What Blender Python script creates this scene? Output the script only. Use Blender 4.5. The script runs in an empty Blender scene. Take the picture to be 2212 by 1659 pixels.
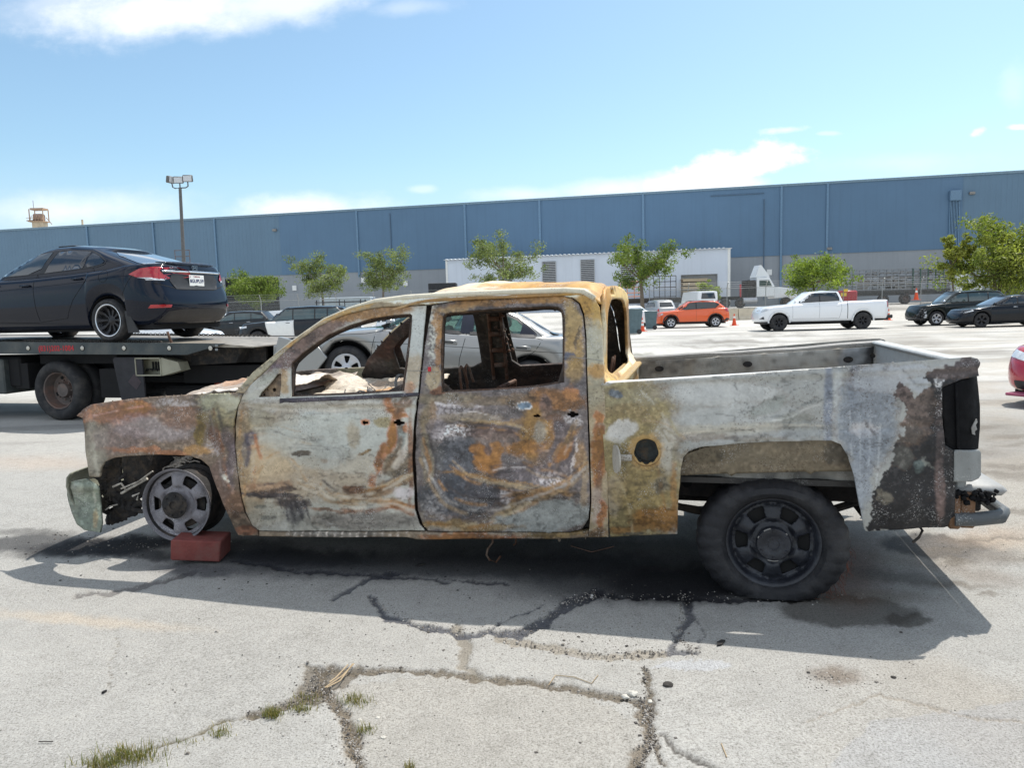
import bpy, bmesh, math, random
import numpy as np
from mathutils import Vector, Matrix, geometry
from mathutils.bvhtree import BVHTree
R = math.radians
scene = bpy.context.scene
col = scene.collection

# ------------------------------------------------------------------ camera
F, CX, CY = 1600.0, 1106.0, 829.5
PITCH, ROLL, CAMH = math.atan(167/1600.0), 0.028, 1.58
fwd = np.array([0, math.cos(PITCH), -math.sin(PITCH)])
upv = np.array([0, math.sin(PITCH), math.cos(PITCH)])
rgt = np.array([1.0, 0, 0])
camR = rgt*math.cos(ROLL)-upv*math.sin(ROLL)
camU = rgt*math.sin(ROLL)+upv*math.cos(ROLL)
cam_data = bpy.data.cameras.new("camera")
cam_data.sensor_width = 36.0
cam_data.lens = F/2212*36
cam_data.clip_start = 0.05
cam_data.clip_end = 3000
cam = bpy.data.objects.new("camera", cam_data)
col.objects.link(cam)
m = Matrix(((camR[0], camU[0], -fwd[0], 0), (camR[1], camU[1], -fwd[1], 0), (camR[2], camU[2], -fwd[2], CAMH), (0, 0, 0, 1)))
cam.matrix_world = m
scene.camera = cam
CAM = np.array([0, 0, CAMH])

def ray(px, py):
    dx = px-CX; dy = py-CY
    x = dx*math.cos(ROLL)-dy*math.sin(ROLL); y = dx*math.sin(ROLL)+dy*math.cos(ROLL)
    return fwd+rgt*x/F-upv*y/F
def ground_pt(px, py, z=0.0):
    d = ray(px, py); t = (z-CAMH)/d[2]; return CAM+d*t
def at_y(px, py, Y):
    d = ray(px, py); return CAM+d*(Y/d[1])

# ------------------------------------------------------------------ world, sun, exposure
SUN_AZ, SUN_EL = 46.0, 61.0
FILL_CLOUD = .85
world = bpy.data.worlds.new("World"); scene.world = world
world.use_nodes = True
wn, wl = world.node_tree.nodes, world.node_tree.links
wn.clear()
w_out = wn.new('ShaderNodeOutputWorld'); w_bg = wn.new('ShaderNodeBackground')
w_bg.inputs['Strength'].default_value = 0.115
sky = wn.new('ShaderNodeTexSky'); sky.sky_type = 'NISHITA'; sky.sun_disc = False
sky.sun_elevation = R(SUN_EL); sky.sun_rotation = R(SUN_AZ)
sky.altitude = 0; sky.air_density = 1.0; sky.dust_density = 1.2; sky.ozone_density = 1.0
wl.new(w_bg.outputs[0], w_out.inputs[0])
def WM(op, a, b=None, c=None, clamp=False):
    n = wn.new('ShaderNodeMath'); n.operation = op; n.use_clamp = clamp
    for i, v in enumerate((a, b, c)):
        if v is None: continue
        if isinstance(v, (int, float)): n.inputs[i].default_value = v
        else: wl.new(v, n.inputs[i])
    return n.outputs[0]
geo = wn.new('ShaderNodeTexCoord')
sep = wn.new('ShaderNodeSeparateXYZ'); wl.new(geo.outputs['Generated'], sep.inputs[0])
ay = WM('MAXIMUM', WM('ABSOLUTE', sep.outputs[1]), 0.05)
sx_ = WM('DIVIDE', sep.outputs[0], ay); sz_ = WM('DIVIDE', sep.outputs[2], ay)
comb = wn.new('ShaderNodeCombineXYZ'); wl.new(sx_, comb.inputs[0]); wl.new(WM('MULTIPLY', sz_, 1.7), comb.inputs[1]); wl.new(sep.outputs[1], comb.inputs[2])
def wnoise(scale, detail=6, rough=0.6, off=0.0):
    n = wn.new('ShaderNodeTexNoise'); n.inputs['Scale'].default_value = scale
    n.inputs['Detail'].default_value = detail; n.inputs['Roughness'].default_value = rough
    mp = wn.new('ShaderNodeMapping'); mp.inputs['Location'].default_value = (off, off*.7, 0)
    wl.new(comb.outputs[0], mp.inputs[0]); wl.new(mp.outputs[0], n.inputs['Vector'])
    return n.outputs[0]
n_big = wnoise(7.0, 8, .62); n_soft = wnoise(3.0, 4, .5, 3.3); n_fine = wnoise(24, 6, .6, 8.1)
def cloud(px, py, rx, ry, dens, soft=0.5, amp=1.6, rot=0.0, fine=.5):
    d = ray(px, py); ux, uz = d[0]/d[1], d[2]/d[1]
    a = WM('SUBTRACT', sx_, ux); b = WM('SUBTRACT', sz_, uz)
    c, s = math.cos(rot), math.sin(rot)
    p = WM('DIVIDE', WM('ADD', WM('MULTIPLY', a, c), WM('MULTIPLY', b, s)), rx/F)
    q = WM('DIVIDE', WM('SUBTRACT', WM('MULTIPLY', b, c), WM('MULTIPLY', a, s)), ry/F)
    r = WM('SQRT', WM('ADD', WM('MULTIPLY', p, p), WM('MULTIPLY', q, q)))
    nn = WM('ADD', WM('MULTIPLY', WM('SUBTRACT', n_big, .5), amp), WM('MULTIPLY', WM('SUBTRACT', n_fine, .5), fine))
    v = WM('ADD', WM('SUBTRACT', 1.0, r), nn)
    mr = wn.new('ShaderNodeMapRange'); mr.interpolation_type = 'SMOOTHSTEP'
    wl.new(v, mr.inputs[0]); mr.inputs[1].default_value = 0.0; mr.inputs[2].default_value = soft
    mr.inputs[3].default_value = 0.0; mr.inputs[4].default_value = dens
    return mr.outputs[0]
clouds = [cloud(330, 25, 330, 85, .9, .9, 1.4, .06), cloud(610, 0, 330, 62, .75, .9, 1.4, .10), cloud(150, 20, 200, 90, .5, 1.2, 1.5),
          cloud(670, 448, 240, 46, .9, .9, 1.1), cloud(160, 455, 420, 60, .75, 1.3, 1.0), cloud(1600, 355, 160, 42, 1.0, .6, 2.2, .18, 1.3),
          cloud(1520, 400, 160, 40, .9, .6, 1.3), cloud(1310, 408, 190, 30, .7, 1.0, 1.2, .03), cloud(1140, 420, 170, 26, .55, 1.0, 1.2),
          cloud(1700, 280, 50, 9, .6, .9, 1.8, .05, 2.2), cloud(1790, 288, 40, 7, .35, .9, 1.8, 0, 2.2), cloud(2108, 286, 26, 11, .8, .8, 1.8, .4, 2.2), cloud(2200, 274, 34, 7, .8, .8, 1.6, 0, 2.2),
          cloud(910, 408, 40, 12, .35, .8, 1.4), cloud(2190, 190, 40, 60, .22, .9, 2.0), cloud(880, 15, 120, 26, .3, 1.0, 1.8),
          cloud(1950, 350, 260, 30, .22, 1.2, 1.8), cloud(-700, 250, 500, 150, .8, .9, 1.8), cloud(3200, 150, 700, 160, .7, .9, 1.8)]
acc = clouds[0]
for c_ in clouds[1:]:
    acc = WM('MAXIMUM', acc, c_)
# unseen broken cloud, added overhead and behind the camera to brighten the shade
def wramp(v, a, b, lo=0.0, hi=1.0):
    mr = wn.new('ShaderNodeMapRange'); mr.interpolation_type = 'SMOOTHSTEP'; wl.new(v, mr.inputs[0])
    mr.inputs[1].default_value = a; mr.inputs[2].default_value = b; mr.inputs[3].default_value = lo; mr.inputs[4].default_value = hi
    return mr.outputs[0]
n_dir = wn.new('ShaderNodeTexNoise'); n_dir.inputs['Scale'].default_value = 2.6; n_dir.inputs['Detail'].default_value = 7; wl.new(geo.outputs['Generated'], n_dir.inputs['Vector'])
where = WM('MAXIMUM', wramp(sep.outputs[2], .50, .66), WM('MULTIPLY', wramp(sep.outputs[1], .15, -.25), wramp(sep.outputs[2], .02, .2)))
acc = WM('MAXIMUM', acc, WM('MULTIPLY', where, wramp(n_dir.outputs[0], .40, .56, 0.0, FILL_CLOUD)))
mixc = wn.new('ShaderNodeMix'); mixc.data_type = 'RGBA'
# sky colour: a little richer and lighter than the bare model, as the phone shows it
hsv = wn.new('ShaderNodeHueSaturation'); hsv.inputs['Saturation'].default_value = 0.92; hsv.inputs['Value'].default_value = 1.15
wl.new(sky.outputs[0], hsv.inputs['Color'])
tint = wn.new('ShaderNodeMix'); tint.data_type = 'RGBA'; tint.blend_type = 'MULTIPLY'; tint.inputs[0].default_value = 1.0
wl.new(hsv.outputs[0], tint.inputs[6]); tint.inputs[7].default_value = (.94, 1.13, 1.14, 1)
lowm = wn.new('ShaderNodeMix'); lowm.data_type = 'RGBA'; wl.new(wramp(sep.outputs[2], .20, .02, 0.0, .9), lowm.inputs[0]); wl.new(tint.outputs[2], lowm.inputs[6]); lowm.inputs[7].default_value = (4.9, 6.4, 7.9, 1)
wl.new(acc, mixc.inputs[0]); wl.new(lowm.outputs[2], mixc.inputs[6]); mixc.inputs[7].default_value = (8.6, 8.9, 9.4, 1)
wl.new(mixc.outputs[2], w_bg.inputs[0])

sd = bpy.data.lights.new("sun", 'SUN'); sd.energy = 4.3; sd.angle = R(0.53); sd.color = (1.0, 0.955, 0.89)
sun = bpy.data.objects.new("sun", sd); col.objects.link(sun)
sdir = Vector((math.sin(R(SUN_AZ))*math.cos(R(SUN_EL)), math.cos(R(SUN_AZ))*math.cos(R(SUN_EL)), math.sin(R(SUN_EL))))
sun.rotation_euler = sdir.to_track_quat('Z', 'Y').to_euler()
sun.location = (20, 20, 60)
scene.view_settings.view_transform = 'Standard'
scene.view_settings.look = 'None'
scene.view_settings.exposure = 0.25
scene.view_settings.gamma = 1.0
scene.cycles.max_bounces = 6
scene.cycles.transparent_max_bounces = 12
scene.cycles.use_denoising = True

# ------------------------------------------------------------------ materials
def S(r, g, b):
    def f(c):
        c /= 255.0
        return c/12.92 if c <= .04045 else ((c+.055)/1.055)**2.4
    return (f(r), f(g), f(b), 1.0)
def new_mat(name):
    mt = bpy.data.materials.new(name); mt.use_nodes = True
    n, l = mt.node_tree.nodes, mt.node_tree.links
    b = n.get('Principled BSDF')
    return mt, n, l, b
def tex_noise(n, l, vec, scale, detail=4, rough=.6):
    t = n.new('ShaderNodeTexNoise'); t.inputs['Scale'].default_value = scale
    t.inputs['Detail'].default_value = detail; t.inputs['Roughness'].default_value = rough
    if vec is not None: l.new(vec, t.inputs['Vector'])
    return t.outputs[0]
def ramp(n, l, fac, stops):
    r = n.new('ShaderNodeValToRGB'); l.new(fac, r.inputs[0])
    cr = r.color_ramp
    while len(cr.elements) < len(stops): cr.elements.new(.5)
    for e, (p, c) in zip(cr.elements, stops):
        e.position = p; e.color = c if len(c) == 4 else (*c, 1)
    return r.outputs[0]
def mixrgb(n, l, fac, a, b, mode='MIX'):
    x = n.new('ShaderNodeMix'); x.data_type = 'RGBA'; x.blend_type = mode
    for i, v in ((0, fac), (6, a), (7, b)):
        if isinstance(v, (int, float)): x.inputs[i].default_value = v
        elif isinstance(v, tuple): x.inputs[i].default_value = v
        else: l.new(v, x.inputs[i])
    return x.outputs[2]
MATS = {}
def mat(name, color, rough=.6, metal=0.0, var=.18, vscale=6.0, bump=.15, bscale=40.0, coat=0.0, dirt=None, dirt_amt=.4, spec=.5, emit=None):
    """plain surface with two scales of tonal variation, optional dirt colour and fine bump"""
    if name in MATS: return MATS[name]
    mt, n, l, b = new_mat(name)
    tc = n.new('ShaderNodeTexCoord'); v = tc.outputs['Object']
    c = color if len(color) == 4 else (*color, 1)
    n1 = tex_noise(n, l, v, vscale, 6, .62)
    dk = tuple(x*(1-var) for x in c[:3])+(1,); lt = tuple(min(1, x*(1+var)) for x in c[:3])+(1,)
    out = ramp(n, l, n1, [(.3, dk), (.7, lt)])
    if dirt is not None:
        n2 = tex_noise(n, l, v, vscale*.45+.3, 8, .7)
        msk = ramp(n, l, n2, [(.48, (0, 0, 0, 1)), (.68, (dirt_amt,)*3+(1,))])
        out = mixrgb(n, l, msk, out, dirt)
    l.new(out, b.inputs['Base Color'])
    b.inputs['Roughness'].default_value = rough; b.inputs['Metallic'].default_value = metal
    b.inputs['Specular IOR Level'].default_value = spec
    if coat: b.inputs['Coat Weight'].default_value = coat; b.inputs['Coat Roughness'].default_value = .04
    if emit: b.inputs['Emission Color'].default_value = c; b.inputs['Emission Strength'].default_value = emit
    if bump:
        n3 = tex_noise(n, l, v, bscale, 5, .6)
        bp = n.new('ShaderNodeBump'); bp.inputs['Strength'].default_value = bump; bp.inputs['Distance'].default_value = .01
        l.new(n3, bp.inputs['Height']); l.new(bp.outputs[0], b.inputs['Normal'])
    MATS[name] = mt
    return mt
def paint(name, color, rough=.35, metal=.0, flake=0.0, dust=.12):
    if name in MATS: return MATS[name]
    mt, n, l, b = new_mat(name)
    tc = n.new('ShaderNodeTexCoord'); v = tc.outputs['Object']
    n2 = tex_noise(n, l, v, 2.6, 8, .7)
    sp = n.new('ShaderNodeSeparateXYZ'); l.new(v, sp.inputs[0])
    msk = ramp(n, l, n2, [(.35, (0, 0, 0, 1)), (.75, (dust,)*3+(1,))])
    out = mixrgb(n, l, msk, color, S(150, 140, 122))
    l.new(out, b.inputs['Base Color'])
    b.inputs['Roughness'].default_value = rough; b.inputs['Metallic'].default_value = metal
    b.inputs['Coat Weight'].default_value = .5 if max(color[:3]) < .06 else .9; b.inputs['Coat Roughness'].default_value = .05
    b.inputs['Specular IOR Level'].default_value = .08 if max(color[:3]) < .06 else .5
    n3 = tex_noise(n, l, v, 1.6, 3, .5)
    bp = n.new('ShaderNodeBump'); bp.inputs['Strength'].default_value = .12; bp.inputs['Distance'].default_value = .03
    l.new(n3, bp.inputs['Height']); l.new(bp.outputs[0], b.inputs['Normal'])
    MATS[name] = mt
    return mt
def glass(name, color, rough=.04, trans=0.0):
    if name in MATS: return MATS[name]
    mt, n, l, b = new_mat(name)
    tc = n.new('ShaderNodeTexCoord')
    n2 = tex_noise(n, l, tc.outputs['Object'], 3.0, 5, .6)
    out = ramp(n, l, n2, [(.3, tuple(x*.7 for x in color[:3])+(1,)), (.7, color)])
    l.new(out, b.inputs['Base Color'])
    b.inputs['Roughness'].default_value = rough; b.inputs['Specular IOR Level'].default_value = .7
    b.inputs['Coat Weight'].default_value = .6; b.inputs['Coat Roughness'].default_value = .02
    if trans > 0:
        tr = n.new('ShaderNodeBsdfTransparent'); tr.inputs[0].default_value = (.55, .78, .72, 1)
        mx = n.new('ShaderNodeMixShader'); mx.inputs[0].default_value = trans
        l.new(b.outputs[0], mx.inputs[1]); l.new(tr.outputs[0], mx.inputs[2])
        l.new(mx.outputs[0], n.get('Material Output').inputs[0])
    MATS[name] = mt
    return mt

# ------------------------------------------------------------------ mesh helpers
def tag(o, label=None, cat=None, group=None, kind=None):
    if label: o['label'] = label
    if cat: o['category'] = cat
    if group: o['group'] = group
    if kind: o['kind'] = kind
    return o
def empty(name, loc=(0, 0, 0), rz=0.0, label=None, cat=None, group=None, scale=1.0, ry=0.0):
    o = bpy.data.objects.new(name, None); o.empty_display_size = .2
    col.objects.link(o); o.location = loc; o.rotation_euler = (0, ry, rz); o.scale = (scale,)*3
    return tag(o, label, cat, group)
def child(name, parent, loc=(0, 0, 0), rot=(0, 0, 0)):
    o = bpy.data.objects.new(name, None); col.objects.link(o); o.parent = parent; o.location = loc; o.rotation_euler = rot
    return o
class MB:
    def __init__(s): s.v = []; s.f = []; s.cols = None
    def add(s, vs, fs):
        k = len(s.v); s.v += [tuple(map(float, p)) for p in vs]; s.f += [tuple(i+k for i in f) for f in fs]; return s
    def box(s, x0, x1, y0, y1, z0, z1, ch=0.0, M=None):
        if ch <= 0:
            vs = [(x0, y0, z0), (x1, y0, z0), (x1, y1, z0), (x0, y1, z0), (x0, y0, z1), (x1, y0, z1), (x1, y1, z1), (x0, y1, z1)]
            fs = [(0, 3, 2, 1), (4, 5, 6, 7), (0, 1, 5, 4), (1, 2, 6, 5), (2, 3, 7, 6), (3, 0, 4, 7)]
        else:
            c = min(ch, abs(x1-x0)/2.1, abs(y1-y0)/2.1, abs(z1-z0)/2.1)
            vs = []
            def rect(a, z): return [(x0+a, y0+a+0, z)]
            def ring(i, z):
                return [(x0+c+i, y0+i, z), (x1-c-i, y0+i, z), (x1-i, y0+c+i, z), (x1-i, y1-c-i, z), (x1-c-i, y1-i, z), (x0+c+i, y1-i, z), (x0+i, y1-c-i, z), (x0+i, y0+c+i, z)]
            h = c*.999
            vs = [(x0+c, y0+c, z0), (x1-c, y0+c, z0), (x1-c, y0+c, z0), (x1-c, y1-c, z0), (x1-c, y1-c, z0), (x0+c, y1-c, z0), (x0+c, y1-c, z0), (x0+c, y0+c, z0)]
            r0 = ring(0, z0+c); r1 = ring(0, z1-c)
            vs = r0+r1
            vs += [(x0+c, y0+c, z0), (x1-c, y0+c, z0), (x1-c, y1-c, z0), (x0+c, y1-c, z0), (x0+c, y0+c, z1), (x1-c, y0+c, z1), (x1-c, y1-c, z1), (x0+c, y1-c, z1)]
            fs = [(i, (i+1) % 8, 8+(i+1) % 8, 8+i) for i in range(8)]
            fs += [(19, 18, 17, 16), (20, 21, 22, 23)]
            fs += [(16, 17, 1, 0), (17, 2, 1), (17, 18, 3, 2), (18, 4, 3), (18, 19, 5, 4), (19, 6, 5), (19, 16, 7, 6), (16, 0, 7)]
            fs += [(8, 9, 21, 20), (9, 10, 21), (10, 11, 22, 21), (11, 12, 22), (12, 13, 23, 22), (13, 14, 23), (14, 15, 20, 23), (15, 8, 20)]
        if M is not None: vs = [tuple(M @ Vector(p)) for p in vs]
        return s.add(vs, fs)
    def tube(s, pts, r, n=8, caps=True):
        pts = [Vector(p) for p in pts]; rs = r if isinstance(r, (list, tuple)) else [r]*len(pts)
        vs = []; fs = []; ref = None
        for i, p in enumerate(pts):
            if i == 0: t = pts[1]-p
            elif i == len(pts)-1: t = p-pts[i-1]
            else: t = (pts[i+1]-pts[i-1])
            t.normalize()
            if ref is None:
                ref = Vector((0, 0, 1)) if abs(t.z) < .9 else Vector((1, 0, 0))
            a = t.cross(ref).normalized(); b = t.cross(a).normalized(); ref = b.cross(t)*-1 if False else ref
            for k in range(n):
                th = 2*math.pi*k/n; vs.append(p+(a*math.cos(th)+b*math.sin(th))*rs[i])
        for i in range(len(pts)-1):
            for k in range(n): fs.append((i*n+k, i*n+(k+1) % n, (i+1)*n+(k+1) % n, (i+1)*n+k))
        if caps: fs += [tuple(range(n-1, -1, -1)), tuple((len(pts)-1)*n+k for k in range(n))]
        return s.add(vs, fs)
    def lathe(s, prof, n=32, axis='y', c=(0, 0, 0), a0=0, a1=2*math.pi):
        """prof: list of (axial, radius)"""
        vs = []; fs = []; full = abs(a1-a0-2*math.pi) < 1e-6; m_ = n if full else n+1
        for (a, r) in prof:
            for k in range(m_):
                th = a0+(a1-a0)*k/n; p, q = r*math.cos(th), r*math.sin(th)
                if axis == 'y': vs.append((c[0]+p, c[1]+a, c[2]+q))
                elif axis == 'z': vs.append((c[0]+p, c[1]+q, c[2]+a))
                else: vs.append((c[0]+a, c[1]+p, c[2]+q))
        for i in range(len(prof)-1):
            for k in range(n): fs.append((i*m_+k, i*m_+(k+1) % m_, (i+1)*m_+(k+1) % m_, (i+1)*m_+k))
        return s.add(vs, fs)
    def prism(s, poly, y0, y1, plane='xz'):
        n = len(poly)
        mk = {'xz': lambda p, y: (p[0], y, p[1]), 'xy': lambda p, y: (p[0], p[1], y), 'yz': lambda p, y: (y, p[0], p[1])}[plane]
        vs = [mk(p, y0) for p in poly]+[mk(p, y1) for p in poly]
        fs = [tuple(range(n)), tuple(range(2*n-1, n-1, -1))]+[(i, i+n, (i+1) % n+n, (i+1) % n) for i in range(n)]
        return s.add(vs, fs)
    def build(s, name, mt, parent=None, smooth=None, loc=None, rot=None, thick=0.0, bevel=0.0):
        me = bpy.data.meshes.new(name); me.from_pydata(s.v, [], s.f); me.update()
        bm = bmesh.new(); bm.from_mesh(me); bmesh.ops.remove_doubles(bm, verts=bm.verts, dist=1e-5)
        bmesh.ops.recalc_face_normals(bm, faces=bm.faces); bm.to_mesh(me); bm.free()
        o = bpy.data.objects.new(name, me); col.objects.link(o)
        me.materials.append(mt)
        if parent is not None: o.parent = parent
        if loc: o.location = loc
        if rot: o.rotation_euler = rot
        if thick:
            md = o.modifiers.new('thickness', 'SOLIDIFY'); md.thickness = thick; md.offset = 0
        if bevel:
            md = o.modifiers.new('bevel', 'BEVEL'); md.width = bevel; md.segments = 2; md.limit_method = 'ANGLE'; md.angle_limit = R(40)
        if smooth is not None:
            me.polygons.foreach_set('use_smooth', [True]*len(me.polygons))
            if smooth < 180:
                me.set_sharp_from_angle(angle=R(smooth))
        return o
def mesh_raw(name, V, Fs, mt, parent=None, colors=None, smooth=180, thick=0.0):
    me = bpy.data.meshes.new(name); me.from_pydata([tuple(map(float, v)) for v in V], [], [tuple(map(int, f)) for f in Fs]); me.update()
    if colors is not None:
        a = me.color_attributes.new('Col', 'FLOAT_COLOR', 'POINT')
        a.data.foreach_set('color', np.asarray(colors, dtype=np.float32).ravel())
    me.materials.append(mt)
    if smooth is not None:
        me.polygons.foreach_set('use_smooth', [True]*len(me.polygons))
        if smooth < 180: me.set_sharp_from_angle(angle=R(smooth))
    o = bpy.data.objects.new(name, me); col.objects.link(o)
    if parent is not None: o.parent = parent
    if thick:
        md = o.modifiers.new('thickness', 'SOLIDIFY'); md.thickness = thick; md.offset = -1
    return o
def copy_tree(o, parent=None):
    c = o.copy(); col.objects.link(c); c.parent = parent
    for ch in [x for x in bpy.data.objects if x.parent == o and x is not c]:
        copy_tree(ch, c)
    return c
def inpoly(P, poly):
    x, y = P[:, 0], P[:, 1]; r = np.zeros(len(P), bool); n = len(poly)
    for i in range(n):
        x1, y1 = poly[i]; x2, y2 = poly[(i+1) % n]
        if y1 == y2: continue
        c = ((y1 > y) != (y2 > y)) & (x < (x2-x1)*(y-y1)/(y2-y1)+x1)
        r ^= c
    return r
def resample(poly, res, closed=True):
    out = []; n = len(poly)
    for i in range(n if closed else n-1):
        a = np.array(poly[i], float); b = np.array(poly[(i+1) % n], float)
        k = max(1, int(round(np.linalg.norm(b-a)/res)))
        for j in range(k): out.append(tuple(a+(b-a)*j/k))
    if not closed: out.append(tuple(poly[-1]))
    return out
def smooth_poly(poly, it=2, closed=True):
    """Chaikin corner cutting"""
    P = [np.array(p, float) for p in poly]
    for _ in range(it):
        Q = []; n = len(P); rng = range(n) if closed else range(n-1)
        if not closed: Q.append(P[0])
        for i in rng:
            a, b = P[i], P[(i+1) % n]; Q.append(a*.75+b*.25); Q.append(a*.25+b*.75)
        if not closed: Q.append(P[-1])
        P = Q
    return [tuple(p) for p in P]
def tri2d(outer, holes=(), res=.05, seed=0):
    rs = np.random.RandomState(seed)
    ob = resample(outer, res); hb = [resample(h, res) for h in holes]
    O = np.array(ob); mn, mx = O.min(0), O.max(0)
    gx = np.arange(mn[0]+res*.5, mx[0], res); gy = np.arange(mn[1]+res*.5, mx[1], res*.87)
    G = np.array([(x+(res*.5 if j % 2 else 0), y) for j, y in enumerate(gy) for x in gx]) if len(gx) and len(gy) else np.zeros((0, 2))
    if len(G):
        G = G+rs.uniform(-.12, .12, G.shape)*res
        k = inpoly(G, ob)
        for h in hb: k &= ~inpoly(G, h)
        G = G[k]
        B = np.vstack([O]+[np.array(h) for h in hb])
        if len(G) and len(B):
            keep = np.ones(len(G), bool)
            for i in range(0, len(G), 2000):
                d = ((G[i:i+2000, None, :]-B[None])**2).sum(2).min(1); keep[i:i+2000] = d > (res*.45)**2
            G = G[keep]
    verts = [Vector(p) for p in ob]; edges = [(i, (i+1) % len(ob)) for i in range(len(ob))]
    for h in hb:
        k = len(verts); verts += [Vector(p) for p in h]; edges += [(k+i, k+(i+1) % len(h)) for i in range(len(h))]
    verts += [Vector(p) for p in G]
    r = geometry.delaunay_2d_cdt(verts, edges, [], 0, 1e-7)
    V = np.array([tuple(v) for v in r[0]]); T = np.array([f for f in r[2]])
    cen = V[T].mean(1); k = inpoly(cen, ob)
    for h in hb: k &= ~inpoly(cen, h)
    return V, T[k]
# value noise in numpy
_nr = np.random.RandomState(7); _tab = _nr.rand(256, 256)
def vnoise(x, y):
    xi = np.floor(x).astype(int); yi = np.floor(y).astype(int); fx = x-xi; fy = y-yi
    fx = fx*fx*(3-2*fx); fy = fy*fy*(3-2*fy)
    g = lambda a, b: _tab[a & 255, b & 255]
    return (g(xi, yi)*(1-fx)+g(xi+1, yi)*fx)*(1-fy)+(g(xi, yi+1)*(1-fx)+g(xi+1, yi+1)*fx)*fy
def fbm(x, y, o=4, s=0.0):
    r = 0; a = .5; t = 0
    for i in range(o):
        r = r+a*vnoise(x*2**i+s+17.3*i, y*2**i+s*1.7+9.1*i); t += a; a *= .55
    return r/t
def sst(a, b, x):
    t = np.clip((x-a)/(b-a), 0, 1); return t*t*(3-2*t)
# ------------------------------------------------------------------ burnt pickup (hero)
YAW = R(14)
U_ = np.array([math.cos(YAW), -math.sin(YAW), 0]); N_ = np.array([math.sin(YAW), math.cos(YAW), 0])
P0 = ground_pt(1670, 1292)-N_*.06; P0[2] = 0
TW = 1.95
def zbelt(u): return 1.09+.042*(u+1.936)
def railz(u): return 1.155+.058*(u+.89)
def side_off(u, z, cab=True):
    v = .07*sst(.60, .20, z)+.012*np.sin((z-.3)*3.2)*-1
    if cab:
        zb = zbelt(u); v = v+.022*sst(zb-.10, zb, z)+np.where(z > zb, (z-zb)*.40, 0)
    else:
        zb = railz(u); v = v+.02*sst(zb-.14, zb, z)
    t = np.clip((-3.80-u)/.5, 0, 1.1); v = v+.10*t*t
    t = np.maximum(0, u-.74)/.2; v = v+.045*t*t
    return v
def tl(px, py, off=0.0):
    """pixel on the plane v = off of the truck -> local u, z"""
    px = np.atleast_1d(np.asarray(px, float)); py = np.atleast_1d(np.asarray(py, float))
    dx = px-CX; dy = py-CY; x = dx*math.cos(ROLL)-dy*math.sin(ROLL); y = dx*math.sin(ROLL)+dy*math.cos(ROLL)
    d = fwd[None]+rgt[None]*x[:, None]/F-upv[None]*y[:, None]/F
    t = (np.dot(P0-CAM, N_)+off)/(d@N_); p = CAM+d*t[:, None]; q = p-P0
    return q@U_, p[:, 2]
def tl_side(px, py, cab=True, extra=0.0):
    off = np.zeros(len(np.atleast_1d(px)))
    for _ in range(16):
        u, z = tl(px, py, off); off = off*.45+.55*(side_off(u, z, cab)+extra)
    return u, off, z
def on_u(px, py, u0):
    """pixel on the cross plane u = u0 -> v, z"""
    d = ray(px, py); t = (np.dot(P0-CAM, U_)+u0)/np.dot(d, U_); p = CAM+d*t
    return float((p-P0)@N_), float(p[2])
truck = empty('burnt_pickup', tuple(P0), -YAW, 'fire-gutted crew cab pickup, rusty and ash grey, slumped on a bare front rim', 'pickup truck')

def burnt_mat(name, bump=.6, rough=.52, speck=1.0, metal=0.0):
    mt, n, l, b = new_mat(name)
    tc = n.new('ShaderNodeTexCoord'); v = tc.outputs['Object']
    at = n.new('ShaderNodeAttribute'); at.attribute_name = 'Col'
    c = at.outputs['Color']
    n1 = tex_noise(n, l, v, 14, 8, .75)
    c = mixrgb(n, l, .38, c, ramp(n, l, n1, [(.25, (.45, .42, .40, 1)), (.5, (1, 1, 1, 1)), (.75, (1.35, 1.32, 1.3, 1))]), 'MULTIPLY')
    # pale ash specks, only where a broad mask lets them
    n2 = tex_noise(n, l, v, 130, 3, .7); n3 = tex_noise(n, l, v, 5.5, 6, .7)
    sp = n.new('ShaderNodeMath'); sp.operation = 'MULTIPLY'
    l.new(ramp(n, l, n2, [(.56, (0, 0, 0, 1)), (.62, (1, 1, 1, 1))]), sp.inputs[0]); l.new(ramp(n, l, n3, [(.5, (0, 0, 0, 1)), (.64, (.75*speck,)*3+(1,))]), sp.inputs[1])
    c = mixrgb(n, l, sp.outputs[0], c, S(205, 203, 200))
    # rust brown pitting
    n4 = tex_noise(n, l, v, 95, 4, .7); n5 = tex_noise(n, l, v, 4.2, 6, .7)
    mp = n.new('ShaderNodeMapping'); mp.inputs['Location'].default_value = (3, 5, 1); l.new(v, mp.inputs[0]); l.new(mp.outputs[0], n5.node.inputs['Vector'])
    sq = n.new('ShaderNodeMath'); sq.operation = 'MULTIPLY'
    l.new(ramp(n, l, n4, [(.55, (0, 0, 0, 1)), (.63, (1, 1, 1, 1))]), sq.inputs[0]); l.new(ramp(n, l, n5, [(.48, (0, 0, 0, 1)), (.62, (.7*speck,)*3+(1,))]), sq.inputs[1])
    c = mixrgb(n, l, sq.outputs[0], c, S(72, 52, 40))
    l.new(c, b.inputs['Base Color']); b.inputs['Metallic'].default_value = metal
    rr = ramp(n, l, n1, [(.3, (rough-.12,)*3+(1,)), (.7, (rough+.18,)*3+(1,))]); l.new(rr, b.inputs['Roughness'])
    bp = n.new('ShaderNodeBump'); bp.inputs['Strength'].default_value = bump; bp.inputs['Distance'].default_value = .006
    l.new(n1, bp.inputs['Height'])
    bp2 = n.new('ShaderNodeBump'); bp2.inputs['Strength'].default_value = bump*.6; bp2.inputs['Distance'].default_value = .002
    l.new(n2, bp2.inputs['Height']); l.new(bp.outputs[0], bp2.inputs['Normal']); l.new(bp2.outputs[0], b.inputs['Normal'])
    return mt
M_burn = burnt_mat('burnt_steel')
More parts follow.
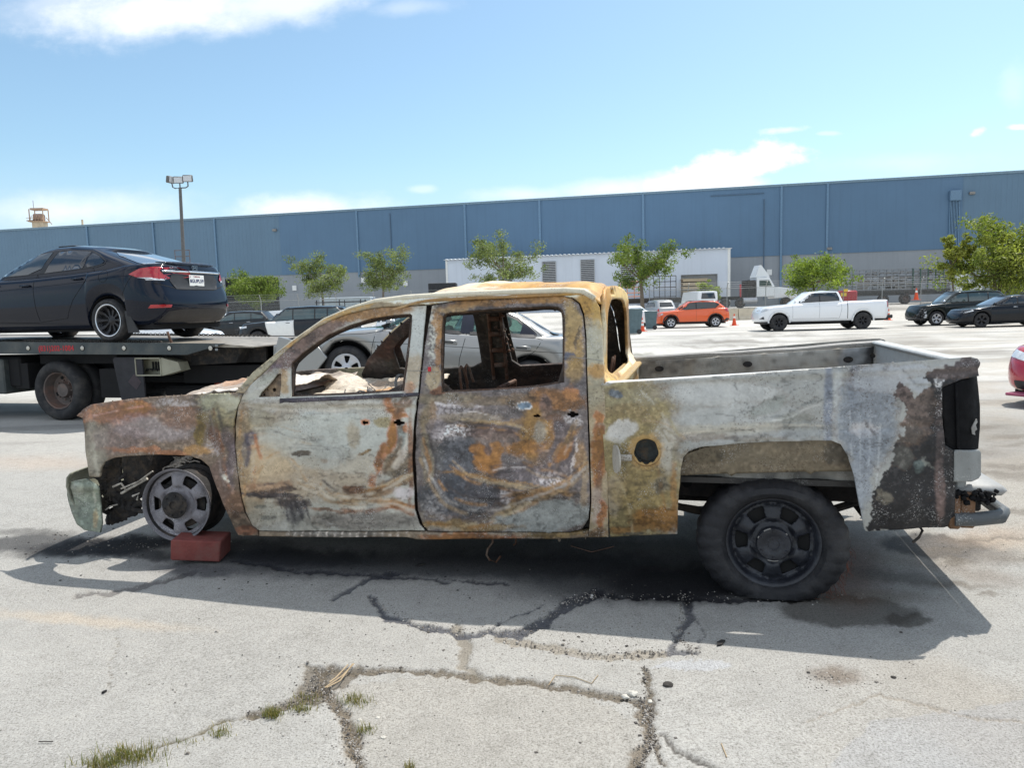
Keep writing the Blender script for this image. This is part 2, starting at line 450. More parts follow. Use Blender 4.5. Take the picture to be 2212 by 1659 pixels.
M_burn_in = burnt_mat('burnt_inner_steel', bump=.9, rough=.75, speck=.45)
GAIN = 1.42
def lin(rgb):
    c = np.asarray(rgb, float)/255.0
    return np.where(c <= .04045, c/12.92, ((c+.055)/1.055)**2.4)
STROKES = []
def strokes_for(X, Y, seed):
    return [q for q in STROKES if min(p[0] for p in q[0]) < X.max() and max(p[0] for p in q[0]) > X.min()]
def paint_px(X, Y, base, feats, warp=9.0, seed=0.0, swirl=1.0, gain=None, strokes=False):
    """blob painting in the plane of the panel; colours are those of paint, ash and rust"""
    wx = (fbm(X/52, Y/44, 4, 3+seed)-.5)*warp*2.6+(fbm(X/13, Y/11, 3, 31+seed)-.5)*warp*.9
    wy = (fbm(X/52, Y/44, 4, 11+seed)-.5)*warp*2.6+(fbm(X/13, Y/11, 3, 41+seed)-.5)*warp*.9
    C = np.tile(lin(base), (len(X), 1))
    rag = (fbm(X/7, Y/6, 4, 5+seed)-.5)
    for f in feats:
        x, y, rx, ry, rot, rgb, st = f[:7]; hard = f[7] if len(f) > 7 else .35; wk = f[8] if len(f) > 8 else 1.0
        a = X+wx*wk-x; b = Y+wy*wk-y; c, s = math.cos(R(rot)), math.sin(R(rot))
        d = np.sqrt(((a*c+b*s)/rx)**2+((b*c-a*s)/ry)**2)+rag*.55*min(1, 20/max(rx, ry)+.5)
        m_ = sst(1+hard, 1-hard*.6, d)*st
        if min(rgb) >= 140 and sum(base) < 330: m_ = m_*(.2+.95*sst(.38, .56, vnoise(X/3.3+seed*7, Y/3.0)))
        C = C*(1-m_[:, None])+lin(rgb)[None]*m_[:, None]
        if swirl and rx > 25:   # heat-tint contour lines around large marks
            band = np.exp(-((d-1.12)/.07)**2)*.25*swirl*st
            C = C*(1-band[:, None])+lin((104, 74, 44))[None]*band[:, None]
    # flowing tide lines
    g = fbm(X/75, Y/38, 4, 71+seed)*22+wx*.05
    ln = np.exp(-((g-np.round(g))/.09)**2)*.16*swirl*sst(.42, .6, fbm(X/90, Y/60, 3, 91+seed))
    C = C*(1-ln[:, None])+lin((96, 84, 66))[None]*ln[:, None]
    if strokes:
        sxw = X+wx*.25; syw = Y+wy*.25
        for pts, wd, rgb, st in strokes_for(X, Y, seed):
            pp = smooth_poly(pts, 2, closed=False); dm = np.full(len(X), 1e9)
            for (x1, y1), (x2, y2) in zip(pp[:-1], pp[1:]):
                ax_, ay_ = x2-x1, y2-y1; t = np.clip(((sxw-x1)*ax_+(syw-y1)*ay_)/(ax_*ax_+ay_*ay_+1e-9), 0, 1); dm = np.minimum(dm, np.hypot(sxw-x1-t*ax_, syw-y1-t*ay_))
            wv_ = wd*(.55+.9*fbm(X/28, Y/28, 3, wd+pts[0][0])); m_ = sst(wv_*1.7, wv_*.25, dm)*st*.82*sst(.30, .55, fbm(X/20, Y/20, 3, pts[0][1]))
            C = C*(1-m_[:, None])+lin(rgb)[None]*m_[:, None]
    lumc = (C*[.3, .55, .15]).sum(1); dkz = sst(.30, .12, lumc)
    # flaking: ragged darker scabs and paler ash at the scale of a few centimetres
    t1 = fbm(X/16+wx*.02, Y/9, 5, 113+seed); t2 = fbm(X/9, Y/8, 4, 213+seed); zone = fbm(X/120, Y/80, 3, 313+seed)
    C = C*(1-.42*sst(.50, .60, t1)*sst(.35, .65, zone)*(.12+.88*dkz))[:, None]
    ash_ = (.50*sst(.57, .65, t2)*sst(.62, .40, zone)*(.1+.9*dkz))[:, None]; C = C*(1-ash_)+np.minimum(C*1.7+.03, .6)*ash_
    rg = np.exp(-((np.abs(2*fbm(X/60+wx*.01, Y/30+wy*.01, 4, 413+seed)-1))/.035)**2)*.4*swirl; C = C*(1-rg[:, None]*sst(.40, .6, zone)[:, None])
    C = C*(1+(.10+.28*dkz)*(2*fbm(X/4, Y/4, 3, 13+seed)-1))[:, None]
    lum = (C*[.3, .55, .15]).sum(1, keepdims=True)
    C = (C*.92+lum*.08)*np.array([1.05, .985, .92])*(np.maximum(lum, .01)/.20)**.30
    C[:, 0] = np.minimum(C[:, 0], 2.15*C[:, 1]+.004)
    sat = (C[:, 0]-C[:, 2])/np.maximum(C[:, 0], .01); C = C*(1-.22*sst(.6, .9, sat))[:, None]*(1+.16*(2*fbm(X/45, Y/34, 4, 513+seed)-1))[:, None]
    C = np.clip(C*(gain or GAIN), 0, .8)
    return np.hstack([C, np.ones((len(C), 1))])
def panel(name, outer, holes=(), base=(140, 145, 140), feats=(), cab=True, extra=0.0, res=3.3, mt=None, thick=.012, seed=0.0, warp=9.0, dent=.008, disp=None, side='near', swirl=1.0, gain=None, parent=None, label=None):
    V, T = tri2d(outer, holes, res, int(seed))
    u, v, z = tl_side(V[:, 0], V[:, 1], cab, extra)
    v = v+(fbm(u*3.1, z*3.1, 3, 21+seed)-.5)*dent*4+(fbm(u*9, z*9, 3, 51+seed)-.5)*dent*1.4
    if disp is not None: v = v+disp(V[:, 0], V[:, 1], u, z)
    C = paint_px(V[:, 0], V[:, 1], base, feats, warp, seed, swirl, gain, strokes=(side == 'near' and seed in (1, 2, 3)))
    if side == 'far': v = TW-v
    o = mesh_raw(name, np.column_stack([u, v, z]), T if side == 'near' else T[:, ::-1], mt or M_burn, parent or truck, C, 180)
    o.data.set_sharp_from_angle(angle=R(55))
    # make every face look outwards
    me = o.data
    nn = np.array([p.normal.y for p in me.polygons[:50]]).mean()
    if (nn > 0 and side == 'near') or (nn < 0 and side == 'far'): me.flip_normals()
    if thick:
        md = o.modifiers.new('thickness', 'SOLIDIFY'); md.thickness = thick; md.offset = -1
    if label: o['label'] = label
    return o
def ell(x, y, rx, ry, n=14, rot=0):
    c, s = math.cos(R(rot)), math.sin(R(rot))
    return [(x+rx*math.cos(2*math.pi*i/n)*c-ry*math.sin(2*math.pi*i/n)*s, y+rx*math.cos(2*math.pi*i/n)*s+ry*math.sin(2*math.pi*i/n)*c) for i in range(n)]

OCH, RUS, TAN, PAL, DRK, ASH_, ORA = (152, 112, 58), (132, 84, 48), (148, 128, 98), (172, 168, 156), (74, 66, 66), (186, 184, 186), (172, 98, 36)
def st_(pts, w, c, k=.8): STROKES.append((pts, w, c, k))
def fam(pts, w, c, k, n, dx, dy):
    for i in range(n): st_([(x+dx*i, y+dy*i) for x, y in pts], w*(1-.12*i), c[i % len(c)], k)
# front door
fam([(739, 1100), (790, 1110), (847, 1092), (892, 1112)], 4.5, [RUS, PAL, OCH], .8, 3, -4, -8)
fam([(684, 1066), (715, 1088), (770, 1082), (828, 1066), (886, 1030)], 4, [TAN, PAL, OCH, DRK], .75, 4, 4, -9)
fam([(640, 1050), (700, 1072), (760, 1092), (840, 1094)], 2.5, [PAL, TAN], .6, 3, 0, -7)
fam([(535, 940), (583, 936), (630, 952), (672, 960)], 2.0, [TAN, DRK, PAL], .5, 4, 2, -7)
fam([(634, 959), (684, 966), (731, 966), (743, 980), (738, 1000)], 1.8, [(124, 124, 122)], .6, 2, -6, 6)
fam([(560, 1020), (578, 985), (610, 975), (640, 1000), (660, 1040)], 2.2, [OCH, (160, 150, 130)], .6, 2, 5, 7)
fam([(530, 868), (600, 882), (720, 880), (830, 874)], 2.4, [(120, 116, 104), PAL], .45, 3, 0, 7)
st_([(836, 866), (848, 901), (850, 940), (842, 967), (822, 990), (806, 1024), (800, 1046)], 7, ORA, .85); st_([(848, 870), (862, 905), (866, 950), (852, 990), (828, 1020)], 6, (104, 82, 58), .75)
st_([(858, 980), (874, 955), (884, 960)], 3, PAL, .8); st_([(846, 1010), (866, 985), (880, 985)], 3.5, PAL, .6); st_([(820, 1035), (850, 1025), (880, 1000), (888, 960)], 4, (96, 82, 66), .7)
st_([(520, 890), (514, 950), (518, 1010), (530, 1070)], 3, OCH, .6); st_([(548, 940), (556, 975), (566, 990), (552, 1010), (546, 1060)], 3.4, ORA, .75); st_([(528, 940), (540, 975), (530, 1005)], 5, (70, 68, 84), .8)
st_([(560, 1048), (610, 1042), (628, 1056), (622, 1070)], 2, DRK, .9); fam([(536, 1064), (580, 1066), (620, 1074), (668, 1084)], 3.5, [DRK, (56, 52, 54)], .9, 2, 4, 8)
for i_ in range(16): st_([(604+i_*4.2, 1080+(i_ % 3)*3), (609+i_*4.4, 1100+(i_*7) % 26)], 1.7, (58, 56, 62), .9)
# rear door
fam([(906, 990), (925, 1045), (964, 1100), (1041, 1116), (1100, 1106), (1158, 1082), (1216, 1062), (1259, 1022)], 4, [TAN, (150, 148, 146), OCH, DRK], .75, 4, 4, -11)
fam([(972, 1006), (1003, 1037), (1041, 1048), (1100, 1058), (1150, 1072)], 3, [OCH, TAN, DRK], .7, 3, 5, -9)
fam([(925, 1130), (1003, 1140), (1061, 1134), (1119, 1106), (1160, 1086)], 4.5, [OCH, (150, 140, 116), (112, 98, 74)], .75, 3, 2, -7)
fam([(999, 906), (1061, 912), (1119, 918), (1140, 930)], 2.6, [(160, 142, 104), DRK, OCH], .7, 3, -6, 7)
fam([(909, 930), (921, 975), (929, 1005), (924, 1040)], 3, [OCH, (130, 122, 100), DRK], .7, 3, 6, -4)
st_([(1255, 925), (1218, 950), (1196, 985), (1188, 1004)], 5, OCH, .85); st_([(1240, 915), (1228, 960), (1208, 1000), (1204, 1030)], 2.6, (88, 78, 74), .8)
st_([(1226, 962), (1216, 985), (1222, 1015), (1238, 1020), (1252, 1000), (1250, 970), (1236, 958), (1226, 962)], 2.4, (140, 130, 120), .6)
fam([(1130, 1000), (1160, 1016), (1200, 1016), (1232, 1035), (1222, 1062)], 3.2, [OCH, DRK, TAN], .6, 3, 4, 8)
st_([(1125, 960), (1110, 978), (1136, 988), (1174, 978), (1194, 950), (1190, 915)], 5.5, OCH, .9); st_([(1034, 962), (1044, 990), (1058, 1018), (1072, 990), (1076, 966)], 6, (160, 112, 52), .8)
fam([(940, 870), (975, 878), (1010, 872), (1040, 880)], 1.8, [ASH_, DRK], .7, 3, 6, 8)
fam([(1060, 1010), (1090, 1000), (1140, 1004)], 2.4, [(70, 68, 78), ASH_], .6, 3, 3, 8)
# bed side
fam([(1468, 938), (1580, 926), (1685, 918), (1780, 920)], 2.2, [PAL, (122, 122, 116)], .7, 2, 0, 6); st_([(1650, 905), (1706, 896), (1731, 874), (1762, 866), (1786, 862)], 3, (112, 120, 122), .8); st_([(1655, 912), (1712, 903), (1738, 882), (1790, 870)], 2, (186, 190, 190), .6)
fam([(1400, 842), (1440, 880), (1452, 920), (1470, 944)], 3, [(142, 134, 96), (168, 168, 156), (120, 112, 84)], .6, 3, -12, 4); fam([(1380, 905), (1430, 912), (1462, 930), (1480, 948)], 2.4, [TAN, (120, 110, 84)], .6, 2, -4, 8)
fam([(1320, 1020), (1350, 1060), (1362, 1110), (1366, 1150)], 2.4, [(160, 150, 120), (112, 96, 60)], .6, 2, 10, 0); st_([(1420, 1000), (1430, 1060), (1440, 1120)], 4, OCH, .6)
for i_ in range(9): st_([(1760+i_*9, 920+(i_*5) % 9), (1761+i_*9, 948)], 1.3, (96, 104, 116), .6)
for i_ in range(7): st_([(1836+i_*11, 880+(i_*31) % 50), (1840+i_*9, 1000+(i_*17) % 60)], 1.6, ((168, 176, 184), (108, 116, 126))[i_ % 2], .5)
# fender
fam([(200, 900), (260, 884), (340, 876), (430, 872)], 2.2, [(150, 144, 144), RUS], .4, 2, 4, 8); fam([(470, 880), (486, 930), (492, 990), (504, 1050)], 3, [DRK, RUS, (120, 112, 110)], .6, 3, -9, 4)
st_([(200, 960), (204, 1000), (210, 1025)], 5, (150, 150, 138), .7); st_([(430, 900), (436, 930), (430, 960)], 8, (116, 96, 46), .85)
# --- fender
FEND = [(166, 898), (180, 884), (197, 874), (228, 869), (285, 861), (346, 856), (430, 851), (508, 849), (524, 850), (511, 881), (505, 922), (506, 965), (511, 1009), (516, 1052), (528, 1108), (544, 1135), (557, 1146), (557, 1158), (514, 1157),
        (508, 1145), (483, 1090), (464, 1040), (452, 1009), (433, 992), (408, 985), (346, 982), (278, 985), (247, 989), (225, 998), (217, 1012), (214, 1031), (191, 1031), (187, 1000), (183, 972), (180, 903)]
F_fend = [(205, 960, 24, 70, 0, (126, 124, 112), .8), (250, 895, 75, 22, -5, (140, 88, 52), .85), (300, 882, 30, 12, 0, (172, 98, 42), .8), (210, 890, 20, 14, 0, (165, 95, 50), .7),
          (330, 925, 85, 24, 4, (136, 130, 134), .65), (260, 950, 60, 30, 0, (116, 100, 100), .5), (395, 900, 40, 24, 0, (120, 86, 62), .6), (380, 870, 40, 7, 0, (150, 145, 145), .6),
          (478, 872, 48, 26, 4, (136, 136, 112), .95), (490, 900, 26, 30, 0, (132, 124, 92), .8), (500, 870, 24, 16, 0, (148, 148, 130), .7), (434, 928, 12, 36, 6, (116, 98, 46), .95, .2), (455, 900, 14, 10, 0, (122, 108, 70), .7),
          (330, 974, 90, 7, 2, (150, 98, 62), .8), (425, 972, 24, 12, 0, (158, 122, 72), .85), (470, 945, 12, 26, 0, (96, 66, 50), .85), (495, 955, 10, 34, 0, (86, 74, 78), .7), (455, 965, 10, 16, 0, (150, 146, 150), .5),
          (480, 1040, 24, 50, 0, (102, 82, 74), .8), (500, 1000, 12, 40, 0, (96, 86, 92), .7), (505, 1090, 18, 26, 0, (112, 84, 64), .7), (530, 1145, 26, 12, 0, (124, 80, 56), .8), (490, 1030, 8, 5, 0, (190, 190, 180), .7)]
def lip(X, Y, u, z):   # rounded top edge of the wing, crease below it
    return -.006*np.exp(-((Y-905)/12)**2)
fender = panel('front_fender', FEND, (), (108, 94, 80), F_fend, seed=1, disp=lip, dent=.006)
# --- front door
DOORF = [(526, 850), (536, 838), (546, 827), (578, 800), (592, 785), (630, 749), (660, 727), (686, 708), (720, 691), (755, 678), (790, 670), (825, 665), (895, 661), (920, 660), (912, 750), (902, 855), (897, 890), (893, 928), (889, 986), (892, 1045), (896, 1103), (907, 1134), (918, 1146),
         (740, 1147), (562, 1146), (546, 1134), (531, 1103), (514, 1025), (508, 965), (508, 922), (514, 881)]
WINF = [(628, 857), (629, 820), (630, 785), (653, 762), (674, 746), (709, 722), (755, 701), (802, 687), (849, 680), (885, 677), (890, 681), (888, 720), (880, 790), (872, 845), (750, 853)]
MIRR = [(558, 858), (563, 848), (585, 826), (600, 808), (608, 806), (608, 830), (604, 857)]
HOLE1 = [(782, 911), (787, 909), (788, 911), (794, 911), (795, 916), (788, 916), (787, 920), (782, 916)]
HOLE2 = [(849, 910), (855, 910), (856, 906), (865, 906), (866, 910), (875, 911), (875, 916), (866, 917), (865, 920), (856, 920), (855, 917), (849, 916)]
F_df = [(521, 980, 20, 140, 0, (116, 98, 70), .9), (541, 947, 13, 20, 0, (82, 76, 90), .9), (529, 978, 9, 30, 0, (62, 66, 84), .9), (552, 968, 16, 6, 0, (160, 98, 40), .8), (556, 1010, 7, 28, 0, (146, 98, 52), .8),
        (600, 1010, 90, 70, 0, (158, 142, 114), .55), (540, 1080, 30, 60, 0, (140, 116, 80), .6), (760, 1010, 50, 40, 0, (156, 144, 122), .4), (585, 1006, 45, 48, 0, (160, 142, 112), .7), (614, 900, 34, 20, 10, (142, 126, 100), .6), (560, 905, 30, 26, 30, (130, 122, 98), .7), (669, 905, 20, 5, 0, (104, 98, 78), .7), (700, 940, 130, 50, 0, (152, 160, 158), .6), (690, 985, 60, 30, 0, (140, 146, 144), .5),
        (651, 980, 20, 6, 0, (84, 76, 66), .95, .2, .3), (697, 996, 10, 6, 0, (126, 112, 96), .6), (760, 940, 14, 22, 0, (138, 124, 98), .6), (785, 977, 16, 4, -28, (118, 96, 58), .9, .25, .4),
        (690, 1052, 140, 30, 2, (144, 130, 110), .6), (620, 1125, 120, 22, 0, (128, 128, 122), .7), (800, 1128, 110, 18, 0, (112, 108, 104), .7),
        (578, 1054, 52, 14, 0, (138, 112, 88), .85, .2), (585, 1072, 62, 6, 3, (62, 56, 58), .95, .2), (632, 1090, 34, 10, 6, (78, 68, 66), .85, .25), (640, 1108, 22, 20, 20, (70, 70, 76), .6), (600, 1060, 40, 5, 0, (70, 58, 54), .8),
        (564, 1096, 14, 4, 0, (84, 90, 88), .9, .2, .2), (581, 1118, 18, 5, 0, (74, 80, 82), .9, .2, .2), (570, 1108, 36, 22, 0, (136, 134, 120), .4),
        (849, 880, 22, 16, 0, (128, 88, 46), .9), (866, 872, 26, 10, -20, (110, 82, 60), .8), (861, 900, 16, 7, 0, (186, 100, 30), .9), (846, 940, 11, 28, 6, (178, 100, 32), .9, .3, .5), (834, 968, 16, 12, 0, (164, 98, 38), .85, .3, .6), (818, 994, 9, 26, 14, (150, 94, 42), .8),
        (865, 942, 9, 30, 0, (104, 112, 112), .85, .3, .4), (874, 926, 5, 10, 0, (176, 96, 36), .8), (858, 1004, 30, 28, 0, (116, 102, 80), .85), (862, 990, 6, 26, 24, (170, 164, 158), .55), (886, 995, 6, 90, 0, (120, 78, 46), .8, .4, .3),
        (826, 913, 19, 12, 0, (132, 124, 92), .9, .15, .15), (789, 913, 9, 7, 0, (196, 106, 50), .85, .3, .2),
        (762, 1060, 20, 8, 0, (110, 74, 50), .85), (790, 1070, 56, 10, -14, (132, 104, 74), .8), (850, 1035, 48, 6, -14, (164, 146, 118), .8), (835, 1046, 50, 5, -14, (120, 88, 52), .8), (871, 1064, 24, 15, 0, (172, 168, 172), .8, .4), (850, 1092, 58, 7, 10, (156, 104, 58), .85), (800, 1084, 60, 5, -6, (150, 136, 112), .6), (725, 1104, 60, 3, 2, (122, 86, 60), .7),
        (540, 860, 30, 10, -20, (150, 150, 138), .6), (700, 878, 170, 9, -1, (152, 150, 142), .6), (700, 866, 190, 4, -1, (116, 108, 96), .6),
        (620, 768, 60, 22, -38, (104, 86, 80), .95), (700, 708, 80, 20, -28, (108, 88, 78), .95), (800, 675, 90, 16, -6, (138, 104, 60), .95), (600, 795, 14, 14, 0, (96, 84, 96), .8), (612, 822, 12, 30, 0, (146, 116, 66), .7), (580, 815, 30, 12, -40, (138, 142, 132), .7),
        (905, 720, 20, 50, 0, (154, 160, 158), .95), (893, 800, 16, 40, 0, (146, 134, 112), .8), (886, 838, 12, 14, 0, (150, 100, 60), .6)]
def dd(X, Y, u, z):
    d = .010*np.exp(-(((X-826)/20)**2+((Y-913)/13)**2)**2)                     # handle recess
    d += .012*np.exp(-(((X-846)/60)**2+((Y-1030)/40)**2))+.014*np.sin((X+Y*2.2)/38)*np.exp(-(((X-800)/90)**2+((Y-1070)/40)**2))*.6
    d += -.014*np.exp(-((Y-871)/7)**2)*(X > 540)*(X < 900)+.010*np.exp(-((Y-884)/8)**2)*(X > 540)*(X < 900)                  # shoulder under the window
    d += .006*np.exp(-((Y-1098)/10)**2)
    return d
door_f = panel('front_door', DOORF, (WINF, MIRR, HOLE1, HOLE2), (153, 155, 149), F_df, seed=2, disp=dd)
# mirror triangle plate, set back
panel('mirror_plate', [(556, 860), (562, 846), (585, 824), (602, 804), (612, 804), (611, 860)], (ell(592, 842, 4, 4, 10), ell(569, 853, 3, 3, 8), ell(577, 842, 1.6, 3.5, 8)), (96, 82, 66), [(590, 840, 14, 14, 0, (120, 100, 74), .7)], seed=31, extra=.018, res=2.5, thick=.006, parent=door_f)
# black belt strip
panel('window_seal', [(604, 861), (750, 856), (904, 848), (903, 855), (750, 864), (604, 871)], (), (66, 62, 74), [(680, 864, 30, 5, 0, (92, 86, 98), .5)], seed=32, extra=-.012, res=4, thick=.03, dent=0.0, parent=door_f)
# inner lips of the window opening
def frame_strip(name, poly, w, extra, base, parent, seed, mt=None):
    P = np.array(poly); c = P.mean(0); inner = [tuple(p+(c-p)/max(1e-6, np.linalg.norm(c-p))*w) for p in P]
    outer = [tuple(p-(c-p)/max(1e-6, np.linalg.norm(c-p))*2.0) for p in P]
    return panel(name, outer, (inner,), base, [], seed=seed, extra=extra, res=3.0, thick=.02, mt=mt or M_burn_in, parent=parent, dent=.004)
frame_strip('window_channel', WINF, 3.2, .022, (80, 62, 50), door_f, 33)
# --- rear door
DOORR = [(932, 660), (980, 651), (1060, 643), (1142, 639), (1205, 638), (1235, 645), (1250, 656), (1259, 680), (1264, 730), (1267, 839), (1270, 928), (1273, 1021), (1275, 1083), (1271, 1122), (1257, 1143), (1230, 1150), (1080, 1149), (926, 1148), (914, 1134), (903, 1103), (899, 1045), (896, 986), (899, 928), (907, 855), (918, 755)]
WINR = [(953, 848), (952, 760), (955, 684), (962, 676), (1020, 670), (1100, 664), (1190, 661), (1205, 662), (1216, 670), (1220, 690), (1219, 826), (1180, 833), (1142, 838), (1047, 844)]
HOLE3 = [(1151, 897), (1157, 897), (1158, 895), (1163, 895), (1164, 898), (1167, 898), (1167, 901), (1163, 902), (1158, 902), (1152, 901)]
HOLE4 = [(1224, 892), (1231, 892), (1232, 889), (1241, 889), (1242, 892), (1250, 892), (1250, 898), (1242, 899), (1241, 902), (1232, 902), (1231, 899), (1224, 898)]
F_dr = [(964, 862, 70, 12, 0, (116, 106, 86), .8), (972, 886, 60, 16, 0, (150, 146, 150), .75), (1014, 902, 66, 10, 0, (134, 124, 108), .7), (925, 900, 14, 30, 10, (126, 100, 62), .7), (917, 985, 9, 130, 0, (112, 104, 84), .7, .5), (1050, 870, 60, 10, -4, (120, 104, 78), .6),
        (1061, 936, 66, 14, 4, (104, 84, 78), .8), (1075, 915, 70, 5, -3, (140, 112, 70), .7), (975, 937, 36, 17, 0, (196, 193, 197), .9, .5), (940, 925, 22, 20, 0, (128, 124, 132), .6), (1075, 955, 40, 16, 0, (126, 112, 104), .5),
        (991, 992, 58, 46, 0, (84, 89, 98), .85), (935, 985, 20, 40, 0, (92, 92, 92), .6), (983, 1070, 84, 44, 4, (64, 70, 80), .9), (1060, 1060, 50, 26, 0, (84, 84, 92), .7), (940, 1090, 22, 34, 0, (140, 140, 142), .45), (1000, 1090, 50, 14, 0, (140, 142, 146), .35), (1095, 1072, 14, 14, 0, (158, 156, 160), .7),
        (1158, 936, 32, 64, 0, (150, 116, 58), .9, .3, .8), (1136, 966, 48, 15, -6, (156, 110, 50), .9, .3, .7), (1166, 934, 13, 22, 0, (128, 124, 114), .85, .35, .5), (1197, 864, 62, 24, 0, (152, 106, 52), .85), (1120, 862, 40, 12, 0, (122, 100, 70), .6), (1235, 846, 18, 14, 0, (176, 118, 66), .7),
        (1178, 880, 14, 30, 0, (98, 86, 88), .7), (1131, 878, 17, 10, 0, (188, 188, 184), .95, .12, .25), (1131, 878, 14, 7.5, 0, (96, 118, 138), .97, .12, .25),
        (1204, 902, 25, 15, 0, (98, 86, 78), .9, .15, .2), (1200, 908, 20, 8, 0, (122, 88, 66), .5), (1236, 906, 18, 12, 0, (164, 162, 164), .75), (1215, 945, 26, 30, 0, (92, 82, 84), .7), (1222, 960, 7, 50, 24, (140, 114, 72), .8, .35, .6),
        (1053, 1000, 30, 26, 0, (166, 116, 54), .95, .22, .5), (1034, 972, 20, 10, 0, (158, 110, 54), .9, .25, .5), (1072, 972, 14, 16, 0, (158, 112, 56), .85, .25, .5), (1056, 974, 8, 10, 0, (88, 78, 80), .8, .25, .4),
        (1200, 990, 46, 36, 0, (96, 88, 92), .7), (1216, 978, 24, 10, -50, (158, 108, 52), .85, .3, .6), (1250, 990, 14, 34, 0, (140, 112, 78), .85), (1238, 985, 4, 40, 10, (180, 176, 176), .6), (1262, 1040, 8, 60, 0, (150, 132, 104), .6),
        (1080, 1040, 120, 5, 10, (146, 112, 62), .8), (1120, 1052, 90, 5, 8, (160, 144, 110), .5), (1165, 1068, 66, 8, -4, (140, 108, 66), .8), (1205, 1048, 30, 8, -30, (146, 116, 72), .7), (1185, 1034, 32, 17, 0, (184, 178, 180), .8, .5), (1130, 1022, 60, 16, 0, (96, 88, 94), .6),
        (1180, 1116, 108, 34, -6, (130, 137, 138), .92, .25), (1110, 1095, 34, 10, -14, (140, 120, 80), .7), (1130, 1096, 24, 6, -20, (188, 186, 182), .6), (1000, 1136, 110, 9, 0, (134, 112, 70), .8), (960, 1144, 40, 5, 0, (150, 146, 132), .5),
        (933, 720, 12, 60, 0, (158, 160, 152), .9), (944, 760, 6, 60, 0, (150, 110, 64), .8), (935, 820, 14, 24, 0, (156, 142, 112), .8), (942, 846, 14, 8, 0, (128, 76, 46), .9), (1000, 660, 60, 7, -6, (150, 126, 84), .8), (1100, 652, 120, 8, -2, (142, 106, 60), .85), (1190, 648, 60, 10, 0, (156, 118, 62), .8), (945, 700, 12, 30, 0, (160, 118, 58), .7),
        (1236, 700, 18, 46, 0, (152, 130, 84), .95), (1243, 760, 20, 40, 0, (150, 124, 74), .9), (1232, 772, 14, 10, 0, (74, 84, 104), .9, .2, .5), (1248, 735, 4, 26, 0, (86, 76, 62), .8), (1244, 800, 18, 24, 0, (140, 116, 70), .8), (1060, 674, 90, 3, -3, (84, 64, 50), .7)]
def dr(X, Y, u, z):
    d = .012*np.exp(-(((X-1204)/24)**2+((Y-902)/15)**2)**2)
    d += .018*np.exp(-(((X-1000)/90)**2+((Y-1020)/60)**2))-.012*np.exp(-(((X-1160)/60)**2+((Y-1060)/20)**2))
    d += .012*np.sin((Y-X*.25)/14)*np.exp(-(((X-1120)/120)**2+((Y-1060)/40)**2))*.6
    return d
door_r = panel('rear_door', DOORR, (WINR, HOLE3, HOLE4), (104, 98, 98), F_dr, seed=3, disp=dr, dent=.008)
frame_strip('window_channel', WINR, 3.0, .022, (84, 64, 48), door_r, 34)
# --- cab side: A pillar, roof rail, C pillar, one pressing
CABS = [(506, 849), (546, 804), (592, 767), (630, 737), (662, 715), (709, 685), (755, 667), (802, 655), (816, 650), (880, 644), (1000, 637), (1120, 632), (1223, 629), (1262, 630), (1284, 642), (1294, 662), (1302, 720), (1305, 818), (1309, 920), (1312, 1040), (1314, 1160), (1272, 1161),
        (1278, 1083), (1276, 1021), (1273, 928), (1270, 839), (1267, 730), (1262, 678), (1253, 654), (1237, 642), (1205, 635), (1142, 636), (1060, 640), (980, 648), (926, 656), (895, 658), (825, 662), (790, 667), (755, 675), (720, 688), (686, 705), (660, 724), (630, 746), (592, 782), (546, 824), (528, 846), (524, 849)]
F_cs = [(560, 800, 60, 10, -38, (142, 138, 116), .9), (620, 745, 30, 6, -38, (176, 136, 70), .8), (760, 668, 80, 6, -18, (170, 138, 78), .8), (900, 650, 90, 6, 0, (206, 200, 180), .9), (1100, 640, 150, 6, 0, (212, 205, 184), .9), (1262, 660, 20, 26, 0, (172, 134, 58), .95), (1288, 690, 10, 40, 0, (176, 144, 72), .9),
        (1284, 760, 22, 60, 0, (146, 146, 130), .9), (1286, 800, 16, 16, 0, (166, 124, 52), .8), (1288, 850, 18, 30, 0, (136, 132, 112), .8), (1294, 930, 12, 20, 0, (118, 96, 84), .9), (1296, 900, 12, 10, 0, (180, 98, 40), .8), (1294, 980, 16, 60, 0, (160, 100, 40), .95), (1298, 1040, 6, 60, 0, (104, 80, 66), .6),
        (1292, 1090, 14, 40, 0, (150, 138, 130), .7), (1300, 1110, 8, 30, 0, (176, 94, 36), .8), (1294, 1150, 20, 10, 0, (110, 86, 60), .8)]
panel('cab_side', CABS, (), (140, 128, 104), F_cs, seed=4, thick=.03, res=3.4, extra=-.004)
# --- rocker
ROCK = [(559, 1149), (740, 1150), (926, 1151), (1080, 1152), (1230, 1153), (1270, 1150), (1272, 1163), (1180, 1165), (1020, 1163), (900, 1166), (880, 1161), (740, 1161), (559, 1159)]
panel('rocker_panel', ROCK, (), (122, 110, 94), [(720, 1155, 100, 10, 0, (118, 116, 112), .7), (1000, 1158, 80, 8, 0, (156, 94, 46), .9), (1080, 1160, 50, 6, 0, (140, 86, 50), .8), (1200, 1158, 60, 8, 0, (128, 106, 60), .8)]+[(620+i*17, 1156, 2.2, 8, 8, (178, 172, 164), .7, .4, .2) for i in range(16)], seed=5, res=3.4, thick=.04)
